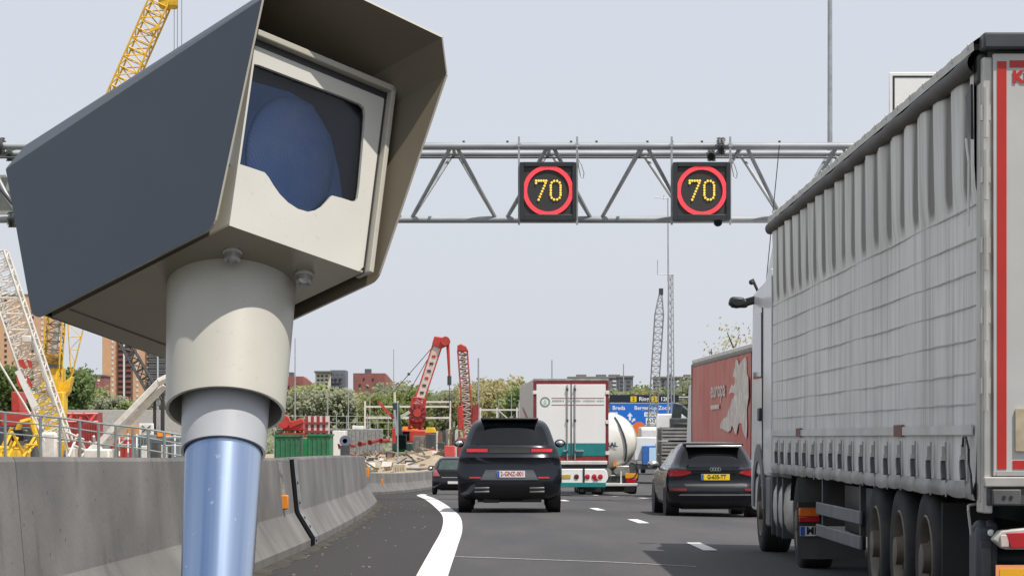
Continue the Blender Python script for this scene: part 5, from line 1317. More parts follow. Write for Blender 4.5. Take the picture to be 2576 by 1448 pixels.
# worn white artwork: an irregular cut-out film patch
M_FILM = mat('worn_white_film', (.74, .67, .59), .6, var=.22, scale=5, dirt=.35, dcol=(.40, .16, .12))
def on_red(px, py):
    """point of the curtain plane under a photo position, in truck coordinates"""
    o = Vector(red.location); a = R(2.05); c0 = Vector((0, 0, CH)); ray = Vector(((px - CX) / F, 1, -(py - HY) / F))
    nrm = Vector((math.cos(a), math.sin(a), 0)); p0 = o + nrm * -1.30
    p = c0 + ray * ((p0 - c0).dot(nrm) / ray.dot(nrm)); q = p - o
    return Vector((-1.30, -q.x * math.sin(a) + q.y * math.cos(a), q.z))
def zp(x, y): return ((2590 + x / 3.533) * .6706, (1290 + y / 3.533) * .6706)
art = [(600, 200), (625, 215), (640, 280), (680, 220), (725, 165), (742, 200), (748, 400), (765, 450), (768, 700), (745, 860), (748, 1050), (745, 1180), (735, 1250), (705, 1190), (685, 1120), (675, 1050), (640, 1040), (622, 1100), (610, 1180), (590, 1190), (570, 1120), (548, 1070), (530, 1140), (490, 1165), (440, 1130), (390, 1110), (400, 1040), (440, 980), (480, 960), (500, 880), (525, 820), (545, 740), (575, 700), (582, 650), (540, 640), (510, 660), (520, 600), (545, 530), (570, 560), (590, 500), (585, 440), (560, 430), (570, 350), (585, 310)]
m = MB(); pts = [on_red(*zp(x, y)) for x, y in art]
tri = geometry.tessellate_polygon([pts]); m.add(pts, [tuple(t) for t in tri]); m.add([p + Vector((-.004, 0, 0)) for p in pts], [tuple(t)[::-1] for t in tri]); n_ = len(pts)
m.add(pts + [p + Vector((-.004, 0, 0)) for p in pts], [(k, (k+1) % n_, n_ + (k+1) % n_, n_ + k) for k in range(n_)]); m.build('worn_artwork', M_FILM, red, fix=False, smooth=False)
# lettering EUROPA with a worn tail: letters stand tall on the flank
a0, a1 = on_red(*zp(265, 500)), on_red(*zp(455, 500)); b0 = on_red(*zp(265, 740))
lt = text_mesh('europa', 1.0, M_FILM, 'lettering', red, (-1.302, (a0.y + a1.y) / 2, (a0.z + b0.z) / 2), FACE_LEFT, (1, 1, 1), bold=.02)
bb = [Vector(v.co) for v in lt.data.vertices]; wx_ = max(v.x for v in bb) - min(v.x for v in bb); hy_ = max(v.y for v in bb) - min(v.y for v in bb)
lt.scale = (abs(a1.y - a0.y) / wx_, abs(a0.z - b0.z) * .9 / hy_, 1)
m = MB(); q0, q1 = on_red(*zp(265, 810)), on_red(*zp(375, 855)); m.box(-1.304, -1.298, min(q0.y, q1.y), max(q0.y, q1.y), min(q0.z, q1.z), max(q0.z, q1.z)); m.build('worn_print', M_FILM, red)
for y in (1.8, 3.1, 4.4, 12.2):
    put_wheel(wt2, red, (-1.24, y, .5), True); put_wheel(wt2, red, (1.24, y, .5), False)
m = MB(); m.box(-.5, .5, .1, 13.4, .7, 1.0); m.build('chassis', M_DSTEEL, red)
for z in (.55, .8):
    m = MB(); m.box(-1.26, -1.22, 5.2, 9.5, z - .06, z + .06); m.build('side_guard', M_PLANK, red)
m = MB(); m.prism([(-1.2, 13.9, .5), (-1.2, 13.9, 3.3), (-1.2, 15.3, 3.2), (-1.2, 15.9, 1.6), (-1.2, 15.9, .5)], (2.4, 0, 0)); m.build('cab', M_WHITE, red, bevel=.06)
put_wheel(wt2, red, (-1.2, 15.2, .5), True)

# ------------------------------------------------------------------ flatbed with stacked grey mesh crates, further ahead
fd = 96.0
flt = thing('crate_truck', (W(1664, 0, fd).x + 1.25, fd, rz(5, fd)), 'flatbed truck loaded with stacked grey wire crates, left of the red truck', 'truck', rotz=R(-2.2))
FX = -1.22
def crate_mat():
    m, n, b = new_mat('woven_crate_wall')
    tc = n.nodes.new('ShaderNodeTexCoord'); br = n.nodes.new('ShaderNodeTexBrick'); mp = n.nodes.new('ShaderNodeMapping')
    mp.inputs['Rotation'].default_value = (R(90), 0, R(90)); n.links.new(tc.outputs['Object'], mp.inputs[0]); n.links.new(mp.outputs[0], br.inputs[0])
    br.inputs['Color1'].default_value = rgb((.30, .295, .28)); br.inputs['Color2'].default_value = rgb((.22, .215, .205)); br.inputs['Mortar'].default_value = rgb((.05, .05, .048))
    br.inputs['Scale'].default_value = 1; br.inputs['Brick Width'].default_value = .55; br.inputs['Row Height'].default_value = .14; br.inputs['Mortar Size'].default_value = .03
    n.links.new(br.outputs[0], b.inputs['Base Color']); b.inputs['Roughness'].default_value = .8; return m
M_CRATE = mat('grey_slatted_crate', (.27, .265, .25), .8, var=.25, scale=3)
def crate_mesh():
    m = MB()
    m.box(0.04, 2.36, .04, 1.12, .02, .50, 1)
    for k in range(4): m.box(0, .03, 0, 1.16, .02 + .13 * k, .10 + .13 * k)
    for k in range(4): m.box(.03, 2.37, 0, .03, .02 + .13 * k, .10 + .13 * k)
    for y in (0, 1.10): m.box(-.012, .0, y, y + .06, 0, .52)
    m.box(-.012, .0, .55, .61, 0, .52)
    return m
cp = crate_mesh().build('crate', [M_CRATE, M_DSTEEL], None, smooth=False)
nst = [3, 3, 3, 3, 3, 3, 3, 3]
for k, nn_ in enumerate(nst):
    for j in range(nn_): inst(cp, (FX, 1.0 + k * 1.2, 1.0 + j * .54), flt)
bpy.data.objects.remove(cp)
m = MB(); m.box(-1.25, 1.25, .6, 13, .85, .99); m.build('deck', M_DSTEEL, flt, bevel=.02)
for y in (1.6, 2.9, 12):
    put_wheel(wt2, flt, (-1.2, y, .5), True); put_wheel(wt2, flt, (1.2, y, .5), False)
# loading arm on the headboard: dark folded crane
m = MB(); m.box(-.7, 1.1, 11.0, 12.2, .99, 3.0); m.build('headboard', M_DSTEEL, flt, bevel=.05)
m = MB(); m.bar((-.7, 11.5, 1.0), (-.35, 11.5, 3.6), .4, .5); m.bar((-.35, 11.5, 3.5), (.3, 11.2, 3.0), .3, .3); m.bar((.3, 11.2, 3.0), (-.5, 11.2, 2.6), .25, .25); m.build('loading_arm', mat('dark_green_arm', (.022, .035, .035), .5, var=.3), flt, bevel=.04)
m = MB(); m.box(-.6, .1, 10.7, 11.0, 2.2, 2.8); m.build('grab', M_BLACK, flt, bevel=.05)
m = MB(); m.prism([(-1.2, 13.3, .5), (-1.2, 13.3, 3.2), (-1.2, 15.0, 3.1), (-1.2, 15.4, 1.6), (-1.2, 15.4, .5)], (2.4, 0, 0)); m.build('cab', M_WHITE, flt, bevel=.06)

# ------------------------------------------------------------------ blue and white lorry far ahead in the gap
bd = 150.0
blu = thing('blue_lorry', (W(1638, 0, bd).x, bd, gz(bd)), 'small blue and white lorry far ahead between tanker and crate truck', 'lorry')
m = MB(); m.box(-1.0, .3, 0, 6, 1.2, 2.55); m.build('white_box', M_WHITE, blu, bevel=.05)
m = MB(); m.box(-.55, 1.0, -.4, .0, .95, 2.05); m.build('blue_tail', mat('mid_blue_paint', (.03, .13, .42), .5, var=.15), blu, bevel=.04)
m = MB(); m.box(-.15, .35, -.43, -.4, 1.1, 1.95); m.build('pale_blue_panel', mat('pale_blue_panel', (.45, .65, .85), .5, var=.05), blu)
m = MB(); m.lathe((.55, -.2, 2.05), (0, 0, 1), [(.28, 0), (.28, .25), (.18, .35), (.0001, .36)], n=12, cap=False); m.build('white_cap', M_WHITE, blu)
for z in (1.1, 1.4, 1.7):
    m = MB(); m.box(.45, 1.0, -.44, -.4, z - .05, z + .05); m.build('rear_slat', M_WHITE if z > 1.2 else M_DSTEEL, blu)
m = MB(); m.box(-1.1, 1.1, -.3, 5.8, .7, .95); m.build('chassis', M_DSTEEL, blu)
for x in (-1.05, 1.05): put_wheel(wt2, blu, (x, 1.0, .5), x < 0); put_wheel(wt2, blu, (x, 4.6, .5), x < 0)
# white van behind the orange roundel
van_d = 190.0
van = thing('white_van', (W(1645, 0, van_d).x, van_d, gz(van_d)), 'tall white van far ahead beneath the blue direction sign', 'van')
m = MB(); m.prism([(-.95, 0, .35), (-.95, 0, 3.1), (-.95, .15, 3.3), (-.95, 4.2, 3.3), (-.95, 5.0, 1.5), (-.95, 5.8, 1.2), (-.95, 5.8, .35)], (1.9, 0, 0)); m.build('body', M_WHITE, van, bevel=.08)
m = MB(); m.box(-.02, .06, -.02, .0, 1.7, 2.5); m.build('door_seam', M_DSTEEL, van)
for x in (-.6, .6):
    m = MB(); m.box(x - .3, x + .3, -.015, .0, 1.75, 2.35); m.build('rear_window', M_GLASS, van)
for x in (-.93, .93): put_wheel(wt2, van, (x, 1.0, .42), x < 0)
for o in (wt, wt2):
    for ch in list(o.children): bpy.data.objects.remove(ch)
    bpy.data.objects.remove(o)
# orange round warning disc on a post
od = 200.0; p = W(1607, 1076, od)
t = thing('warning_disc', (p.x, od, -1.9), 'round orange warning disc on a post right of the tanker', 'warning sign')
m = MB(); m.lathe(p + Vector((0, .05, 0)), (0, -1, 0), [(.5, 0), (.5, .05)], n=24); m.build('disc', mat('orange_sheet', (.75, .16, .03), .5, var=.08), t, world=True)
m = MB(); m.tube((p.x, od + .1, -1.9), (p.x, od + .1, p.z + .4), .05, n=8); m.build('post', M_STEEL, t, world=True)
# ------------------------------------------------------------------ blue direction sign over the far carriageway
bgd = 300.0; a, b = W(1533, 1068, bgd), W(1707, 992, bgd)
dsn = thing('direction_sign', ((a.x + b.x) / 2, bgd, -1.9), 'blue motorway direction board with black top strip, white place names', 'road sign')
M_SBLUE = mat('sign_blue', (.01, .15, .60), .45, var=.05); M_SBLK = mat('sign_black', (.012, .016, .028), .45, var=.1); M_SWHT = mat('sign_lettering_white', (.80, .82, .84), .5, var=.03)
zs_ = W(0, 1012, bgd).z
m = MB(); m.box(a.x, b.x, bgd, bgd + .15, a.z, zs_ - .02); m.build('blue_panel', M_SBLUE, dsn, world=True, bevel=.02)
m = MB(); m.box(a.x, b.x, bgd, bgd + .15, zs_ + .02, b.z); m.build('black_panel', M_SBLK, dsn, world=True, bevel=.02)
m = MB(); m.box(a.x, b.x, bgd - .01, bgd + .1, zs_ - .06, zs_ - .021); m.build('white_rule', M_SWHT, dsn, world=True)
m = MB(); m.box(a.x, b.x, bgd - .01, bgd + .1, a.z - .08, a.z - .01); m.build('white_rule', M_SWHT, dsn, world=True)
def sgn(txt, px, py, hpx, mtl, bold=.012, y=-.02, sx=1.0):
    p = W(px, py, bgd) - Vector((dsn.location)); text_mesh(txt, hpx * bgd / F / .7, mtl, 'lettering', dsn, (p.x, y, p.z), FACE_REAR, (sx, 1, 1), bold=bold)
def rect(px0, py0, px1, py1, mtl, nm, y=.0):
    q, w_ = W(px0, py1, bgd), W(px1, py0, bgd); m = MB(); m.box(q.x, w_.x, bgd - .02 + y, bgd - .001, q.z, w_.z); return m.build(nm, mtl, dsn, world=True)
for px in (1593, 1645.5): rect(px - 7.5, 996, px + 7.5, 1010, M_PLATE_Y, 'route_tile'); sgn('2', px, 1003, 9, M_SBLK, y=-.03)
sgn('Ring', 1619, 1003, 10, M_SWHT); sgn('120', 1671, 1003, 10, M_SWHT)
sgn('Breda', 1556, 1025.5, 10, M_SWHT, sx=.95); sgn('Bergen-op-Zoom', 1642, 1025.5, 9.5, M_SWHT, sx=.98)
rect(1534, 1036, 1553, 1044, M_SWHT, 'route_tile'); rect(1620, 1036, 1655, 1047, M_SWHT, 'route_tile'); rect(1624, 1050, 1650, 1066, M_SWHT, 'route_tile')
sgn('A12', 1637, 1057.5, 9, M_SBLK, y=-.03); sgn('HAVEN', 1637.5, 1041.5, 6, mat('grey_sign_print', (.3, .3, .3), .6, var=.1), y=-.03)
def arrow(px, py, ang, ln):
    o = W(px, py, bgd); k = bgd / F; pts = [(-.16, -.5), (.16, -.5), (.16, .05), (.42, .05), (0, .55), (-.42, .05), (-.16, .05)]; c, s_ = math.cos(ang), math.sin(ang)
    m = MB(); m.prism([o + Vector(((x * c - z * s_) * ln * k, -.02, (x * s_ + z * c) * ln * k)) for x, z in pts], (0, .015, 0)); m.build('arrow', M_SWHT, dsn, world=True)
arrow(1584, 1047, 0, 18); arrow(1593, 1056, R(-45), 12)
for x in (a.x - 1.5, b.x + 3.0):
    m = MB(); m.tube((x, bgd + .6, -1.9), (x, bgd + .6, b.z), .18, n=10); m.build('post', M_STEEL, dsn, world=True)
for z in (a.z + .4, b.z - .3):
    m = MB(); m.tube((a.x - 1.5, bgd + .6, z), (b.x + 3.0, bgd + .6, z), .10, n=10); m.build('beam', M_STEEL, dsn, world=True)
# ------------------------------------------------------------------ building site left of the road
SG = -0.85                                                   # level of the site
M_CW = mat('crane_white', (.62, .60, .56), .5, var=.12, dirt=.25, dcol=(.3, .27, .22))
M_CRED = mat('crane_red', (.43, .042, .033), .45, var=.15, dirt=.15, dcol=(.25, .05, .04))
M_DRUST = mat('dull_red_paint', (.26, .03, .03), .6, var=.3, scale=2)
M_MESH = mat('grey_netting', (.22, .23, .23), .8, var=.3)
def crawler(root, x, d, w, ln, h, mtl):
    for sx in (-1, 1):
        m = MB(); y0, y1 = d - ln / 2, d + ln / 2; r = h / 2; N = 8; xa = x + sx * w / 2 - .3
        pts = [Vector((xa, y0 + r - r * math.sin(math.pi * k / N), SG + r - r * math.cos(math.pi * k / N))) for k in range(N + 1)] + [Vector((xa, y1 - r + r * math.sin(math.pi * k / N), SG + r + r * math.cos(math.pi * k / N))) for k in range(N + 1)]
        m.prism(pts, (.6, 0, 0)); m.build('crawler_track', mtl, root, world=True)
# railing on the ramp behind the barrier
d = 90.0
rl = thing('ramp_railing', (W(200, 0, d).x, d, SG), 'grey steel ramp railing above the barrier at the far left', 'railing')
top = [(-30, 1030), (13, 1037), (102, 1045), (151, 1050), (201, 1057), (248, 1064), (291, 1069), (334, 1073), (373, 1079), (413, 1086), (460, 1094)]
M_RAIL = mat('railing_grey', (.20, .23, .235), .5, metal=.2, var=.15)
for px, py in top:
    m = MB(); p = W(px, py, d); m.tube((p.x, d, SG - .3), p, .052, n=8); m.build('post', M_RAIL, rl, world=True)
for dy, r in ((0, .042), (22, .03), (52, .03)):
    m = MB(); m.path([W(px, py + dy, d) for px, py in top], r, 6); m.build('rail', M_RAIL, rl, world=True)
# white lattice boom leaning to the left edge
d = 125.0
wb = thing('white_crane', (W(150, 0, d).x, d, SG), 'white lattice crane boom rising at the left edge, with red and white placard', 'crane', 'construction cranes')
lattice(wb, W(150, 1120, d), W(-14, 640, d), 1.15, 1.15, 24, M_CW, .065, .032, 1.0, 1.0)
m = MB(); m.box(W(108, 0, d).x, W(150, 0, d).x, d - .7, d + .7, SG, W(0, 1085, d).z); m.build('boom_foot', M_CW, wb, world=True, bevel=.15)
m = MB(); a, b = W(137, 1020, d - .75), W(82, 858, d - .75); m.bar(a, b, .35, .1); m.build('walkway', mat('dusty_grey_deck', (.35, .34, .32), .8, var=.3, scale=2), wb, world=True)
m = MB(); m.prism([W(37, 935, d - .85), W(50, 928, d - .85), W(95, 1018, d - .85), W(80, 1026, d - .85)], (0, .06, 0)); m.build('white_placard', M_WHITE, wb, world=True)
for q in ([(45, 905), (58, 902), (68, 925), (60, 928), (50, 920)], [(66, 903), (80, 908), (82, 922), (74, 926)], [(41, 940), (54, 975), (50, 978), (42, 962)], [(67, 940), (82, 968), (80, 980), (68, 960)]):
    m = MB(); m.prism([W(x, y, d - .87) for x, y in q], (0, .04, 0)); m.build('red_mark', M_CRED, wb, world=True)
m = MB(); m.path([W(-6, 905, d - 1), W(30, 965, d - 1), W(60, 1013, d - 1), W(100, 1082, d - 1), W(112, 1110, d - 1)], .055, 6); m.build('stay_rod', M_CW, wb, world=True)
m = MB(); m.path([W(-5, 733, d + 1), W(25, 800, d + 1), W(52, 880, d + 1)], .05, 6); m.build('stay_rod', M_CW, wb, world=True)
m = MB(); m.box(W(62, 0, d).x, W(85, 0, d).x, d - .8, d - .2, W(0, 862, d).z, W(0, 845, d).z); m.build('winch_box', M_CW, wb, world=True, bevel=.04)
crawler(wb, W(140, 0, d).x, d, 2.6, 5, .9, M_DSTEEL)
# red cab block beside the white boom
t = thing('red_machine', (W(40, 0, 130).x, 130, SG), 'bright red machine block behind the railing at the left edge', 'machine')
for q in ((10, 1035, 92, 1072), (38, 985, 58, 1036)):
    m = MB(); a, b = W(q[0], q[3], 130), W(q[2], q[1], 130); m.box(a.x, b.x, 129, 131, a.z, b.z); m.build('red_block', M_CRED, t, world=True, bevel=.05)
m = MB(); m.box(W(5, 0, 130).x, W(100, 0, 130).x, 128.6, 131.6, SG, W(0, 1072, 130).z); m.build('undercarriage', M_DSTEEL, t, world=True, bevel=.08)
# yellow crawler crane: house, main boom, gantry frame, luffing jib high above
d = 210.0
yc = thing('yellow_crane', (W(130, 0, d).x, d, SG), 'yellow lattice crawler crane whose jib rises above the camera hood', 'crane', 'construction cranes')
m = MB(); a, b = W(106, 985, d), W(150, 920, d); m.box(a.x, b.x, d - 1.2, d + 3, a.z, b.z); m.build('machinery_house', M_YELLOW, yc, world=True, bevel=.15)
m = MB(); a, b = W(110, 918, d), W(150, 890, d); m.box(a.x, b.x, d - .6, d + 1, a.z, b.z); m.build('winch_deck', mat('amber_paint', (.55, .27, .02), .5, var=.2), yc, world=True, bevel=.1)
m = MB(); a, b = W(108, 925, d), W(152, 917, d); m.box(a.x, b.x, d - 1.4, d + 1.2, a.z, b.z); m.build('deck_edge', M_DSTEEL, yc, world=True)
lattice(yc, W(126, 985, d), W(158, 560, d), 1.35, 1.35, 20, M_YELLOW, .075, .04, 1, 1, lace_mat=mat('dark_lacing', (.12, .10, .05), .6, var=.3))
m = MB(); m.bar(W(132, 905, d - .2), W(152, 770, d - .2), .45, .4); m.build('boom_ladder', mat('grey_ladder', (.45, .44, .43), .6, var=.25), yc, world=True)
lattice(yc, W(158, 560, d), W(432, -60, d), 1.75, 1.6, 26, M_YELLOW, .085, .05, .5, .5)
m = MB(); a, b = W(400, 22, d), W(446, -30, d); m.box(a.x, b.x, d - .7, d + .7, a.z, b.z); m.build('jib_head', M_YELLOW, yc, world=True, bevel=.2)
m = MB(); a, b = W(376, 78, d - 1), W(402, 68, d - 1); m.bar(a, b, .25, .25); m.build('jib_strut', M_YELLOW, yc, world=True)
for px in (438, 446, 457):
    m = MB(); m.tube(W(px, -10, d), W(px, 400, d), .022, n=4); m.build('hoist_rope', M_DSTEEL, yc, world=True)
m = MB(); m.path([W(216, 800, d + 1), W(182, 940, d + 1), W(150, 1015, d + 1)], .06, 6); m.path([W(170, 800, d + 1), W(178, 935, d + 1)], .05, 6); m.build('back_mast', M_YELLOW, yc, world=True)
m = MB()
for k in range(4):
    ya, yb = 815 + 32 * k, 815 + 32 * (k + 1); xa = lambda y, s: lerp(171, 178, (y - 800) / 135) if s == 0 else lerp(215, 182, (y - 800) / 140)
    m.tube(W(xa(ya, 0), ya, d + 1), W(xa(ya, 1), ya, d + 1), .03, n=4); m.tube(W(xa(ya, k % 2), ya, d + 1), W(xa(yb, 1 - k % 2), yb, d + 1), .03, n=4)
m.build('mast_lacing', M_YELLOW, yc, world=True)
m = MB(); m.prism([W(130, 985, d), W(180, 945, d), W(172, 985, d), W(150, 1010, d)], (0, 1.5, 0)); m.build('counterweight', M_YELLOW, yc, world=True, bevel=.1)
crawler(yc, W(125, 0, d).x, d, 4.2, 8, 1.2, M_DSTEEL)
m = MB(); a = W(125, 985, d); m.box(a.x - 1.3, a.x + 1.3, d - 1, d + 1, SG + .3, a.z); m.build('slew_column', M_YELLOW, yc, world=True, bevel=.1)
# yellow machine low at the left edge
d = 115.0
t = thing('yellow_excavator', (W(45, 0, d).x, d, SG), 'low yellow site machine behind the railing at the lower left', 'excavator')
m = MB(); a, b = W(0, 1150, d), W(62, 1120, d); m.box(a.x, b.x, d - 1, d + 1.5, SG + .25, b.z); m.build('body', M_YELLOW, t, world=True, bevel=.12)
m = MB(); m.path([W(28, 1125, d), W(52, 1062, d), W(78, 1055, d), W(92, 1100, d)], .13, 6); m.build('arm', M_YELLOW, t, world=True)
m = MB(); m.path([W(8, 1120, d), W(30, 1075, d)], .09, 6); m.build('strut', M_YELLOW, t, world=True)
m = MB(); m.box(W(40, 0, d).x, W(70, 0, d).x, d - 1.1, d, W(0, 1108, d).z, W(0, 1080, d).z); m.build('cab', M_GLASS, t, world=True, bevel=.05)
crawler(t, W(50, 0, d).x, d, 1.4, 3, .5, M_DSTEEL)
# dark lattice boom in front of the flats, and piling leader
d = 160.0
t = thing('piling_rig', (W(400, 0, d).x, d, SG), 'dark piling rig with slanted black boom left of the camera pole', 'rig')
lattice(t, W(398, 1010, d), W(296, 830, d), .75, .6, 9, M_DSTEEL, .06, .035, 1, .6)
for px, w in ((389, .17), (409, .22)):
    m = MB(); m.bar(W(px, 1120, d), W(px, 985, d), w, .3); m.build('leader', mat('black_leader', (.03, .03, .034), .5, var=.3), t, world=True)
m = MB(); m.bar(W(398, 1115, d - .2), W(397, 1000, d - .2), .12, .12); m.build('guide_tube', M_STEEL, t, world=True)
m = MB(); a, b = W(385, 1135, d), W(425, 1085, d); m.box(a.x, b.x, d - 1, d + 2, SG, b.z); m.build('carriage', M_DSTEEL, t, world=True, bevel=.1)
m = MB(); a, b = W(396, 1098, d - 1.1), W(430, 1085, d - 1.1); m.box(a.x, b.x, d - 1.3, d - 1.05, a.z, b.z); m.build('orange_cowl', M_ORANGE, t, world=True, bevel=.04)
# white double boom
d = 105.0
t = thing('white_boom', (W(260, 0, d).x, d, SG), 'pair of long white boom beams slanting up to the camera sleeve', 'boom')
for dx, dy in ((0, 0), (12, 14)):
    m = MB(); m.bar(W(236 + dx, 1128 + dy, d + dx * .03), W(402 + dx, 957 + dy * .9, d + dx * .03), .22, .24); m.build('beam', M_CW, t, world=True, bevel=.03)
m = MB(); m.path([W(400, 960, d), W(425, 948, d), W(450, 950, d)], .16, 8); m.build('elbow', M_CW, t, world=True)
m = MB(); m.path([W(205, 1150, d), W(245, 1115, d), W(262, 1150, d)], .12, 6); m.path([W(225, 1135, d), W(280, 1150, d)], .1, 6); m.build('boom_feet', M_CW, t, world=True)
m = MB(); m.box(W(235, 0, d).x - .3, W(262, 0, d).x + .3, d - .6, d + 1.2, SG, W(0, 1128, d).z); m.build('pedestal', M_CW, t, world=True, bevel=.08)
# heap of earth, cabins, red frames
def heap(px, py, d, rx, h, mtl, label, seed):
    rn = random.Random(seed); c = W(px, py, d); m = MB(); rows = []
    for j in range(8):
        q = j / 7.0
        rows.append([Vector((c.x + rx * (1 - q) * math.cos(2*math.pi*i/20) * rn.uniform(.85, 1.1), d + rx * .8 * (1 - q) * math.sin(2*math.pi*i/20), SG - .1 + h * math.sin(q * math.pi / 2) * rn.uniform(.85, 1.08))) for i in range(20)])
    m.grid(rows, close=True); tag(m.build('earth_heap', mtl, ang=70), label, 'heap')
M_EARTH = ground_material('brown_earth', (.13, .11, .08), (.22, .19, .145), .9, .8)
heap(292, 1140, 110, 1.2, 1.4, M_EARTH, 'brown earth heap below the white boom beams', 1)
heap(1120, 1165, 160, 1.1, 1.0, M_SAND, 'pale sand heap by the red barrier panel', 2)
heap(1090, 1150, 180, 1.6, 1.3, M_EARTH, 'brown spoil heap right of the green machine', 3)
def blockthing(name, px0, py0, px1, py1, d, dep, mtl, label, cat, group=None, ribs=0, zb=None, lid=None):
    a, b = W(px0, py1, d), W(px1, py0, d); z0 = SG if zb is None else zb
    t = thing(name, ((a.x + b.x) / 2, d, z0), label, cat, group)
    m = MB(); m.box(a.x, b.x, d, d + dep, min(a.z, z0) if zb is None else z0, b.z); m.build('shell', mtl, t, world=True, bevel=.03)
    for k in range(ribs):
        x = lerp(a.x, b.x, (k + .5) / ribs); m = MB(); m.box(x - .04, x + .04, d - .05, d, z0 + .1, b.z - .1); m.build('rib', mtl, t, world=True)
    if lid:
        m = MB(); m.box(a.x - .04, b.x + .04, d - .06, d + dep + .04, b.z, b.z + .1); m.build('rim', lid, t, world=True)
    return t, a, b
M_CABIN = mat('blue_grey_cabin', (.16, .19, .20), .6, var=.15)
blockthing('site_cabin', 336, 1092, 372, 1140, 118, 3, M_CABIN, 'blue grey site cabin left of the piling rig', 'cabin', ribs=5)
blockthing('site_cabin', 374, 1100, 452, 1140, 116, 3, mat('dark_cabin', (.10, .12, .125), .6, var=.2), 'dark grey site cabin behind the camera pole', 'cabin', ribs=7)
for px0, py0, px1, py1, d, lb in ((168, 1036, 245, 1062, 170, 'red steel frame stack behind the railing'), (208, 1062, 246, 1092, 165, 'dark red container under the red frame stack'), (268, 1102, 332, 1122, 122, 'low red container behind the earth heap')):
    t, a, b = blockthing('red_container', px0, py0, px1, py1, d, 2.2, M_DRUST if 'low' not in lb else M_CRED, lb, 'container', ribs=6)
M_SHEET = mat('orange_tarp', (.5, .24, .09), .7, var=.2)
blockthing('stacked_timber', 285, 1068, 345, 1085, 190, 3, M_SHEET, 'orange brown timber stack behind the white boom', 'timber', ribs=4)
t, a, b = blockthing('white_board_sign', 350, 1064, 386, 1092, 140, .12, M_WHITE, 'white board marked with a black cross left of the piling rig', 'board')
m = MB(); z0, z1 = W(0, 1086, 140).z, W(0, 1070, 140).z; x0, x1 = W(357, 0, 140).x, W(379, 0, 140).x
m.bar((x0, 139.96, z0), (x1, 139.96, z1), .05, .05); m.bar((x0, 139.96, z1), (x1, 139.96, z0), .05, .05); m.build('cross_mark', M_INK, t, world=True)
for k, (px, py, w, h, c) in enumerate(((355, 1120, 14, 20, M_CW), (380, 1110, 18, 30, M_DSTEEL), (404, 1118, 10, 24, M_CW), (430, 1112, 24, 30, M_CABIN), (20, 1090, 30, 24, M_DSTEEL), (165, 1125, 22, 24, M_CW), (195, 1108, 20, 30, M_DRUST))):
    blockthing('site_equipment', px, py, px + w, py + h, 112 + k, 1.0, c, ['small white tank by the cabin', 'dark generator box beside the cabin', 'narrow white cabinet near the camera pole', 'blue grey cabinet by the camera pole', 'dark box at the far left behind the railing', 'white bin at the foot of the white crane', 'dull red box behind the railing'][k] + ' on the building site', 'equipment')
# concrete retaining wall in the background left
t, a, b = blockthing('retaining_wall', 150, 1030, 462, 1062, 260, 1.2, mat('pale_concrete', (.36, .36, .35), .85, var=.12), 'long pale concrete retaining wall behind the left site machines', 'wall')
# ---- centre of the site
# green skips, red engine, red and white blocks
blockthing('green_skip', 690, 1098, 752, 1141, 120, 2.2, M_GREEN, 'green site skip beside the camera pole', 'skip', 'green skips', ribs=5, lid=M_GREEN)
blockthing('green_skip', 772, 1096, 830, 1141, 119, 2.2, M_GREEN, 'green site skip under the red and white blocks', 'skip', 'green skips', ribs=5, lid=M_GREEN)
blockthing('green_container', 748, 1100, 775, 1125, 123, 2.0, mat('bright_green_paint', (.03, .24, .09), .5, var=.15), 'bright green container between the two green skips', 'container')
d = 130.0
t = thing('red_generator', (W(735, 0, d).x, d, SG), 'bright red engine unit standing above the green skips', 'generator')
m = MB(); a, b = W(702, 1088, d), W(762, 1045, d); m.box(a.x + .15, b.x, d, d + 1.6, a.z + .1, b.z - .25); m.build('body', M_CRED, t, world=True, bevel=.08)
m = MB(); m.tube(W(712, 1060, d - .3), W(714, 1058, d + 1.4), .33, n=16); m.build('drum', M_CRED, t, world=True)
m = MB(); a2 = W(745, 1062, d); m.prism([W(722, 1062, d - .1), W(760, 1050, d - .1), W(764, 1062, d - .1), W(728, 1078, d - .1)], (0, .6, 0)); m.build('cowl', M_CRED, t, world=True, bevel=.04)
m = MB(); m.box(W(700, 0, d).x, W(790, 0, d).x, d - .2, d + 1.8, SG, W(0, 1088, d).z); m.build('frame_base', M_DRUST, t, world=True)
M_RW = mat('pink_white_panel', (.62, .50, .49), .6, var=.1)
d = 121.0
t = thing('red_white_stack', (W(801, 0, d).x, d, SG), 'stack of red and white barrier panels on the green skip', 'barrier stack')
z0 = W(0, 1096, 119).z + .1
for k in range(8):
    m = MB(); x0, x1 = W(771 + 7.2 * k, 0, d).x, W(771 + 7.2 * k + 6.6, 0, d).x; m.box(x0, x1, d - .8, d + .3, z0, W(0, 1046, d).z); m.build('panel', M_DRUST if k % 2 == 0 else M_RW, t, world=True)
for zz in (1085, 1064):
    m = MB(); m.box(W(769, 0, d).x, W(829, 0, d).x, d - .85, d - .8, W(0, zz + 3, d).z, W(0, zz - 3, d).z); m.build('crossbar', M_DRUST, t, world=True)
blockthing('white_container', 836, 1082, 868, 1120, 175, 2.4, M_WHITE, 'plain white container right of the green skips', 'container')
blockthing('white_cabin_roof', 886, 1070, 912, 1080, 230, 4, M_WHITE, 'long low white roof beyond the grey fence', 'cabin')
blockthing('grey_hoarding', 872, 1078, 962, 1112, 220, .3, M_MESH, 'grey netted site hoarding behind the sand', 'hoarding', ribs=9)
blockthing('yellow_container', 1012, 1072, 1050, 1092, 240, 3, M_ORANGE, 'orange yellow container behind the green machine', 'container')
blockthing('red_cabin', 986, 1076, 998, 1112, 200, 1.5, M_CRED, 'narrow red cabin left of the green machine', 'cabin')
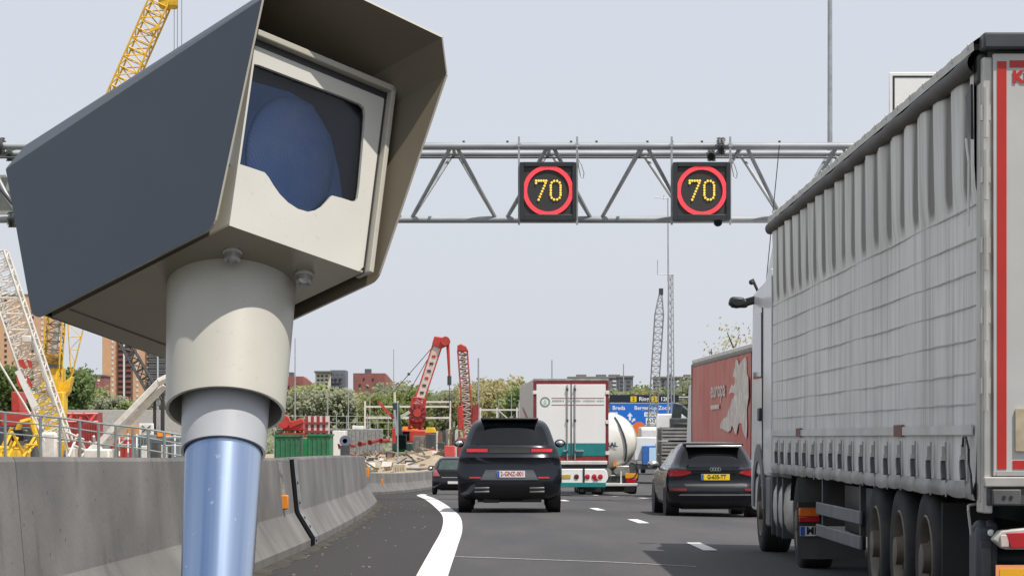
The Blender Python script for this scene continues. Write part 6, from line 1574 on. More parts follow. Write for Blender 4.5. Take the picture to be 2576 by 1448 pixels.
# red pipes and wheel lying on the sand
rn = random.Random(9)
for k, (px, py) in enumerate(((850, 1122), (876, 1118), (905, 1116), (930, 1112), (958, 1108))):
    p = W(px, py, 175); q = W(px + rn.uniform(12, 26), py + rn.uniform(-8, 4), 176)
    m = MB(); m.tube(p, q, .13, n=8); m.tube(p, p + (q - p) * .1, .19, n=8); o = m.build('red_pipe', M_DRUST, ang=40)
    tag(o, ['red pipe lying on the sand left of the blue reel', 'red pipe just right of the blue reel', 'third red pipe along the sand ridge', 'red pipe below the grey hoarding', 'red pipe at the foot of the red cabin'][k], 'pipe', 'red pipes on the sand')
t = thing('cable_reel', (W(868, 0, 172).x, 172, SG), 'blue grey cable reel standing on the sand', 'reel')
c = W(868, 1108, 172)
for y in (-.25, .25):
    m = MB(); m.lathe(c + Vector((0, y, 0)), (0, 1, 0), [(.36, 0), (.36, .06)], n=20); m.build('flange', mat('blue_grey_reel', (.13, .15, .22), .6, var=.2), t, world=True)
m = MB(); m.lathe(c + Vector((0, -.25, 0)), (0, 1, 0), [(.16, 0), (.16, .5)], n=14); m.build('hub', M_WHITE, t, world=True)
m = MB(); m.box(c.x - .3, c.x + .3, 171.6, 172.4, SG, c.z - .3); m.build('stand', M_DSTEEL, t, world=True)
# pale pipe frame (goods gantry)
d = 290.0
t = thing('pipe_frame', (W(1020, 0, d).x, d, SG), 'pale steel pipe frame spanning behind the red cranes', 'frame')
for py in (1010, 1022, 1050):
    m = MB(); m.bar(W(916 if py > 1010 else 1060, py, d), W(1134, py, d), .18, .2); m.build('beam', M_CW, t, world=True)
for px in (918, 1000, 1060, 1132):
    m = MB(); m.bar((W(px, 0, d).x, d, SG), W(px, 1008, d), .2, .2); m.build('post', M_CW, t, world=True)
t = thing('pipe_frame', (W(1265, 0, d).x, d, SG), 'pale pipe frame left of the white truck flank', 'frame')
for py in (1030, 1052):
    m = MB(); m.bar(W(1205, py, d), W(1330, py, d), .16, .18); m.build('beam', M_CW, t, world=True)
for px in (1208, 1250, 1300):
    m = MB(); m.bar((W(px, 0, d).x, d, SG), W(px, 1024, d), .18, .18); m.build('post', M_CW, t, world=True)
m = MB(); m.bar(W(1252, 1030, d), W(1298, 1070, d), .12, .12); m.build('brace', M_CW, t, world=True)
# left red drilling crane with reel
d = 200.0
t = thing('red_drill_crane', (W(1050, 0, d).x, d, SG), 'red and white telescopic crane leaning right, with a round hose reel', 'crane', 'construction cranes')
M_BOOMW = mat('boom_pale_pink', (.60, .50, .46), .5, var=.15)
m = MB(); m.bar(W(1050, 1020, d), W(1100, 868, d), .72, .75); m.build('boom', M_BOOMW, t, world=True, bevel=.04)
for dx in (-12, 12):
    m = MB(); m.bar(W(1050 + dx, 1020, d - .36), W(1100 + dx, 868, d - .36), .09, .1); m.build('boom_edge', M_CRED, t, world=True)
for k in range(7):
    u = .1 + .12 * k; p = W(lerp(1050, 1100, u), lerp(1020, 868, u), d - .39); m = MB(); m.box(p.x - .14, p.x + .14, d - .40, d - .37, p.z - .1, p.z + .08); m.build('boom_marking', M_CRED if k % 3 == 0 else M_DSTEEL, t, world=True)
m = MB(); m.prism([W(1086, 866, d - .5), W(1092, 845, d - .5), W(1128, 850, d - .5), W(1126, 868, d - .5), W(1108, 876, d - .5)], (0, 1.0, 0)); m.build('boom_head', M_CRED, t, world=True, bevel=.06)
m = MB(); m.lathe(W(1120, 857, d - .7), (0, 1, 0), [(.35, 0), (.35, 1.3)], n=16); m.build('sheave', M_CRED, t, world=True)
m = MB(); m.tube(W(1126, 866, d), W(1130, 945, d), .13, .09, n=8); m.build('kelly_bar', M_CRED, t, world=True)
m = MB(); m.tube(W(1130, 945, d), W(1130, 968, d), .16, n=8); m.tube(W(1130, 968, d), W(1130, 1040, d), .03, n=5); m.build('drill_tool', M_DSTEEL, t, world=True)
for q in (((1090, 870), (985, 990)), ((1092, 874), (1020, 1000))):
    m = MB(); m.tube(W(*q[0], d), W(*q[1], d), .028, n=4); m.build('stay_rope', M_DSTEEL, t, world=True)
m = MB(); m.sphere(W(1028, 940, d), .12, 8, 6); m.build('rope_weight', M_DSTEEL, t, world=True)
lattice(t, W(1044, 1080, d), W(1054, 1000, d), .95, .8, 5, M_CRED, .09, .05)
c = W(1049, 1038, d - .8)
m = MB(); m.lathe(c, (0, 1, 0), [(.70, 0), (.72, .05), (.72, .4), (.70, .45)], n=28); reel = m.build('hose_reel', M_DRUST, t, world=True)
m = MB(); m.lathe(c + Vector((0, -.06, 0)), (0, 1, 0), [(.30, 0), (.32, .05)], n=20); m.build('reel_hub', M_CRED, reel, world=True)
for k in range(10):
    m = MB(); aa = 2*math.pi*k/10; m.bar(c + Vector((.3*math.cos(aa), -.03, .3*math.sin(aa))), c + Vector((.7*math.cos(aa), -.03, .7*math.sin(aa))), .06, .06); m.build('reel_spoke', mat('dark_maroon', (.12, .02, .025), .6, var=.3), reel, world=True)
m = MB(); m.prism([W(1028, 1050, d - .4), W(1072, 1050, d - .4), W(1060, 1075, d - .4), W(1040, 1078, d - .4)], (0, .8, 0)); m.build('boom_foot', M_DRUST, t, world=True, bevel=.05)
m = MB(); a, b = W(1005, 1112, d), W(1085, 1080, d); m.box(a.x, b.x, d - 1.2, d + 3, a.z, b.z); m.build('upper_carriage', M_CRED, t, world=True, bevel=.12)
m = MB(); a, b = W(1006, 1108, d - 1.3), W(1030, 1084, d - 1.3); m.box(a.x, b.x, d - 1.4, d - 1.15, a.z, b.z); m.build('cab_glass', M_GLASS, t, world=True)
crawler(t, W(1045, 0, d).x, d, 2.6, 5, .8, M_DSTEEL)
# right red lattice crane
t = thing('red_lattice_crane', (W(1178, 0, d).x, d, SG), 'upright red lattice crane mast left of the lamp post', 'crane', 'construction cranes')
lattice(t, W(1180, 1110, d), W(1163, 880, d), .72, .7, 20, mat('weathered_red', (.36, .075, .06), .6, var=.3, scale=2), .06, .04, 1, 1, lace_mat=mat('dusty_pink_lacing', (.42, .30, .27), .6, var=.3))
m = MB(); m.bar(W(1178, 1070, d), W(1164, 890, d), .3, .3); m.build('inner_ladder', mat('weathered_grey_core', (.30, .28, .26), .7, var=.3), t, world=True)
m = MB(); m.prism([W(1150, 882, d - .5), W(1150, 868, d - .5), W(1160, 864, d - .5), W(1172, 870, d - .5), W(1178, 884, d - .5)], (0, 1, 0)); m.build('head', M_CRED, t, world=True, bevel=.06)
m = MB(); a, b = W(1152, 1080, d), W(1164, 1020, d); m.box(a.x, b.x, d - .5, d + .3, a.z, b.z); m.build('side_tank', M_CRED, t, world=True, bevel=.05)
m = MB(); m.prism([W(1186, 1075, d - .5), W(1190, 1020, d - .5), W(1204, 1012, d - .5), W(1202, 1075, d - .5)], (0, .4, 0)); m.build('counter_frame', M_DRUST, t, world=True)
m = MB(); a, b = W(1150, 1135, d), W(1210, 1100, d); m.box(a.x, b.x, d - 1, d + 2, SG + .3, b.z); m.build('carriage', M_DRUST, t, world=True, bevel=.1)
crawler(t, W(1180, 0, d).x, d, 1.8, 4.5, .7, M_DSTEEL)
# dark green drilling machine with raised mast
d = 165.0
t = thing('green_drill_rig', (W(1010, 0, d).x, d, SG), 'dark green drilling rig with raised mast on the sand ridge', 'drill rig')
M_DG = mat('dark_green_paint', (.018, .045, .04), .5, var=.3)
zr = site_z(W(1010, 0, d).x, d) - .1
m = MB(); m.bar(W(1006, 1115, d), W(995, 1012, d), .42, .5); m.build('mast', M_DG, t, world=True, bevel=.05)
m = MB(); m.bar(W(998, 1095, d - .3), W(992, 1030, d - .3), .14, .1); m.build('mast_cylinder', M_STEEL, t, world=True)
m = MB(); m.tube(W(993, 1012, d), W(992, 985, d), .07, n=8); m.build('mast_tip', mat('pale_yellow', (.6, .6, .4), .5, var=.1), t, world=True)
m = MB(); m.bar(W(952, 1010, d), W(990, 1052, d), .16, .16); m.build('feed_arm', M_CRED, t, world=True)
m = MB(); m.bar(W(1004, 1050, d), W(1030, 1035, d), .14, .2); m.build('pale_arm', mat('pale_green_arm', (.45, .5, .38), .5, var=.15), t, world=True)
m = MB(); a, b = W(988, 1150, d), W(1040, 1112, d); m.box(a.x, b.x, d - 1, d + 1.6, zr + .3, b.z); m.build('engine_house', M_DG, t, world=True, bevel=.08)
m = MB(); a, b = W(1000, 1130, d - 1), W(1022, 1100, d - 1); m.box(a.x, b.x, d - 1.1, d - .4, a.z, b.z + .2); m.build('operator_cab', M_GLASS, t, world=True, bevel=.05)
m = MB(); a, b = W(978, 1146, d - 1.3), W(1044, 1136, d - 1.3); m.box(a.x, b.x, d - 1.4, d + 1.8, zr + .15, b.z); m.build('green_deck', mat('vivid_green', (.03, .28, .07), .5, var=.15), t, world=True, bevel=.05)
for px in (984, 1034):
    m = MB(); x = W(px, 0, d).x; m.box(x - .3, x + .3, d - 1.5, d + 1.9, zr - .1, zr + .35); m.build('track', M_DSTEEL, t, world=True, bevel=.1)
# sheet piles and stakes behind, row of dark posts
rn = random.Random(4)
for k in range(12):
    px = 1066 + k * 8.2 + rn.uniform(-2, 2); dd = 205 + rn.uniform(-6, 6)
    m = MB(); p = W(px, 1076 + rn.uniform(-5, 10), dd); w = rn.uniform(.06, .14); m.box(p.x - w, p.x + w, dd, dd + .25, SG - .2, p.z)
    m.box(p.x - w * 1.3, p.x + w * 1.3, dd - .03, dd, SG - .2, p.z - .2)
    tag(m.build('sheet_pile', [M_DSTEEL, M_CW, mat('rusty_steel', (.17, .10, .07), .8, var=.3)][k % 3]), '%s upright sheet pile from the left in the row right of the green rig' % ('first second third fourth fifth sixth seventh eighth ninth tenth eleventh last'.split()[k]), 'sheet pile', 'row of sheet piles')
blockthing('red_signboard', 1118, 1120, 1144, 1148, 135, .15, mat('coral_red_panel', (.62, .08, .07), .5, var=.08), 'bright coral red panel above the small hatchback', 'panel')
blockthing('dark_pipe_stack', 1040, 1095, 1075, 1118, 190, 2, mat('grey_brown_pipe', (.16, .15, .14), .7, var=.3), 'grey brown pipe stack below the hose reel', 'pipe stack', ribs=3)
blockthing('white_tank', 1080, 1118, 1104, 1132, 185, 1.5, M_WHITE, 'small white tank right of the green rig', 'tank')
blockthing('dark_tank', 1100, 1112, 1118, 1140, 182, 1.5, M_DSTEEL, 'dark tank left of the coral red panel', 'tank')
blockthing('low_hoarding', 1022, 1176, 1130, 1192, 141, .25, mat('dark_grey_hoarding', (.10, .11, .12), .7, var=.2), 'low dark hoarding behind the far barrier', 'hoarding', ribs=8, zb=-1.2)
blockthing('sand_bag_row', 988, 1166, 1020, 1182, 140, .6, mat('pale_jute', (.45, .40, .30), .9, var=.2), 'pale bag row behind the far barrier below the green rig', 'bags', ribs=5, zb=-1.2)
# slim fence posts and wires across the middle
t = thing('mesh_fence', (W(860, 0, 250).x, 250, SG), 'fine wire fence with slender posts across the middle of the site', 'fence')
for k in range(13):
    px = 690 + 26 * k; m = MB(); m.tube((W(px, 0, 250).x, 250, SG), W(px, 1040 + 4 * math.sin(k * 2.1), 250), .045, n=5); m.build('post', M_STEEL, t, world=True)
for py in (1046, 1062, 1078):
    m = MB(); m.tube(W(690, py, 250), W(1002, py, 250), .02, n=4); m.build('wire', M_STEEL, t, world=True)

# rubble and offcuts strewn over the sand
rn = random.Random(31); m = MB()
for k in range(420):
    px = rn.uniform(835, 1150); dd = rn.uniform(142, 200); x = W(px, 0, dd).x; z = site_z(x, dd); r = rn.uniform(.05, .22) * (1.6 if rn.random() < .15 else 1); mi = rn.choice((0, 0, 0, 1, 1, 2, 2, 3, 5, 5, 5, 5, 4))
    if rn.random() < .25: m.bar((x, dd, z + .06), (x + rn.uniform(-.9, .9), dd + rn.uniform(-.6, .6), z + rn.uniform(.05, .5)), .07, .07, mi)
    else: m.prism([(x - r, dd - r, z - .05), (x + r * rn.uniform(.6, 1.2), dd - r * .8, z - .05), (x + r * .8, dd + r, z - .05), (x - r * .7, dd + r * .7, z - .05)], (rn.uniform(-.1, .1), rn.uniform(-.1, .1), r * rn.uniform(.6, 1.5)), mi)
tag(m.build('rubble', [M_EARTH, M_CW, M_DSTEEL, mat('rusty_steel', (.17, .10, .07)), M_DRUST, M_SAND], smooth=False), 'scattered rubble and offcuts on the sand ridge', 'rubble', kind='stuff')
d = 178.0
t = thing('yellow_dumper', (W(1078, 0, d).x, d, SG), 'small yellow dumper between the hose reel and the sheet piles', 'dumper')
m = MB(); m.prism([W(1068, 1088, d), W(1072, 1074, d), W(1092, 1074, d), W(1097, 1088, d)], (0, 1.6, 0)); m.build('skip_body', M_YELLOW, t, world=True, bevel=.04)
m = MB(); m.box(W(1070, 0, d).x, W(1095, 0, d).x, d, d + 2.2, SG + .35, W(0, 1090, d).z); m.build('chassis', M_DSTEEL, t, world=True, bevel=.05)
for px in (1072, 1093):
    for y in (.3, 1.9):
        m = MB(); c = W(px, 0, d).x; m.lathe((c - .12, d + y, SG + .35), (1, 0, 0), [(.2, 0), (.35, .02), (.35, .22), (.2, .24)], n=16); m.build('wheel', M_RUBBER, t, world=True)

# slender frames and struts among the left machines
def strut_frame(name, segs, d, r, mtl, label, cat):
    t = thing(name, (W(segs[0][0], 0, d).x, d, SG), label, cat)
    for x0, y0, x1, y1 in segs:
        a, b = W(x0, y0, d), W(x1, y1, d + .8); m = MB(); m.tube(a, b, r, n=6); m.build('strut', mtl, t, world=True)
    return t
strut_frame('steel_tangle', [(0, 1148, 30, 1085), (30, 1085, 62, 1148), (8, 1128, 50, 1128), (58, 1148, 92, 1090), (92, 1090, 104, 1148), (64, 1118, 100, 1118), (70, 1140, 96, 1104), (20, 1148, 44, 1100)], 108, .06, M_YELLOW, 'tangle of yellow steel struts at the far left behind the railing', 'frame')
strut_frame('steel_trestle', [(172, 1148, 196, 1092), (196, 1092, 222, 1148), (186, 1120, 232, 1140), (150, 1060, 176, 1148), (165, 1085, 210, 1105), (204, 1148, 240, 1112), (225, 1110, 262, 1148), (236, 1096, 240, 1148)], 107, .055, M_CW, 'white strut frame between the white crane foot and the boom beams', 'frame')
strut_frame('grey_scaffold', [(300, 1148, 300, 1090), (322, 1148, 322, 1090), (344, 1148, 344, 1092), (296, 1096, 348, 1096), (296, 1118, 348, 1118), (300, 1118, 322, 1096), (415, 1148, 415, 1092), (440, 1148, 440, 1092), (462, 1148, 462, 1092), (410, 1098, 470, 1098), (410, 1120, 470, 1120)], 106, .04, M_STEEL, 'grey pipe scaffold in front of the dark site cabins', 'scaffold')
strut_frame('red_lattice_stack', [(170, 1060, 182, 1040), (182, 1040, 196, 1060), (196, 1060, 210, 1040), (210, 1040, 226, 1060), (226, 1060, 240, 1040), (168, 1040, 246, 1040), (168, 1060, 246, 1060)], 166, .09, M_CRED, 'red lattice section lying on the red frame stack', 'lattice section')
# ------------------------------------------------------------------ buildings on the skyline
def brick_mat(name, c1, c2, scale=.4):
    m, n, b = new_mat(name)
    c, _ = noise_col(n, b, c1, 0, scale, col2=c2, detail=8)
    n.links.new(c, b.inputs['Base Color']); b.inputs['Roughness'].default_value = .9; return m
M_OBRICK = brick_mat('orange_brick', (.56, .34, .205), (.64, .40, .25))
M_RBRICK = brick_mat('dark_red_brick', (.25, .095, .085), (.31, .125, .11))
M_GBRICK = brick_mat('slate_grey_facade', (.14, .145, .175), (.18, .185, .215))
M_CREAMW = brick_mat('cream_facade', (.62, .58, .49), (.70, .66, .57))
M_WIN = glass_dark('window_glass', (.035, .04, .05), .1)
M_BALC = mat('balcony_panel', (.23, .07, .06), .7, var=.25)
M_LIGHTP = mat('white_pilaster', (.68, .68, .66), .7, var=.05)
M_GREYB = mat('grey_balcony', (.10, .11, .13), .6, var=.25)
def flats(name, px0, px1, ytop, d, dep, wall, label, base=1.0, rows=None, group=None, face=0.0):
    a, b = W(px0, 1000, d), W(px1, ytop, d)
    t = thing(name, ((a.x + b.x) / 2, d, -1.9), label, 'building', group)
    m = MB(); m.box(a.x, b.x, d, d + dep, -1.9, b.z); m.build('wall', wall, t, world=True)
    m = MB(); m.box(a.x - .3, b.x + .3, d - .3, d + dep + .3, b.z, b.z + .5); m.build('roof', mat('flat_roof', (.22, .21, .2), .9, var=.1), t, world=True)
    return t
PROTO = {}
def wpiece(t, nm, px, py, w, h, d, mtl, out=.12):
    """one window, balcony or panel w by h pixels at the facade"""
    key = (nm, round(w, 2), round(h, 2), d, mtl.name, out); k = d / F; p = W(px, py, d - out)
    if key not in PROTO:
        m = MB(); m.box(-w * k / 2, w * k / 2, 0, out + .05, -h * k / 2, h * k / 2); o = m.build(nm, mtl, t, smooth=False)
        PROTO[key] = o
    else:
        o = PROTO[key].copy(); C.objects.link(o); o.parent = t
    o.location = p - Vector(t.location); return o
# two orange brick towers
d = 1240.0
t = flats('apartment_tower', 257, 520, 830, d, 30, M_OBRICK, 'tall orange brick apartment tower left of the camera pole', group='orange apartment towers')
m = MB(); m.box(W(296, 0, d).x, W(334, 0, d).x, d - .8, d, -1.9, W(0, 832, d).z); m.build('balcony_shaft', mat('deep_shaft', (.14, .10, .09), .9, var=.1), t, world=True)
for px in (313,):
    m = MB(); m.box(W(px - 2.2, 0, d).x, W(px + 2.2, 0, d).x, d - 1.6, d - .8, -1.9, W(0, 832, d).z); m.build('white_pilaster', M_LIGHTP, t, world=True)
for k in range(14):
    y = 846 + 13.6 * k
    for px in (304, 323): wpiece(t, 'balcony', px, y + 4, 13, 5.5, d, M_BALC, 1.5); wpiece(t, 'window', px, y - 3, 12, 5, d, M_WIN, .9)
    for px in (283, 345): wpiece(t, 'window', px, y, 5, 5.5, d, M_LIGHTP, .15)
m = MB(); m.box(W(369, 0, d).x, W(416, 0, d).x, d - .8, d, -1.9, W(0, 832, d).z); m.build('balcony_shaft', mat('deep_shaft', (.14, .10, .09)), t, world=True)
m = MB(); m.box(W(396, 0, d).x, W(400, 0, d).x, d - 1.9, d - 1.1, -1.9, W(0, 832, d).z); m.build('white_pilaster', mat('pale_blue_pilaster', (.45, .52, .58), .7, var=.05), t, world=True)
for k in range(14):
    y = 846 + 13.6 * k
    for px in (384, 409): wpiece(t, 'balcony', px, y + 4, 20, 6, d, M_GREYB, 1.5)
    wpiece(t, 'floor_band', 392, y - 4, 46, 1.6, d, M_LIGHTP, 1.0)
t = flats('apartment_tower', -60, 120, 742, d - 40, 30, M_OBRICK, 'tall orange brick apartment tower at the left edge behind the white crane', group='orange apartment towers')
for k in range(18):
    y = 756 + 14 * k
    for px in (-20, 14, 48, 82, 106): wpiece(t, 'window', px, y, 6, 6, d - 40, M_LIGHTP if px in (48, 106) else M_WIN, .15)
# low red brick house between the towers
t = flats('brick_house', 224, 262, 945, 900, 14, M_RBRICK, 'low dark brick house left of the orange tower')
for px in (234, 248): wpiece(t, 'window', px, 956, 6, 6, 900, M_LIGHTP)
# red brick blocks with sloped right ends, cream and grey block
def slopeblock(px0, px1, pxs, yt, yr, d, label, wins):
    a, b = W(px0, yt, d), W(px1, yt, d); s_ = W(pxs, yr, d)
    t = thing('brick_block', ((a.x + s_.x) / 2, d, -1.9), label, 'building', 'dark brick blocks')
    m = MB(); m.prism([(a.x, d, -1.9), (a.x, d, a.z), (b.x, d, b.z), (s_.x, d + 14, s_.z), (s_.x, d + 14, -1.9), (b.x, d, -1.9)][0:3] + [(b.x, d, -1.9)], (0, 12, 0)); m.build('wall', M_RBRICK, t, world=True, smooth=False)
    m = MB(); m.add([(b.x, d, -1.9), (s_.x, d + 16, -1.9), (s_.x, d + 16, s_.z), (b.x, d, b.z), (b.x, d + 12, -1.9), (b.x, d + 12, b.z)], [(0, 1, 2, 3), (1, 4, 5, 2), (3, 2, 5)]); m.build('side_wall', M_RBRICK, t, world=True, smooth=False)
    m = MB(); m.box(lerp(a.x, b.x, .35), lerp(a.x, b.x, .55), d + 2, d + 5, a.z, a.z + 1.2); m.build('roof_plant', M_GREYB, t, world=True)
    for px, py, w, h in wins: wpiece(t, 'window', px, py, w, h, d, M_WIN, .15)
slopeblock(888, 968, 986, 938, 962, 700.0, 'dark red brick block left of the red crane', [(905, 968, 4, 6), (925, 970, 5, 7), (945, 968, 5, 7), (960, 972, 4, 6), (915, 952, 4, 5), (938, 953, 4, 5)])
slopeblock(705, 762, 782, 946, 966, 720.0, 'dark red brick block just right of the camera pole', [(725, 972, 5, 6), (748, 968, 4, 6), (756, 980, 6, 5)])
d = 680.0
t = flats('cream_block', 793, 832, 937, d, 12, M_CREAMW, 'pale cream apartment block with grey wing above the trees')
for j in range(4):
    for px in (800, 810, 821): wpiece(t, 'window', px, 945 + 10 * j, 6, 4.5, d, M_WIN, .2)
m = MB(); m.box(W(830, 0, d).x, W(868, 0, d).x, d + 1, d + 12, -1.9, W(0, 930, d).z); m.build('grey_wing', M_GBRICK, t, world=True)
for j in range(4):
    for px in (838, 848, 860): wpiece(t, 'window', px, 941 + 10 * j, 7, 4, d, M_GREYB, -.6)
m = MB(); m.box(W(793, 0, d).x, W(834, 0, d).x, d - 1, d + 12, W(0, 937, d).z, W(0, 934, d).z); m.build('roof_slab', M_GREYB, t, world=True)
# slate grey flats on the right skyline
d = 900.0
t = flats('grey_flats', 1430, 1560, 950, d, 14, M_GBRICK, 'dark grey flats above the white box truck', group='grey flats')
for px0, px1 in ((1450, 1475), (1500, 1525), (1532, 1560)):
    m = MB(); m.box(W(px0, 0, d).x, W(px1, 0, d).x, d + 2, d + 8, W(0, 950, d).z, W(0, 941, d).z); m.build('roof_house', M_GBRICK, t, world=True)
for j in range(4):
    for px in (1445, 1462, 1480, 1500, 1520, 1545): wpiece(t, 'window', px, 958 + 10 * j, 9, 4, d, M_WIN if px % 3 else M_LIGHTP, .2)
t = flats('grey_flats', 1556, 1592, 948, d - 30, 14, M_GBRICK, 'narrow dark grey flats right of the white box truck', group='grey flats')
for j in range(4):
    for px in (1565, 1581): wpiece(t, 'window', px, 957 + 10 * j, 9, 4, d - 30, M_GREYB, .2)
t = flats('grey_flats', 1648, 1738, 950, d - 60, 14, M_GBRICK, 'dark grey flats behind the radio mast', group='grey flats')
for px0, px1 in ((1680, 1692), (1722, 1738)):
    m = MB(); m.box(W(px0, 0, d - 60).x, W(px1, 0, d - 60).x, d - 58, d - 52, W(0, 950, d - 60).z, W(0, 941, d - 60).z); m.build('roof_house', M_GBRICK, t, world=True)
for j in range(4):
    for k_, px in enumerate((1657, 1668, 1682, 1705, 1718, 1731)): wpiece(t, 'window', px, 958 + 9.5 * j, 6, 3.6, d - 60, M_LIGHTP if k_ in (0, 3) else M_WIN, .2)
# green hill on the right that carries the flats
m = MB(); rows = []
for j in range(12):
    y = 420 + 45 * j; rows.append([Vector((-20 + 12 * k, y, -1.95 + 17 * min(1, max(0, (y - 430) / 330.0)) ** .7 + .6 * math.sin(k * 1.1 + j))) for k in range(24)])
m.grid(rows); tag(m.build('hill', M_GRASS), kind='structure')
# ------------------------------------------------------------------ trees
def leaf_mat(name, c1, c2):
    m, n, b = new_mat(name)
    c, _ = noise_col(n, b, c1, 0, .9, col2=c2, detail=4, lo=.35, hi=.65)
    n.links.new(c, b.inputs['Base Color']); b.inputs['Roughness'].default_value = .7; b.inputs['Specular IOR Level'].default_value = .25
    tr = n.nodes.new('ShaderNodeBsdfTranslucent'); n.links.new(c, tr.inputs[0]); ad = n.nodes.new('ShaderNodeAddShader'); out = n.nodes['Material Output']
    n.links.new(b.outputs[0], ad.inputs[0]); n.links.new(tr.outputs[0], ad.inputs[1]); n.links.new(ad.outputs[0], out.inputs['Surface'])
    return m
M_BARK = mat('bark', (.085, .07, .055), .95, var=.3, scale=2)
LEAF = [leaf_mat('fresh_leaves', (.125, .15, .055), (.19, .21, .09)), leaf_mat('deep_green_leaves', (.06, .09, .03), (.105, .14, .05)), leaf_mat('olive_buds', (.19, .175, .09), (.27, .24, .13)), leaf_mat('grey_green_leaves', (.14, .15, .10), (.20, .21, .14))]
def tree_proto(seed, h, rx, leaf, n, conic=False, sparse=False, lsz=.3, tw=1.0):
    rn = random.Random(seed); root = bpy.data.objects.new('tree', None); C.objects.link(root)
    m = MB(); top = Vector((rn.uniform(-.3, .3), 0, h * .8)); m.tube((0, 0, 0), (0, 0, h * .25), h * .022, h * .017, 7); m.tube((0, 0, h * .25), top, h * .017, h * .005, 6)
    cl = []
    nb = 14 if not sparse else 22
    for k in range(nb):
        z0 = h * rn.uniform(.2, .7); a = rn.uniform(0, 6.28); r = rx * rn.uniform(.45, 1) * (1.1 - z0 / h if conic else 1)
        e = Vector((r * math.cos(a), r * math.sin(a), z0 + h * rn.uniform(.08, .3))); s0 = Vector((0, 0, z0))
        m.tube(s0, e, h * .008 * tw, h * .003 * tw, 5)
        for q in range(4 if sparse else 2):
            f = s0.lerp(e, rn.uniform(.5, 1)); g = f + Vector((rn.uniform(-1, 1), rn.uniform(-1, 1), rn.uniform(.1, 1.2))) * rx * .35; m.tube(f, g, h * .004 * tw, h * .0015 * tw, 4); cl.append((g, rx * rn.uniform(.15, .3)))
        cl.append((e, rx * rn.uniform(.22, .4)))
    m.build('trunk', M_BARK, root)
    while len(cl) < 60:
        z = rn.uniform(.22, 1.0); prof = (math.sin(math.pi * min(1, (z - .15) / .9)) ** .6) if not conic else max(.05, 1.05 - z)
        a = rn.uniform(0, 6.28); r = rx * prof * math.sqrt(rn.random()) * rn.uniform(.8, 1.1); cl.append((Vector((r * math.cos(a), r * math.sin(a), h * z)), rx * rn.uniform(.16, .34)))
    m = MB(); vs = []; fs = []
    for i in range(n):
        c, s_ = cl[rn.randrange(len(cl))]
        p = c + Vector((rn.gauss(0, s_ * .55), rn.gauss(0, s_ * .55), rn.gauss(0, s_ * .5)))
        sz = lsz * rn.uniform(.6, 1.5); u = Vector((rn.gauss(0, 1), rn.gauss(0, 1), rn.gauss(0, 1))).normalized(); w = u.orthogonal().normalized() * sz * .5; u = u * sz * .5
        k = len(vs); vs += [p - u - w, p + u - w * .6, p + u * .8 + w, p - u * .7 + w * .9]; fs.append((k, k + 1, k + 2, k + 3))
    m.v = [Vector(v) for v in vs]; m.f = fs; m.mi = [0] * len(fs)
    m.build('crown', leaf, root, smooth=False, fix=False)
    return root
protos = [tree_proto(1, 10, 4.2, LEAF[0], 4200, lsz=.42), tree_proto(2, 9, 3.8, LEAF[1], 4200, lsz=.42), tree_proto(3, 9.5, 3.6, LEAF[2], 2600, sparse=True, lsz=.34), tree_proto(4, 8.5, 4.0, LEAF[3], 3600, lsz=.4), tree_proto(5, 12, 2.8, LEAF[1], 4200, conic=True, lsz=.42)]
used = set()
def bank_z(y): return -1.0 + 4.6 * min(1, max(0, (y - 335) / 110.0)) ** 0.8 - .3
def plant(k, px, ytop, d, label, group, base=None):
    z0 = bank_z(d) if base is None else base
    if k in used: o = copy_tree(protos[k])
    else: o = protos[k]; used.add(k)
    hgt = [10, 9, 9.5, 8.5, 12][k]; zt = W(px, ytop, d).z; s = max(.3, (zt - z0) / hgt)
    o.location = (W(px, 0, d).x, d, z0); o.scale = (max(.8, s) * random.uniform(.9, 1.15), max(.8, s), s); o.rotation_euler = (0, 0, random.uniform(0, 6.28))
    tag(o, label, 'tree', group)
KIND = ['fresh green', 'dark green', 'bare olive budding', 'grey green', 'conical dark green']
rn = random.Random(21)
spots = [(10, 935, 1), (40, 960, 0), (75, 985, 3), (168, 930, 4), (190, 938, 1), (212, 945, 4), (236, 968, 0), (275, 1000, 3), (330, 1010, 0), (372, 1015, 1), (405, 1005, 3),
         (705, 985, 0), (728, 975, 2), (750, 990, 3), (772, 968, 2), (792, 975, 0), (815, 972, 0), (835, 985, 3), (856, 978, 2), (880, 990, 1), (905, 995, 0), (930, 990, 2), (955, 985, 0), (985, 975, 3), (1010, 962, 2), (1035, 972, 0),
         (1062, 990, 1), (1090, 985, 0), (1115, 995, 3), (1140, 985, 0), (1165, 975, 2), (1190, 968, 3), (1215, 955, 2), (1240, 962, 2), (1262, 952, 2), (1285, 970, 3), (1305, 975, 0), (1330, 985, 1), (1350, 990, 0)]
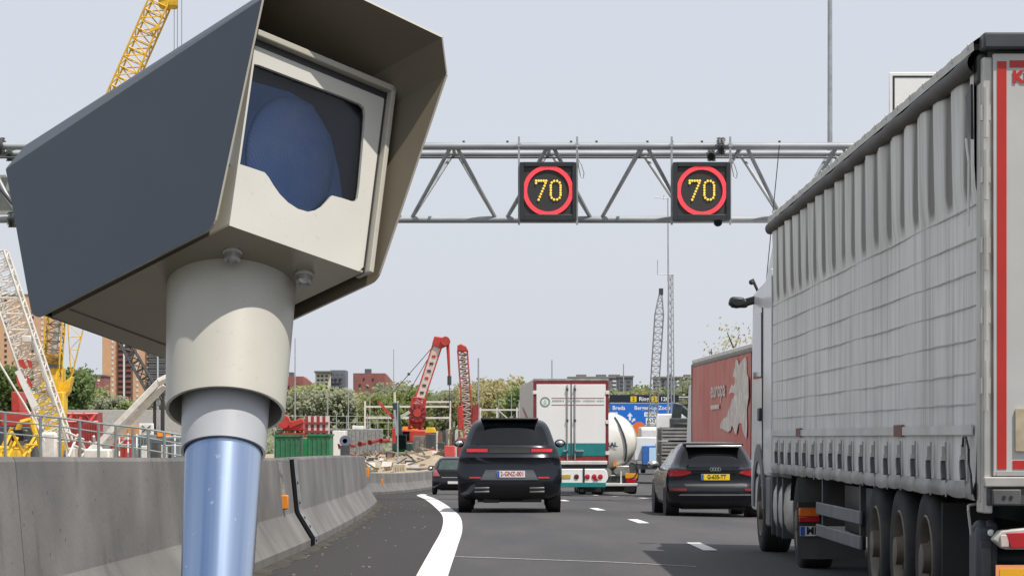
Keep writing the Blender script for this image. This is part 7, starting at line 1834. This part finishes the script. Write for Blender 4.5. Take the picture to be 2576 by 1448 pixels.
REF = [(120, 'at the left edge'), (270, 'between the orange towers'), (460, 'behind the piling rig'), (790, 'right of the camera pole'), (900, 'below the cream block'), (1010, 'below the brick block'), (1130, 'behind the hose reel crane'), (1230, 'behind the upright red crane'), (1400, 'left of the white truck')]
ORD = ['leftmost', 'second', 'third', 'fourth', 'fifth', 'sixth']
cnt = {}
for px, yt, k in spots:
    where = next(w for lim, w in REF if px < lim); i = cnt.get((where, k), 0); cnt[(where, k)] = i + 1
    plant(k, px, yt + 4, 360 + rn.uniform(0, 70), '%s %s tree %s on the far bank' % (ORD[i], KIND[k], where), 'trees on the far bank')
for px, yt, k, d in ((1440, 985, 0, 520), (1500, 985, 3, 540), (1610, 975, 0, 560), (1640, 982, 2, 530), (1750, 965, 3, 500), (1700, 990, 1, 520)):
    plant(k, px, yt, d, '%s tree on the right hill, %s' % (KIND[k], {1440: 'behind the white truck roof', 1500: 'above the tanker', 1610: 'between the two grey flats', 1640: 'left of the radio mast', 1750: 'behind the red truck', 1700: 'just above the blue sign'}[px]), 'trees on the right hill', base=2.0)
# airy tree above the red truck
big = tree_proto(8, 10.2, 3.0, LEAF[2], 2600, sparse=True, lsz=.12, tw=1.6)
big.location = (W(1880, 0, 150).x, 150, -1.9); tag(big, 'airy budding tree rising above the red truck', 'tree')
# under-scrub on the bank: hedge mass
m = MB(); vs = []; fs = []
for i in range(26000):
    px = rn.uniform(-40, 1370); d = rn.uniform(335, 400); p = W(px, 0, d); p.z = bank_z(d) + abs(rn.gauss(0, 1.1)) * (0.8 + .5 * math.sin(px * .05)); sz = .5 * rn.uniform(.5, 1.4)
    u = Vector((rn.gauss(0, 1), rn.gauss(0, 1), rn.gauss(0, 1))).normalized(); w = u.orthogonal().normalized() * sz * .5; u = u * sz * .5
    k = len(vs); vs += [p - u - w, p + u - w, p + u + w, p - u + w]; fs.append((k, k + 1, k + 2, k + 3))
m.v = [Vector(v) for v in vs]; m.f = fs; m.mi = [0] * len(fs)
tag(m.build('scrub', LEAF[3], smooth=False, fix=False), 'low grey green scrub covering the far bank', 'scrub', kind='stuff')
for k, o in enumerate(protos):
    if k not in used:
        for ch in list(o.children): bpy.data.objects.remove(ch)
        bpy.data.objects.remove(o)
